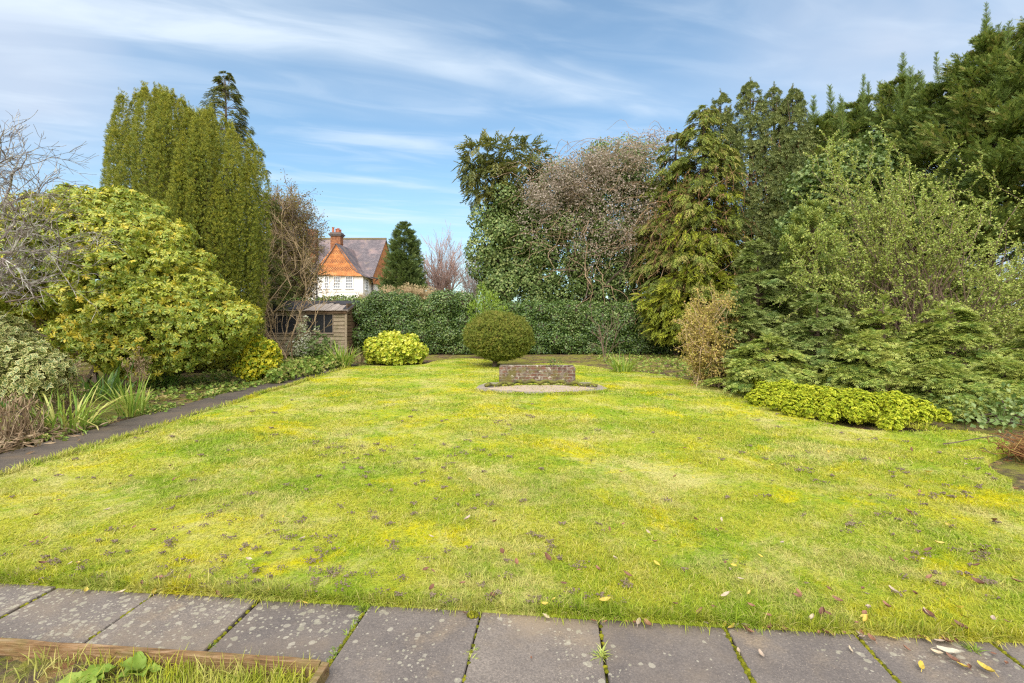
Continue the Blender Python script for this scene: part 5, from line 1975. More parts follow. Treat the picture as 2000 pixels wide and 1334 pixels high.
M_PLANTER = mat_brick('mossy_planter_brick', (0.21, 0.105, 0.068), (0.135, 0.070, 0.052), (0.29, 0.25, 0.20), 0.225, 0.0725, 0.012,
                      moss=(((2, 8, 5), 9.0, 0.50, 0.60, (0.21, 0.18, 0.145)), ((7, 1, 5), 6.5, 0.50, 0.60, (0.075, 0.058, 0.046)), ((3, 1, 2), 4.6, 0.50, 0.62, (0.14, 0.125, 0.035)), ((0, 0, 0), 9.2, 0.56, 0.63, (0.50, 0.45, 0.38))))
M_STONE = mat_paving('pale_pond_stone', (0.60, 0.47, 0.36), (0.44, 0.34, 0.26), lich=False)
M_CONC = mat_paving('grey_pond_edging', (0.42, 0.365, 0.31), (0.22, 0.195, 0.17), lich=False)
M_MOSSRIM = bark_mat('mossy_rim', (0.055, 0.05, 0.03), (0.17, 0.165, 0.03), 7)


def planter():
    Y0 = 10.80
    x0, x1 = (975 - CX) / F * Y0, (1124 - CX) / F * Y0
    h = 0.350
    rt = root('brick_planter', ((x0 + x1) / 2, Y0, 0), 'low rectangular brick planter with mossy stained front in the lawn', 'planter')
    d = 0.46
    t = 0.11
    for nm, a, bb in (('front_wall', (x0, Y0, -0.05), (x1, Y0 + t, h)), ('back_wall', (x0, Y0 + d - t, -0.05), (x1, Y0 + d, h + 0.012)), ('side_wall', (x0, Y0 + t + .001, -0.05), (x0 + t, Y0 + d - t - .001, h - 0.003)), ('side_wall', (x1 - t, Y0 + t + .001, -0.05), (x1, Y0 + d - t - .001, h - 0.003))):
        mb = MB()
        mb.box(a, bb)
        o = mb.build(nm, M_PLANTER, rt)
        bv = o.modifiers.new('bevel', 'BEVEL')
        bv.width = 0.012
        bv.segments = 2
    s = MB()
    s.box((x0 + t + .002, Y0 + t + .002, 0.0), (x1 - t - .002, Y0 + d - t - .002, h - 0.09))
    s.build('soil_fill', M_GROUND, rt)
    q = np.random.default_rng(4)
    p = np.array([x0 + 1.25, Y0 + 0.25, h - 0.09])
    r2 = root('weed_plant', p, 'small grey-green weed growing out of the brick planter', 'plant')
    mb = MB()
    n = 60
    P = p + np.stack([q.normal(0, 0.10, n), q.normal(0, 0.06, n), q.uniform(0.0, 0.26, n)], 1)
    mb.scatter(ROSB, P, q.normal(0, 0.5, (n, 3)) + [0, 0, 1], q.normal(size=(n, 3)), 0.035, q.uniform(0.2, 1, n))
    mb.build('leaves', M_GREYLEAF, r2)
    # half-round pond basin in front
    rt = root('pond_basin', ((x0 + x1) / 2, 10.0, 0), 'dry bow-fronted pond basin with pale stone floor and mossy rim before the planter', 'pond')
    xc, xw = 0.60, 1.16
    n = 28
    fl = MB()
    pts = []
    for i in range(n + 1):
        u = -1 + 2 * i / n
        pts.append((xc + xw * u, 10.02 + 0.42 * math.cos(u * math.pi / 2) - 0.10 * math.exp(-(u / 0.13) ** 2)))
    fr = [(xc + xw * u, 9.86 - 0.42 * math.cos(u * math.pi / 2) ** 0.7 * 1.0) for u in np.linspace(1, -1, n + 1)]
    poly = pts + fr
    V = [(x, y, 0.012) for x, y in poly]
    fl.faces(V, [list(range(len(V)))[::-1]])
    fl.build('basin_floor', M_STONE, rt)
    rim = MB()
    path = np.array([(x, y + 0.03, 0.035 + 0.028 * math.sin(i * 1.7) + 0.05 * math.cos((i / n * 2 - 1) * 1.4)) for i, (x, y) in enumerate(pts)])
    rim.tube(path, [0.035 + 0.012 * math.sin(i * 2.3) for i in range(n + 1)], 7)
    rim.build('back_rim', M_MOSSRIM, rt, smooth=True)
    # grey slabs in front, broken outline
    outer = [(xc + (xw + 0.20) * u, 9.80 - 0.60 * math.cos(u * math.pi / 2) ** 0.6 + rng.uniform(-.06, .05)) for u in np.linspace(-1, 1, n + 1)]
    inner = [(xc + xw * 0.99 * u, 9.87 - 0.425 * math.cos(u * math.pi / 2) ** 0.7 + rng.uniform(-.045, .03)) for u in np.linspace(-1, 1, n + 1)]
    for c0, c1 in ((0, 4), (4, 8), (10, 13), (13, 17), (19, 23), (24, n)):
        dz = rng.uniform(-0.010, 0.008)
        O, I_ = np.array(outer[c0:c1 + 1]), np.array(inner[c0:c1 + 1])
        cen = np.concatenate([O, I_]).mean(0)
        O = O + (I_ - O) * rng.uniform(0.0, 0.35, (len(O), 1))
        O, I_ = O + (cen - O) * 0.035, I_ + (cen - I_) * 0.03
        m = len(O)
        V = [(x, y, 0.020 + dz) for x, y in O] + [(x, y, 0.020 + dz) for x, y in I_] + [(x, y, -0.03) for x, y in O] + [(x, y, -0.03) for x, y in I_]
        fs = [[i, i + 1, m + i + 1, m + i] for i in range(m - 1)] + [[2 * m + i, 2 * m + i + 1, i + 1, i] for i in range(m - 1)] + [[m + i, m + i + 1, 3 * m + i + 1, 3 * m + i] for i in range(m - 1)]
        fs += [[0, m, 3 * m, 2 * m], [m - 1, 3 * m - 1, 4 * m - 1, 2 * m - 1]]
        off = np.array([rng.normal(0, 0.03), rng.normal(0, 0.03), 0])
        MB().faces(np.array(V) + off, fs).build('edging_stone', M_CONC, rt)
    # side aprons beside the rim
    for sgn in (-1, 1):
        V = [(xc + sgn * 1.15, 9.86, 0.018), (xc + sgn * 1.36, 9.84, 0.018), (xc + sgn * 1.30, 10.35, 0.018), (xc + sgn * 1.12, 10.78, 0.018), (xc + sgn * 0.80, 10.78, 0.018), (xc + sgn * 0.83, 10.25, 0.018)]
        MB().faces(V if sgn > 0 else V[::-1], [list(range(6))]).build('edging_stone', M_CONC, rt)
    wt = MB()
    n2 = 260
    a = rng.uniform(-1, 1, n2)
    P = np.stack([xc + xw * a, 10.08 + 0.42 * np.cos(a * math.pi / 2) + rng.normal(0, 0.05, n2), np.full(n2, 0.05)], 1)
    wt.scatter(ROSB, P, rng.normal(0, 0.5, (n2, 3)) + [0, 0, 1], rng.normal(size=(n2, 3)), 0.03, rng.uniform(0, 1, n2))
    wt.build('creeping_weeds', M_COVER, rt)


planter()

# twiggy sapling in front of the hedge, beside the pale strap-leaved clump
def sapling():
    b = ground_at(1182, 706)
    b[1] = 16.2
    b[0] = (1182 - CX) / F * b[1]
    rt = root('bare_sapling', b, 'small leafless twiggy sapling before the dark hedge left of the strap-leaved clump', 'sapling')
    q = np.random.default_rng(6)
    ps = []
    for k in range(5):
        branch_paths(b + [q.normal(0, 0.03), 0, -0.03], [q.normal(0, 0.28), q.normal(0, 0.2), 1], q.uniform(0.9, 1.5), 0.014, 2, q, (2, 4), 0.6, 0.12, 0.03, 0.55, 6, ps, 0.3, 0.006)
    paths_mesh(ps, (3, 4, 5, 5)).build('stems', M_TWIG, rt)


sapling()


# ================================================================== RIGHT-HAND TREES
def ivy_lumps(pts, Y, seed, n=6, s=0.42):
    """small bulges over a list of big pixel lumps"""
    q = np.random.default_rng(seed)
    big = [pxl(px, py, Y + dy, r) for px, py, r, dy in pts]
    small = []
    for c, r in big:
        for k in range(n):
            u = norm(q.normal(size=3) + [0, -0.7, 0.15])
            k2 = q.uniform(0.7, 1.3) * s
            small.append((c + u * r * q.uniform(0.8, 1.0), np.array([k2, k2, k2])))
    return big, small


def ivy_tree():
    Y = 21.0
    b = at(985, HY, Y)
    b[2] = -0.05
    rt = root('ivy_clad_tree', b, 'tall tree trunk wrapped in ivy with drooping olive top, left end of the right-hand trees', 'tree')
    big, small = ivy_lumps([(975, 455, 42, 0), (990, 400, 38, 0), (965, 505, 40, 0), (1000, 470, 40, .2), (975, 550, 40, 0), (1015, 530, 40, .3), (1010, 420, 35, .3), (955, 425, 22, -.2), (945, 490, 22, -.2), (960, 560, 22, -.3)], Y, 3)
    mb = MB()
    leafage(mb, small + big, LEAFB, 0.115, 190, out=0.2, droop=0.7, tint=(0.1, 1.0), depth=(0.82, 1.1), keep=0.72, back=0.15)
    leafage(mb, big, LEAFB, 0.14, 90, out=0.2, droop=0.7, tint=(0.0, 0.8), depth=(0.5, 0.85), keep=0.5, back=0.1)
    mb.build('ivy', M_IVY, rt)
    bigt, smt = ivy_lumps([(940, 300, 26, 0), (975, 305, 34, 0), (1015, 315, 32, .2), (1045, 312, 22, .3), (930, 345, 24, -.2), (960, 345, 34, 0), (1000, 350, 36, 0), (935, 380, 18, 0), (975, 375, 30, 0), (1055, 325, 14, .2), (925, 315, 14, 0)], Y, 5, 5, 0.36)
    tp = MB()
    P, N = lump_points(smt + bigt, 15, (0.6, 1.12), 0.3, 0.6)
    n = len(P)
    D = N * 0.8 + rng.normal(0, 0.35, (n, 3)) + [0, 0, -0.15]
    tp.scatter(FRONDD, P, D, np.array([0, 0, 1.0]) + rng.normal(0, 0.3, (n, 3)), 0.46 * rng.uniform(0.6, 1.3, n), rng.uniform(0, 1, n))
    q = np.random.default_rng(9)
    for (px, py) in ((922, 285), (905, 310), (905, 345), (1030, 282), (1070, 305), (985, 278), (950, 275), (910, 370), (1050, 290), (925, 400)):
        e = at(px, py, Y)
        s = at(975 + (px - 975) * 0.5, 345 + (py - 345) * 0.4, Y)
        path = strand(s, e, 0.15, q, 12, 0.2)
        tp.scatter(FRONDD, path[3:], np.gradient(path, axis=0)[3:] + q.normal(0, .25, (9, 3)) - [0, 0, 0.1], [0, 0, 1], 0.36, q.uniform(0, 1, 9))
    tp.build('crown', M_IVYTOP, rt)
    st = MB()
    st.tube([b, b + [0.1, 0, 4], at(975, 330, Y)], [0.28, 0.22, 0.05], 8)
    for c, r in big + bigt:
        st.tube([b + [0, 0, max(0.5, c[2] - 1.6)], c], [0.07, 0.02], 5, cap=False)
    for c, r in core(big, 0.55) and big:
        st.ellipsoid(c, r * 0.55, 9, 6, 0.1)
    st.build('trunk', M_BARK, rt)
    # thin stray shoots against the sky on its left
    return rt


ivy_tree()


def ivy_thicket():
    Y = 21.0
    b = at(1160, HY, Y)
    b[2] = -0.05
    rt = root('ivy_thicket_tree', b, 'broad ivy-smothered tree under the withered climber, middle of the right-hand trees', 'tree')
    big, small = ivy_lumps([(1090, 440, 55, 0), (1150, 400, 62, .4), (1220, 360, 60, .6), (1180, 470, 62, .2), (1250, 440, 55, .5), (1110, 370, 50, .3), (1170, 330, 46, .6), (1240, 310, 40, .8), (1070, 500, 42, .1), (1130, 520, 48, 0), (1230, 520, 48, .2), (1280, 380, 46, .8), (1280, 480, 40, .5), (1190, 545, 40, .2), (1080, 550, 34, .3), (1270, 545, 36, .3), (1140, 560, 30, .2), (1040, 420, 40, .3), (1045, 480, 40, .3), (1035, 540, 36, .3), (1055, 370, 34, .4), (1050, 560, 30, .3), (1100, 590, 34, .3), (1170, 590, 34, .3), (1240, 590, 34, .3), (1300, 580, 30, .3), (1050, 590, 26, .3), (1310, 540, 34, .6), (1320, 440, 40, .9)], Y, 7, 6, 0.45)
    mb = MB()

    def hole(P, N, t):
        return t
    leafage(mb, small + big, LEAFB, 0.105, 170, out=0.2, droop=0.6, tint=(0.1, 0.9), depth=(0.65, 1.1), keep=0.72, back=0.05)
    leafage(mb, big, LEAFB, 0.13, 75, out=0.2, droop=0.6, tint=(0.0, 0.7), depth=(0.4, 0.8), keep=0.4, back=0.05)
    mb.build('ivy', M_IVY, rt)
    st = MB()
    q = np.random.default_rng(13)
    for k in range(5):
        s = b + [q.uniform(-2.0, 2.4), q.uniform(-0.2, 0.5), 0]
        e = big[(k * 3) % len(big)][0]
        st.tube(strand(s, e, 0.2, q, 7, 0.5), np.linspace(0.14, 0.04, 7), 6, cap=False)
    for c, r in big:
        st.tube(strand(b + [q.uniform(-1.5, 1.5), 0, 1.5], c + q.normal(0, 0.4, 3), 0.3, q, 7, 0.6), np.linspace(0.05, 0.012, 7), 4, cap=False)
        st.ellipsoid(c + [0, 0.25, 0], r * 0.60, 9, 6, 0.2)
    st.build('trunk', M_BARK, rt)


ivy_thicket()


def clematis():
    Y = 20.0
    b = at(1165, HY, Y)
    b[2] = -0.05
    rt = root('withered_climber', b, 'tangled tan climber with fluffy grey seedheads draped over the ivy-smothered tree', 'climber')
    q = np.random.default_rng(17)
    st, pf = MB(), MB()
    # the tangle: long arching strands over the crown
    prof = np.array([(1030, 350), (1060, 330), (1090, 312), (1130, 298), (1180, 290), (1230, 278), (1270, 268), (1310, 262), (1360, 270)], float)

    def zone():
        px = q.uniform(1035, 1370)
        top = np.interp(px, prof[:, 0], prof[:, 1])
        bot = np.interp(px, [1035, 1100, 1200, 1370], [460, 520, 540, 560])
        py = top + (bot - top) * q.random() ** 1.3
        return px + q.normal(0, 22), py + q.normal(0, 10)
    nodes = []
    for k in range(520):
        px, py = zone()
        dy = q.uniform(-0.9, 0.6)
        p = at(px, py, Y + dy)
        L = q.uniform(0.5, 2.0)
        a = q.uniform(0, 6.28)
        e = p + [L * math.cos(a), q.normal(0, 0.3), -abs(L * math.sin(a)) * q.uniform(0.3, 1.0) + q.uniform(-.1, .3)]
        path = strand(p, e, q.uniform(0.05, 0.45), q, 8, 0.5)
        st.tube(path, np.linspace(0.010, 0.005, 8), 3, t=q.random(), cap=False)
        nodes.append(path)
    for (a, m, e) in (((1105, 300), (1150, 270), (1190, 292)), ((1090, 305), (1130, 275), (1210, 300)), ((1210, 295), (1240, 276), (1260, 300)), ((1225, 290), (1228, 262), (1222, 258)), ((1265, 280), (1275, 262), (1282, 275))):
        pts = np.array([at(*a, Y), at(*m, Y), at(*e, Y)])
        t = np.linspace(0, 1, 12)[:, None]
        st.tube((1 - t) ** 2 * pts[0] + 2 * t * (1 - t) * (pts[1] + (pts[1] - (pts[0] + pts[2]) / 2)) + t * t * pts[2], 0.009, 4, cap=False)
    # hanging and crossing thick vines
    for (x0, y0, x1, y1, r) in ((1150, 430, 1152, 590, .022), (1165, 520, 1205, 588, .018), (1160, 545, 1180, 595, .014), (1155, 520, 1125, 600, .014), (1275, 450, 1250, 600, .022), (1320, 430, 1265, 520, .018), (1280, 480, 1190, 520, .014), (1100, 440, 1060, 540, .014), (1230, 470, 1160, 500, .012), (1200, 450, 1160, 545, .014), (1130, 540, 1160, 560, .012), (1255, 560, 1240, 610, .012), (1215, 430, 1225, 560, .012), (1110, 500, 1150, 555, .012), (1180, 560, 1225, 590, .012)):
        st.tube(strand(at(x0, y0, Y - 0.6), at(x1, y1, Y - 0.9), 0.15, q, 10, 0.6), np.linspace(r, r * 0.6, 10), 5, t=q.random(), cap=False)
    st.build('stems', bark_mat('climber_stems', (0.22, 0.145, 0.09), (0.36, 0.255, 0.165)), rt)
    N = 6500
    pts = []
    while len(pts) < N:
        px, py = zone()
        w = math.exp(-((px - 1150) / 120) ** 2 - ((py - 375) / 85) ** 2) + 0.35 * math.exp(-((px - 1280) / 70) ** 2 - ((py - 310) / 50) ** 2)
        p = at(px, py, Y + q.uniform(-1.2, 0.3))
        w *= 0.15 + 1.4 * max(0, float(vnoise(p[None], 2.8, 31)[0]) + 0.1)
        if q.random() < w:
            pts.append(p)
    P = np.array(pts)
    P = np.repeat(P, 3, 0) + q.normal(0, 0.07, (3 * N, 3))
    pf.scatter(rosette(6, LEAFB, 0.2, 0.0, 3), P, q.normal(size=P.shape) + [0, -0.6, 0.4], q.normal(size=P.shape), 0.031 * q.uniform(0.6, 1.4, len(P)), q.random(len(P)))
    pf.build('seedheads', M_CLEMPUFF, rt)


clematis()


def gold_cypress(px0=1372, pyt=200, Y=18.6, R0=2.0, sd=41, fans=True, lab='yellow-green drooping cypress with brown withered inner twigs between the climber and the spruces'):
    b = at(px0, HY, Y)
    b[2] = -0.05
    H = CH + (HY - pyt) / F * Y
    rt = root('golden_cypress', b, lab, 'tree')
    mb, br, dd = MB(), MB(), MB()
    up_ = MB()
    conifer(up_, b, H, R0, 210, 30, FRONDD, 0.32, rise=0.05, droop=0.35, z0=0.10, p=0.5, rvar=(0.45, 1.3), tint=(0.0, 1.0), seed=sd, brk=br, side=0.28, a=0.95, fmin=0.2)
    q = np.random.default_rng(sd)
    # full feathery fans low on the left, and a nodding top
    for (px, py, n, dy) in () if not fans else ((1300, 600, 120, -.6), (1330, 560, 140, -.8), (1365, 530, 140, -1.0), (1310, 640, 80, -.8), (1345, 610, 140, -1.0), (1390, 480, 90, -1.1), (1400, 560, 100, -1.2), (1285, 580, 50, -.3), (1345, 470, 40, -1.0), (1380, 420, 30, -.9), (1330, 400, 14, -.8), (1410, 390, 30, -.9)):
        c = at(px, py, Y + dy)
        u = unit(n, q) * np.array([0.62, 0.5, 0.42])
        P = c + u
        D = np.stack([P[:, 0] - b[0], (P[:, 1] - b[1]) * 0.8, np.full(n, -0.25)], 1)
        D = norm(D) + q.normal(0, 0.4, (n, 3)) + [0, 0, -0.1]
        mb.scatter(FRONDD, P, D, q.normal(0, 0.3, (n, 3)) + [0, 0, 1], 0.42 * q.uniform(0.6, 1.2, n), q.uniform(0.25, 0.95 if py > 450 else 0.8, n) * (0.78 if py > 450 else 0.9))
        br.tube([b + [0, 0, max(0.4, c[2] - 0.3)], c], [0.03, 0.01], 4, cap=False)
    for k in range(280):
        z = q.uniform(0.18, 0.72) * H
        a = q.uniform(math.pi * 0.95, 2.05 * math.pi)
        r = q.uniform(0.5, 1.75)
        p = b + [r * math.cos(a), r * math.sin(a), z]
        e = p + [q.normal(0, 0.35), q.normal(0, 0.2), -q.uniform(0.2, 0.9)]
        path = strand(p, e, 0.1, q, 5, 0.3)
        dd.tube(path, np.linspace(0.010, 0.005, 5), 3, t=q.random(), cap=False)
        m = 5
        i = q.integers(0, 5, m)
        dd.scatter(NARROW, path[i], q.normal(0, 0.6, (m, 3)) + [0, 0, -0.6], q.normal(size=(m, 3)), 0.13, q.random(m))
    br.tube([b, b + [0, 0, H * 0.5], b + [0.05, 0, H * 0.97]], [0.2, 0.12, 0.02], 7)
    up_.build('crown', M_OLIVECYP, rt)
    if fans:
        mb.build('green_fans', M_GOLDCYP, rt)
    dd.build('withered_twigs', M_BRNLEAF, rt)
    br.build('trunk', M_TWIG, rt)


gold_cypress()
gold_cypress(1318, 258, 19.4, 1.7, 43, False, 'shorter olive drooping cypress half hidden behind the right end of the withered climber')


def spruces():
    specs = [(1408, 182, 19.2, 0.80, 'narrow grey-green spruce with pointed top nearest the golden cypress'),
             (1466, 160, 19.0, 1.00, 'tallest grey-green spruce, second along from the golden cypress'),
             (1512, 170, 18.8, 0.85, 'grey-green spruce with brown hanging inner twigs, third along from the golden cypress'),
             (1548, 174, 18.4, 0.85, 'grey-green spruce nearest the big leyland cypresses')]
    for i, (px, py, Y, R0, lab) in enumerate(specs):
        b = at(px, HY, Y)
        b[2] = -0.05
        H = CH + (HY - py) / F * Y
        rt = root('spruce_tree', b, lab, 'tree', 'spruces in the right-hand tree belt')
        mb, br, dd = MB(), MB(), MB()
        conifer(mb, b, H, R0 * 1.55, 300, 26, BRUSHW, 0.21, rise=-0.05, droop=0.25, z0=0.14, p=0.50, tint=(0.1, 0.95), seed=60 + i, brk=br, side=0.25, flat=False, a=1.0, jit=0.16, svar=0.35)
        q = np.random.default_rng(70 + i)
        # crisp tip shoots
        for k in range(7):
            dz = 0 if k == 0 else q.uniform(0.25, 1.0)
            a = q.uniform(0, 6.28)
            rr = 0 if k == 0 else 0.15 + 0.35 * dz
            s = b + [rr * math.cos(a) * 0.5, rr * math.sin(a) * 0.5, H - dz - 0.35]
            e = b + [rr * math.cos(a), rr * math.sin(a), H - dz * 0.8 + (0.1 if k else 0.22)]
            m = 22
            f = q.random(m)[:, None]
            P = s + (e - s) * f
            mb.scatter(BRUSH, P, (e - s) * 1.2 + q.normal(0, 0.28, (m, 3)), q.normal(size=(m, 3)), 0.17 * (1.1 - 0.5 * f[:, 0]), q.uniform(0.2, 0.8, m))
            br.tube([s - [0, 0, .3], e], [0.02, 0.008], 4, cap=False)
        for k in range(150):
            z = q.uniform(0.25, 0.8) * H
            a = q.uniform(math.pi * 0.95, 2.05 * math.pi)
            r = q.uniform(0.2, 0.8) * R0
            p = b + [r * math.cos(a), r * math.sin(a), z]
            e = p + [q.normal(0, 0.12), q.normal(0, 0.1), -q.uniform(0.3, 1.0)]
            path = strand(p, e, 0, q, 4, 0.2)
            m = 6
            dd.tube(path, 0.006, 3, t=q.random(), cap=False)
            dd.scatter(NARROW, path[q.integers(0, 4, m)], q.normal(0, 0.4, (m, 3)) + [0, 0, -1], q.normal(size=(m, 3)), 0.14, q.random(m))
        br.tube([b, b + [0, 0, H * 0.5], b + [0, 0, H * 0.98]], [0.17, 0.10, 0.015], 7)
        mb.build('crown', M_SPRUCE, rt)
        dd.build('withered_twigs', M_BRNLEAF, rt)
        br.build('trunk', M_TWIG, rt)


spruces()


def leylandii():
    specs = [(1632, 172, 18.4, 1.7, 11, 0.06, 'small-topped feathery cypress, second from the spruce end of the row'), (1590, 190, 18.8, 1.9, 5, 0.06, 'feathery dark cypress standing just behind the end of the spruce row'),
             (1678, 150, 17.6, 2.1, 6, 0.06, 'feathery dark cypress with small tufted top, left of the sharp-spired one'),
             (1757, 108, 16.4, 2.2, 7, 0.08, 'dark cypress with a single sharp spire in the middle of the big cypress row'),
             (1838, 108, 15.2, 2.3, 8, 0.18, 'dark cypress with leaning spires next to the tallest cypress'),
             (1930, 12, 13.9, 2.3, 9, 0.30, 'tallest dark cypress rising out of the top of the frame at the right'),
             (2080, -60, 12.9, 2.4, 10, 0.34, 'dark cypress cut off by the right edge of the frame')]
    for i, (px, py, Y, R0, sd, z0, lab) in enumerate(specs):
        b = at(px, HY, Y)
        b[2] = -0.05
        H = CH + (HY - py) / F * Y
        rt = root('leyland_cypress', b, lab, 'tree', 'leyland cypresses along the right boundary')
        mb, br = MB(), MB()
        conifer(mb, b, H - 0.9, R0 * 1.12, 250, 85, FRONDL, 0.245, rise=0.42, droop=0.08, z0=z0, p=0.60, tint=(0.0, 0.9), seed=80 + sd, brk=br, side=0.20, upb=0.25, a=1.0, bulge=0.10, flat=False, jit=0.12, svar=0.35, rvar=(0.45, 1.35))
        q = np.random.default_rng(90 + sd)
        nl = 7 if i % 2 else 9
        for k in range(nl):
            a = q.uniform(0, 6.28)
            rr = 0 if k == 0 else q.uniform(0.25, 1.7)
            top = H + (0.1 if k == 0 else -0.30 - 0.75 * rr * q.uniform(0.2, 1.4))
            e = b + [rr * math.cos(a) + q.normal(0, 0.12), rr * math.sin(a) * 0.8, top]
            s = b + [rr * math.cos(a) * 0.75, rr * math.sin(a) * 0.6, top - 2.3]
            m = 260
            f = q.random(m) ** 0.8
            P = s + (e - s) * f[:, None]
            an = q.uniform(0, 6.28, m)
            up = 0.55 + 0.9 * f
            D = np.stack([np.cos(an), np.sin(an), up], 1)
            mb.scatter(FRONDS, P, D, q.normal(size=(m, 3)), q.uniform(0.32, 0.48) * (1.05 - 0.78 * f) * q.uniform(0.6, 1.3, m), q.uniform(0.0, 0.6, m))
            br.tube([s + (e - s) * 0.3, e], [0.008, 0.004], 3, cap=False)
        br.tube([b, b + [0, 0, H * 0.5], b + [0, 0, H * 0.88]], [0.20, 0.13, 0.02], 8)
        for k in range(14):
            z = q.uniform(0.12, z0 + 0.15) * H
            a = q.uniform(0, 6.28)
            L = q.uniform(0.6, 1.6)
            br.tube(strand(b + [0, 0, z], b + [L * math.cos(a), L * math.sin(a), z + q.uniform(0.1, 0.6)], 0.05, q, 5, 0.2), np.linspace(0.025, 0.006, 5), 4, cap=False)
        mb.build('crown', M_LEYLAND, rt)
        br.build('trunk', M_BARK, rt)


leylandii()

# broad grey-green evergreen between the spruces and the pale shrub
b = at(1655, HY, 15.2)
b[2] = -0.05
Lm, Ls = ivy_lumps([(1640, 325, 36, 0), (1690, 300, 26, .2), (1600, 345, 32, 0), (1660, 345, 48, 0), (1620, 380, 46, .1), (1690, 390, 40, .2), (1600, 430, 40, .2), (1650, 440, 46, .2), (1570, 380, 34, .4), (1560, 450, 40, .5), (1720, 330, 36, .4)], 15.2, 9, 5, 0.32)
leafy_shrub('grey_green_tree', b, Ls + Lm, M_GREYLEAF, 'grey-green broad-leaved evergreen in front of the cypresses behind the pale shrub', ROSB, 0.095, 60, cat='tree', tint=(0.0, 1.0), rand=0.6, keep=0.7, sd=4)


def understory():
    """dark evergreen undergrowth that closes the belt below the conifers"""
    specs = [(1050, 600, 21.8, 55, 'dark leafy undergrowth between the ivy-clad trunk and the hedge top'), (1330, 585, 20.3, 60, 'dark leafy undergrowth below the golden cypress'), (1450, 560, 20.5, 90, 'dark leafy undergrowth at the foot of the spruces'), (1600, 540, 18.5, 105, 'dark leafy undergrowth behind the young pine'), (1760, 560, 16.2, 120, 'dark leafy undergrowth behind the pale shrub'), (1960, 545, 14.8, 110, 'dark leafy undergrowth at the far right below the tallest cypress'), (2170, 560, 13.6, 120, 'dark leafy undergrowth cut off by the right edge of the frame')]
    for i, (px, py, Y, r, lab) in enumerate(specs):
        b = at(px, HY, Y)
        b[2] = -0.03
        rm = r / F * Y
        L = blob(at(px, py + 20, Y) * [1, 1, 0] + [0, 0, 1.25], (rm, 0.9, 1.55), 26, 0.42, seed=20 + i)
        leafy_shrub('undergrowth_shrub', b, L, M_IVY, lab, LEAFB, 0.14, 34, shoots=False, tint=(0, 0.8), rand=0.8, group='undergrowth under the conifers', sd=i)


understory()


def pale_shrub():
    b = at(1790, HY, 10.8)
    b[2] = -0.03
    rt = root('small_leaved_shrub', b, 'tall airy shrub of small pale green leaves on wiry stems in front of the cypresses', 'shrub')
    q = np.random.default_rng(51)
    st, lf = MB(), MB()
    ends = []
    tops = [(1640, 250), (1600, 330), (1625, 310), (1665, 345), (1720, 250), (1735, 300), (1700, 340), (1760, 330), (1850, 310), (1830, 350), (1880, 320), (1900, 390), (1800, 390), (1930, 420), (1960, 460), (1990, 490), (2030, 470), (1580, 400), (1610, 420), (1660, 420), (2000, 540), (1560, 470), (2050, 560), (1960, 530)]
    for px, py in tops:
        ends.append(at(px, py, q.uniform(10.2, 12.0)))
    for k in range(330):
        tx, ty = tops[q.integers(0, len(tops))]
        f = q.random()
        px = tx + q.normal(0, 12 + 42 * f)
        py = ty + 25 + (690 - ty) * f
        ends.append(at(px, py, q.uniform(9.7, 12.2)))
    for i, e in enumerate(ends):
        spire = i < 24
        s = b + [q.normal(0, 0.35) + 0.25 * (e[0] - b[0]), q.normal(0, 0.25), q.uniform(0, 0.3) + 0.35 * max(0, e[2] - 1.0)]
        path = strand(s, e, 0.25, q, 10, 0.4)
        st.tube(path, np.linspace(0.014, 0.003, 10), 4, cap=False)
        L = np.linalg.norm(path[-1] - path[0])
        for k in range(8):
            j = q.integers(4, 10)
            d = norm(path[j] - path[j - 1])
            d = norm(d + norm(np.cross(d, q.normal(size=3))) * q.uniform(0.4, 1.1) + [0, 0, 0.15])
            l2 = q.uniform(0.2, 0.55)
            e2 = path[j] + d * l2
            tw = strand(path[j], e2, 0.02, q, 5, 0.15)
            st.tube(tw, np.linspace(0.006, 0.003, 5), 3, cap=False)
            m = int(l2 * 105)
            f = q.random(m) * 4
            ii = np.minimum(f.astype(int), 3)
            P = tw[ii] + (tw[ii + 1] - tw[ii]) * (f - ii)[:, None]
            D = q.normal(size=(m, 3)) + d * 0.7
            lf.scatter(LEAFB, P, D, q.normal(size=(m, 3)) + [0, 0, 1.0], 0.040 * q.uniform(0.6, 1.35, m), np.clip(q.normal(0.5, 0.25, m), 0, 1))
        m = 260 if spire else 60
        f = 4.5 + q.random(m) * 4.4
        ii = np.minimum(f.astype(int), 8)
        P = path[ii] + (path[ii + 1] - path[ii]) * (f - ii)[:, None] + (q.normal(0, 0.085, (m, 3)) * ((9.2 - f) / 4.5)[:, None] if spire else 0)
        lf.scatter(LEAFB, P, q.normal(size=(m, 3)), q.normal(size=(m, 3)) + [0, 0, 1.0], 0.042 * q.uniform(0.6, 1.35, m), np.clip(q.normal(0.55, 0.25, m), 0, 1))
    lf.build('leaves', M_PALE, rt)
    st.build('stems', M_TWIG, rt)


pale_shrub()


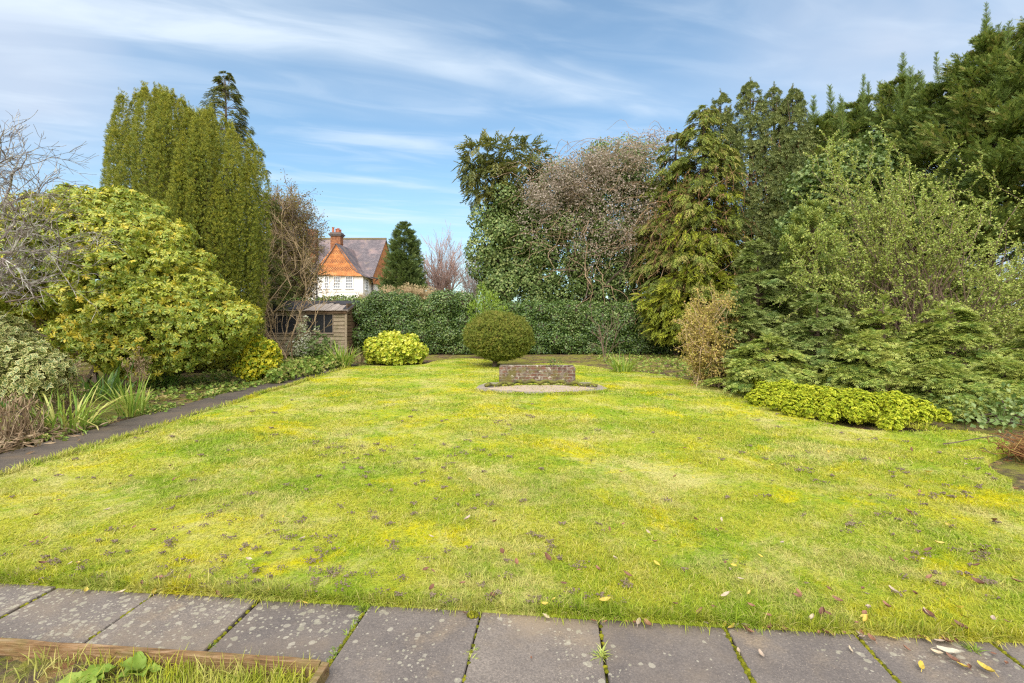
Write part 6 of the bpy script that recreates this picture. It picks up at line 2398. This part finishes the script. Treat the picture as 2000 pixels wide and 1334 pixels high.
def layered_yew(px, py_top, px0, px1, Y, lab, mat, seed, nb=70, ns=26, sl=0.30, base_y=None, rise=0.18, droop=0.22, p=0.75):
    b = at(px, HY, Y)
    b[2] = -0.03
    rt = root('yew_shrub', b, lab, 'shrub', 'layered yew shrubs on the right')
    H = CH + (HY - py_top) / F * Y
    R0 = (px1 - px0) / 2 / F * Y
    mb, br = MB(), MB()
    conifer(mb, b, H, R0, int(nb * 0.62), int(ns * 1.7), FRONDY, sl * 0.86, rise=rise, droop=droop, z0=0.06, p=p, tint=(0.05, 0.9), seed=seed, brk=br, side=0.30, jit=0.025, a=1.15, back=0.3, fmin=0.25, rvar=(0.6, 1.25))
    # upright leader
    q = np.random.default_rng(seed + 500)
    m = 30
    f = q.random(m)
    an = q.uniform(0, 6.28, m)
    P = b + np.stack([0 * f, 0 * f, H * (0.72 + 0.28 * f)], 1)
    mb.scatter(FRONDY, P, np.stack([np.cos(an), np.sin(an), 0.2 + 0.9 * f], 1), q.normal(0, .3, (m, 3)) + [0, 0, 1], sl * (1.1 - 0.6 * f), q.uniform(0.3, 0.9, m))
    br.tube([b, b + [0, 0, H * 0.6], b + [0, 0, H * 0.98]], [0.06, 0.04, 0.008], 6)
    mb.build('foliage', mat, rt)
    br.build('branches', M_TWIG, rt)


layered_yew(1480, 470, 1395, 1570, 11.4, 'blue-green layered yew, tallest at the left end of the yew group', M_YEWSPRAY2, 201, 170, 28, 0.34)
layered_yew(1450, 560, 1405, 1540, 10.4, 'blue-green yew with low arching fronds just right of the yellow-leaved twiggy shrub', M_YEWSPRAY2, 202, 120, 26, 0.32)
layered_yew(1596, 572, 1500, 1690, 9.6, 'pyramid-shaped yew in the middle of the yew group below the young pine', M_YEWSPRAY2, 203, 150, 28, 0.30)
layered_yew(1500, 655, 1425, 1620, 9.3, 'low spreading yew behind the left end of the lime mound', M_YEWSPRAY, 204, 110, 26, 0.28)
layered_yew(1690, 650, 1600, 1810, 8.6, 'low spreading yew behind the middle of the lime mound', M_YEWSPRAY, 205, 120, 28, 0.28)
layered_yew(1725, 580, 1650, 1810, 9.7, 'upright yew between the pyramid-shaped yew and the pale shrub', M_YEWSPRAY, 206, 130, 26, 0.29)
layered_yew(1850, 590, 1760, 1975, 9.0, 'broad yew with yellowish frond tips at the right of the yew group', M_YEWSPRAY, 207, 150, 28, 0.29)
layered_yew(1840, 705, 1755, 1960, 7.7, 'yew with long flat fronds reaching over the right end of the lime mound', M_YEWSPRAY, 208, 130, 28, 0.27)
layered_yew(1960, 700, 1880, 2060, 7.9, 'dark yew at the right edge of the frame above the bare soil', M_YEWSPRAY, 209, 110, 26, 0.27)
layered_yew(2060, 610, 1960, 2180, 8.8, 'yew cut off by the right edge of the frame', M_YEWSPRAY, 210, 110, 26, 0.29)


def young_pine():
    Y = 11.0
    b = at(1588, HY, Y)
    b[2] = -0.03
    H = CH + (HY - 405) / F * Y
    rt = root('young_pine', b, 'young light green pine with bristly shoots rising above the yew group', 'tree')
    mb, br = MB(), MB()
    conifer(mb, b, H, 0.95, 90, 16, BRUSHW, 0.20, rise=0.75, droop=0.0, z0=0.30, p=0.6, tint=(0.1, 1), seed=301, brk=br, side=0.3, upb=0.7, flat=False, a=1.0)
    br.tube([b, b + [0, 0, H * 0.6], b + [0, 0, H * 0.99]], [0.06, 0.04, 0.01], 6)
    mb.build('crown', M_PINE, rt)
    br.build('trunk', M_TWIG, rt)


young_pine()


def yellow_twig_shrub():
    b = ground_at(1392, 752)
    rt = root('twiggy_shrub', b, 'upright twiggy shrub with sparse small yellow leaves at the left of the yew group', 'shrub')
    q = np.random.default_rng(61)
    st, lf = MB(), MB()
    for k in range(120):
        px, py = q.uniform(1335, 1445), q.uniform(572, 745)
        if ((px - 1390) / 58) ** 2 + ((py - 655) / 92) ** 2 > 1:
            continue
        e = at(px, py, b[1] + q.uniform(-0.5, 0.5))
        s = b + [q.normal(0, 0.16), q.normal(0, 0.14), -0.02]
        path = strand(s, e, 0.15, q, 8, 0.4)
        st.tube(path, np.linspace(0.010, 0.004, 8), 4, cap=False)
        for j in range(8):
            a = path[q.integers(2, 8)]
            tw = strand(a, a + q.normal(0, 0.16, 3) + [0, 0, 0.06], 0, q, 4, 0.2)
            st.tube(tw, np.linspace(0.005, 0.003, 4), 3, cap=False)
            m = 24
            P = tw[q.integers(0, 4, m)] + q.normal(0, 0.035, (m, 3))
            lf.scatter(LEAFB, P, q.normal(size=(m, 3)), q.normal(size=(m, 3)) + [0, 0, 0.6], 0.048 * q.uniform(0.6, 1.3, m), q.random(m))
    lf.build('leaves', M_YTWIGLEAF, rt)
    st.build('stems', M_TANTWIG, rt)


yellow_twig_shrub()


def lime_mound():
    b = np.array([4.95, 7.5, 0.0])
    rt = root('lime_mound_shrub', b, 'long low mound of lime-yellow leaf rosettes along the right lawn edge', 'shrub')
    L = []
    q = np.random.default_rng(71)
    # spine from far left end to near right end, given on the ground
    A = [(4.75, 9.35), (4.64, 8.5), (4.62, 7.8), (4.74, 7.3), (5.0, 6.98), (5.35, 6.85), (5.68, 6.9)]
    for i in range(len(A) - 1):
        for t in np.linspace(0, 1, 5)[:-1]:
            x, y = np.array(A[i]) * (1 - t) + np.array(A[i + 1]) * t
            w = 0.30 + 0.18 * math.sin(math.pi * (i + t) / 6)
            for k in range(9):
                dx, dy = q.normal(0, w * 0.55), q.normal(0, w * 0.45)
                r = q.uniform(0.07, 0.15)
                L.append((np.array([x + dx, y + dy, 0.06 + 0.26 * math.exp(-(dx * dx + dy * dy) / (w * w)) * q.uniform(0.7, 1.1)]), np.array([r, r, r * 0.85])))
    mb = MB()
    shootage(mb, L, ROSG, 0.027, 950, out=0.9, up=0.6, rand=0.35, tint=(0.2, 1.0), depth=(0.85, 1.06), keep=0.82, back=0.4)
    shootage(mb, L, ROSG, 0.036, 330, out=0.8, up=0.4, rand=0.5, tint=(0, 0.7), depth=(0.5, 0.85), keep=0.5, back=0.2)
    mb.build('foliage', M_GOLDMOUND, rt)
    st = MB()
    for c, r in L[::7]:
        st.tube([b * [1, 1, 0] + [0, 0, -0.03], (b + c) * [.5, .5, 0] + [0, 0, 0.02], c], [0.02, 0.012, 0.006], 4, cap=False)
    st.build('stems', M_TWIG, rt)


lime_mound()

strap_clump('straw_grass_plant', np.array([6.25, 8.1, 0.0]), 46, 0.75, 0.018, 0.18, M_DEADSTEM, 'withered straw-coloured clump poking up between the lime mound and the yews', None, 0.5, 0, seed=31)

# brambles and leaves at the right edge by the bare soil
b = np.array([6.95, 6.85, 0.0])
Lm = [(np.array([x, y, z]), np.array([0.28, 0.28, 0.2])) for x, y, z in ((6.6, 6.8, 0.10), (6.9, 6.6, 0.15), (7.2, 6.6, 0.18), (6.5, 7.2, 0.16), (7.1, 7.0, 0.28), (6.3, 6.55, 0.06), (6.75, 6.35, 0.06))]
leafy_shrub('bramble_plant', b, Lm, M_GREYLEAF, 'low bramble with grey-green leaves sprawling at the right edge of the lawn', LEAFB, 0.07, 110, shoots=False, cat='plant', tint=(0.1, 1), rand=0.9)


def heather():
    b = np.array([5.6, 5.05, -0.02])
    rt = root('dead_heather', b, 'rusty brown dead heather clump on bare soil at the right edge of the frame', 'plant')
    q = np.random.default_rng(5)
    mb = MB()
    n = 260
    for k in range(n):
        a = q.uniform(0, 6.28)
        s = b + [q.normal(0, 0.12), q.normal(0, 0.12), 0]
        e = s + [math.cos(a) * q.uniform(0.1, 0.4), math.sin(a) * q.uniform(0.1, 0.35), q.uniform(0.03, 0.24)]
        path = strand(s, e, 0.05, q, 5, 0.4)
        mb.tube(path, np.linspace(0.005, 0.0025, 5), 3, t=q.random(), cap=False)
        P = path[q.integers(1, 5, 8)]
        mb.scatter(NARROW, P, q.normal(size=(8, 3)) + [0, 0, .5], q.normal(size=(8, 3)), 0.03, q.uniform(0, 0.6, 8))
    m = leaf_mat('rusty_heather', [(0.13, 0.055, 0.035), (0.23, 0.10, 0.06), (0.32, 0.22, 0.10)], rough=0.9, spec=0.1)
    mb.build('stems', m, rt)
    # a fallen stick in front
    s = MB()
    s.tube(strand((4.95, 5.55, 0.03), (5.5, 5.15, 0.05), 0.02, q, 8, 0.2), np.linspace(0.008, 0.004, 8), 6)
    s.tube(strand((5.2, 5.37, 0.03), (5.12, 5.10, 0.03), 0.01, q, 5, 0.2), np.linspace(0.005, 0.003, 5), 5)
    tag(s.build('fallen_stick', M_BARK), 'forked dark stick lying on the lawn beside the dead heather', 'stick')


heather()


# ================================================================== FOREGROUND
M_TIMBER = wood_mat('orange_brown_sleeper', (0.055, 0.035, 0.022), (0.25, 0.145, 0.065), (0.42, 0.30, 0.19), green=0.5, k=3.2)


def timber_edge():
    a = np.array([-2.95, 2.235])
    e = np.array([-0.80, 2.035])
    u = norm(e - a)
    wv = np.array([u[1], -u[0]])        # towards the house
    rt = root('timber_edging', (a[0], a[1], -0.05), 'weathered orange-brown timber edging round the small grass bed at lower left', 'edging')

    def plank(p0, p1, th, z0, z1, nm):
        d = norm(p1 - p0)
        w = np.array([d[1], -d[0]]) * th
        n = 14
        V, fs = [], []
        for i in range(n + 1):
            p = p0 + (p1 - p0) * i / n
            j = rng.normal(0, 0.0018, 4)
            V += [(p[0], p[1], z0), (p[0] + w[0], p[1] + w[1], z0), (p[0] + w[0] * (1 + j[0] * 20), p[1] + w[1], z1 + j[1] - 0.002), (p[0] + j[2], p[1] + j[2], z1 + j[3])]
        for i in range(n):
            o = 4 * i
            for k in range(4):
                fs.append([o + k, o + (k + 1) % 4, o + 4 + (k + 1) % 4, o + 4 + k])
        fs += [[3, 2, 1, 0], [4 * n, 4 * n + 1, 4 * n + 2, 4 * n + 3]]
        mb = MB().faces(V, fs)
        o = mb.build(nm, M_TIMBER, rt)
        bv = o.modifiers.new('bevel', 'BEVEL')
        bv.width = 0.003
        bv.segments = 2
        return o
    plank(a, e, 0.026, -0.13, 0.055, 'long_board')
    plank(e + u * 0.004 - wv * 0.0, e + u * 0.004 + wv * 1.2, -0.03, -0.13, 0.048, 'end_board')
    return a, e, u, wv


TA, TE, TU, TW = timber_edge()
bp = [TA + TW * 0.03, TE + TW * 0.03, TE + TW * 1.2, TA + TW * 1.2]
bed = sheet('bed_soil', [tuple(p) for p in bp][::-1], -0.005, M_GROUND)


def bed_grass():
    mb = MB()
    q = np.random.default_rng(3)
    n = 9000
    s = q.random(n)
    P2 = TA + (TE - TA) * s[:, None] + TW * (0.035 + 0.5 * q.random(n) ** 1.2)[:, None]
    P = np.concatenate([P2, np.full((n, 1), -0.006)], 1)
    k = vnoise(P, 5, 7)
    keep = q.random(n) < np.clip(0.15 + 0.85 * (s - 0.35) * 2 + 0.3 * k, 0.05, 1)
    P = P[keep]
    n = len(P)
    blades(mb, P, 0.075 * q.uniform(0.5, 1.5, n), 0.0036 * q.uniform(0.7, 1.4, n), np.abs(q.normal(0.5, 0.35, n)))
    return tag(mb.build('bed_grass', M_GRASS), 'long tufty grass growing inside the timber-edged bed', 'grass', kind='stuff')


bed_grass()


def broad_weed(p, n, L, label, seed, upr):
    q = np.random.default_rng(seed)
    rt = root('broadleaf_weed', p, label, 'plant', 'broad-leaved weeds in the timber-edged bed')
    for k in range(n):
        a = 6.28 * k / n + q.uniform(-0.35, 0.35)
        tl = upr * q.uniform(0.6, 1.3)
        l = L * q.uniform(0.6, 1.1)
        w = l * q.uniform(0.22, 0.30)
        nu = 9
        V, fs = [], []
        d = np.array([math.cos(a), math.sin(a), 0])
        sd = np.array([-math.sin(a), math.cos(a), 0])
        pos = np.array(p, float)
        ang = tl
        for i in range(nu + 1):
            f = i / nu
            ww = w * (math.sin(math.pi * min(1, f * 0.93 + 0.05)) ** 0.8) if f > 0.12 else w * 0.12
            cup = 0.25 * ww
            rip = 0.006 * math.sin(f * 17 + k)
            V += [pos + sd * ww + [0, 0, cup + rip], pos + sd * ww * 0.5 + [0, 0, cup * 0.3], pos + [0, 0, -0.004], pos - sd * ww * 0.5 + [0, 0, cup * 0.3], pos - sd * ww + [0, 0, cup - rip]]
            pos = pos + (d * math.cos(ang) + np.array([0, 0, 1]) * math.sin(ang)) * l / nu
            ang -= 0.13
        for i in range(nu):
            for j in range(4):
                o = 5 * i + j
                fs.append([o, o + 1, o + 6, o + 5])
        e = np.tile([0.8, 0.3, 0, 0.3, 0.8], nu + 1)
        mb = MB().faces(V, fs, q.uniform(0.25, 0.8), e)
        mb.build('leaf', M_WEED, rt, smooth=True)


def on_bed(px, py, z=-0.004):
    Y = F * (CH - z) / (py - HY)
    return np.array([(px - CX) / F * Y, Y, z])


broad_weed(on_bed(160, 1342), 9, 0.15, 'broad-leaved green weed with large drooping leaves, left one in the timber-edged bed', 1, 0.7)
broad_weed(on_bed(275, 1318), 8, 0.105, 'smaller rosette of pale upright leaves, right one in the timber-edged bed', 2, 1.0)

# joints between the slabs: moss and tufts
def joint_growth():
    mo = MB()
    q = np.random.default_rng(12)
    for k, (cov, w) in {-4: (0.35, 0.008), -3: (0.5, 0.008), -2: (0.5, 0.007), -1: (0.7, 0.010), 0: (0.35, 0.007), 1: (0.4, 0.007), 2: (1.0, 0.011), 3: (0.8, 0.011), 4: (0.9, 0.010), 5: (0.6, 0.010)}.items():
        s0 = k * 0.597
        for i in range(int(170 * cov)):
            wv = q.random() * 0.62
            if q.random() > cov * (0.55 + 0.6 * math.sin(wv * 9 + k) ** 2):
                continue
            p = edge_pt(s0 + q.normal(0, w * 0.35), wv)
            r = q.uniform(0.006, 0.012)
            mo.ellipsoid((p[0], p[1], -0.016), (r, r, r * 0.75), 6, 5, 0.25, t=q.random())
    # moss along the lawn side of the paving
    tag(mo.build('joint_moss', M_MOSS), 'yellow-green moss filling the joints between the paving slabs', 'moss', kind='stuff')
    p = edge_pt(-0.035, 0.045)
    cm = MB()
    for i in range(60):
        d = unit(1, q)[0] * [0.024, 0.020, 0.012]
        cm.ellipsoid((p[0] + d[0], p[1] + d[1], -0.004 + abs(d[2])), (0.008, 0.008, 0.007), 6, 5, 0.2, t=q.random())
    tag(cm.build('moss_cushion', M_MOSS), 'round yellow-green moss cushion on the slab edge against the lawn', 'moss')


joint_growth()


def joint_tuft(px, py, n, L, w, label, seed, along=0.0, grey=False):
    q = np.random.default_rng(seed)
    p = on_bed(px, py, -0.02)
    rt = root('weed_tuft', p, label, 'weed', 'weed tufts in the paving joints')
    mb = MB()
    P = p + np.stack([q.normal(0, 0.006, n), q.uniform(-along, along + 1e-4, n), np.zeros(n)], 1)
    P[:, 0] += 0.0957 * (P[:, 1] - p[1])
    blades(mb, P, L * q.uniform(0.5, 1.2, n), w, np.abs(q.normal(0.85, 0.3, n)), None, q.uniform(0.2, 1.0, n), 0.35)
    mb.build('leaves', M_PALE if grey else M_WEED, rt)


joint_tuft(712, 1190, 90, 0.055, 0.006, 'leafy weed tuft at the lawn end of the joint right of the lichen-spotted slabs', 1, 0.03)
joint_tuft(690, 1225, 70, 0.030, 0.005, 'string of tiny weeds along the middle of the joint right of the lichen-spotted slabs', 2, 0.07)
joint_tuft(650, 1285, 55, 0.030, 0.005, 'weeds at the timber end of the joint right of the lichen-spotted slabs', 7, 0.06)
joint_tuft(1176, 1283, 46, 0.065, 0.005, 'spidery pale weed sprawling out of the joint right of centre', 3, 0.02, True)
joint_tuft(920, 1282, 36, 0.040, 0.004, 'spiky pale weed in the joint below the moss cushion', 4, 0.03, True)
joint_tuft(1902, 1274, 30, 0.055, 0.006, 'light green weed by the large pale leaf at the right', 5, 0.015)
joint_tuft(415, 1262, 26, 0.022, 0.005, 'tiny weed at the timber edge in the second joint from the left', 6, 0.02)


# fallen leaves, each one a thing
def leaf_mesh(seed, L, W, curl):
    q = np.random.default_rng(seed)
    nu = 7
    V, fs = [], []
    for i in range(nu + 1):
        f = i / nu
        ww = W * math.sin(math.pi * (0.04 + 0.92 * f)) ** 0.75
        z = curl * L * ((f - 0.5) ** 2 * 2.0)
        V += [((f - .5) * L, ww * .5, z + curl * ww * 0.9 + q.normal(0, L * .015)), ((f - .5) * L, 0, z), ((f - .5) * L, -ww * .5, z + curl * ww * 0.9 + q.normal(0, L * .015))]
    for i in range(nu):
        o = 3 * i
        fs += [[o, o + 3, o + 4, o + 1], [o + 1, o + 4, o + 5, o + 2]]
    V += [(-.5 * L, 0.001, V[1][2]), (-.5 * L, -0.001, V[1][2]), (-.72 * L, -0.001, 0.004), (-.72 * L, 0.001, 0.004)]
    o = 3 * (nu + 1)
    fs.append([o, o + 3, o + 2, o + 1])
    return MB().faces(V, fs)


def dead_leaf_mat(name, a, b):
    m, nt, out = new_mat(name)
    rnd = nt.node('ShaderNodeObjectInfo').outputs['Random']
    c = nt.mix(rnd, a, b)
    c = nt.mix(nt.math('MULTIPLY', nt.maprange(nt.noise(nt.obj(), 40, 4), 0.5, 0.65), 0.6), c, tuple(x * 0.45 for x in a))
    surf(nt, out, c, 0.6, 0.3)
    return m


def fallen_leaves():
    q = np.random.default_rng(44)
    kinds = [('brown', dead_leaf_mat('brown_dead_leaf', (0.14, 0.065, 0.04), (0.26, 0.13, 0.075))), ('yellow', dead_leaf_mat('yellow_dead_leaf', (0.50, 0.36, 0.05), (0.42, 0.34, 0.08))), ('pale', dead_leaf_mat('pale_dead_leaf', (0.46, 0.38, 0.24), (0.36, 0.28, 0.22)))]
    protos = {}
    for nm, m in kinds:
        protos[nm] = []
        for k in range(3):
            o = leaf_mesh(hash(nm) % 7 + k * 5 + 1 if False else k * 5 + 1, 0.044 + 0.009 * k, 0.021 + 0.005 * k, 0.25 + 0.12 * k).build('fallen_leaf', m)
            protos[nm].append(o)
    used = set()

    def put(nm, x, y, z, s, label, group):
        p = protos[nm][q.integers(0, 3)]
        if p.name in used:
            o = p.copy()
            COL.objects.link(o)
        else:
            o = p
            used.add(p.name)
        o.location = (x, y, z)
        o.rotation_euler = (q.normal(0, 0.25), q.normal(0, 0.25), q.uniform(0, 6.28))
        o.scale = (s,) * 3
        tag(o, label, 'leaf', group)
        return o
    lab = {'brown': ('small brown dead leaf lying in the lawn grass', 'brown leaves on the lawn'), 'yellow': ('small yellow fallen leaf lying in the lawn grass', 'yellow leaves on the lawn'), 'pale': ('small pale cream fallen leaf lying in the lawn grass', 'pale leaves on the lawn')}
    n = 0
    while n < 150:
        px, py = q.uniform(0, 2000), 1240 - 440 * q.random() ** 1.8
        if px < 900 and q.random() < 0.6:
            continue
        g = ground_at(px, py)
        if not in_poly(g[None], lawn_poly)[0]:
            continue
        nm = q.choice(['brown', 'brown', 'brown', 'yellow', 'pale'])
        put(nm, g[0], g[1], 0.035, q.uniform(0.55, 1.0), *lab[nm])
        n += 1
    # along the lawn edge and on the slabs
    lab2 = {'brown': ('brown dead leaf lying on the paving along the lawn edge', 'brown leaves on the paving'), 'yellow': ('yellow fallen leaf lying on the paving along the lawn edge', 'yellow leaves on the paving'), 'pale': ('pale dry leaf lying on the paving along the lawn edge', 'pale leaves on the paving')}
    for k in range(54):
        s = 0.1 + 2.3 * q.random() ** 0.6 if k < 42 else q.uniform(-2.6, 0)
        w = abs(q.normal(0, 0.02)) + 0.015
        p = edge_pt(s, w)
        nm = q.choice(['brown', 'brown', 'yellow', 'pale'])
        put(nm, p[0], p[1], 0.004, q.uniform(0.45, 0.85), *lab2[nm])
    for (px, py, nm, s) in ((1798, 1305, 'yellow', 0.9), (1925, 1312, 'yellow', 1.0), (1880, 1305, 'yellow', 0.8), (1486, 1282, 'pale', 0.6), (1442, 1276, 'pale', 0.5), (1830, 1280, 'pale', 0.7), (1860, 1292, 'brown', 0.8), (1395, 1222, 'yellow', 0.9), (1895, 1308, 'brown', 0.7), (1745, 1250, 'yellow', .8), (1770, 1270, 'brown', .6), (1660, 1272, 'pale', .6), (1940, 1280, 'brown', .6), (1965, 1300, 'brown', .5), (1038, 1288, 'brown', .4)):
        g = on_bed(px, py, -0.008)
        put(nm, g[0], g[1], 0.0, s, *lab2[nm])
    g = on_bed(1853, 1278, -0.008)
    m = dead_leaf_mat('white_curled_leaf', (0.42, 0.38, 0.29), (0.42, 0.38, 0.29))
    o = leaf_mesh(3, 0.088, 0.034, 0.35).build('fallen_leaf', m)
    o.location = (g[0], g[1], 0.002)
    o.rotation_euler = (0.2, 0, -0.35)
    tag(o, 'large whitish curled leaf lying on the right-hand paving slab', 'leaf')


fallen_leaves()


def worm_casts():
    """crumbly dark soil casts all over the lawn"""
    q = np.random.default_rng(77)
    mb = MB()
    n = 0
    while n < 330:
        px, py = q.uniform(0, 1950), 1190 - 420 * q.random() ** 1.15
        g = ground_at(px, py)
        if not in_poly(g[None], lawn_poly)[0]:
            continue
        v = vnoise(g[None], 1.1, 41)[0]
        if q.random() > 0.35 + 0.7 * v + (0.25 if px < 800 else 0):
            continue
        k = q.integers(8, 26)
        s = q.uniform(0.006, 0.022) * (0.8 + 0.06 * g[1])
        for j in range(k):
            r = q.uniform(0.0022, 0.0058) * (0.75 + 0.11 * g[1])
            c = g + [q.normal(0, s) * 1.3, q.normal(0, s), 0.008 + r + q.uniform(0, 0.012)]
            mb.ellipsoid(c, (r * q.uniform(.8, 1.6), r, r * 0.8), 6, 5, 0.25, t=q.random())
        n += 1
    m = bark_mat('worm_cast_soil', (0.11, 0.082, 0.055), (0.23, 0.175, 0.12), 30)
    tag(mb.build('worm_casts', m), 'crumbly dark worm casts scattered over the lawn', 'soil crumbs', kind='stuff')


worm_casts()
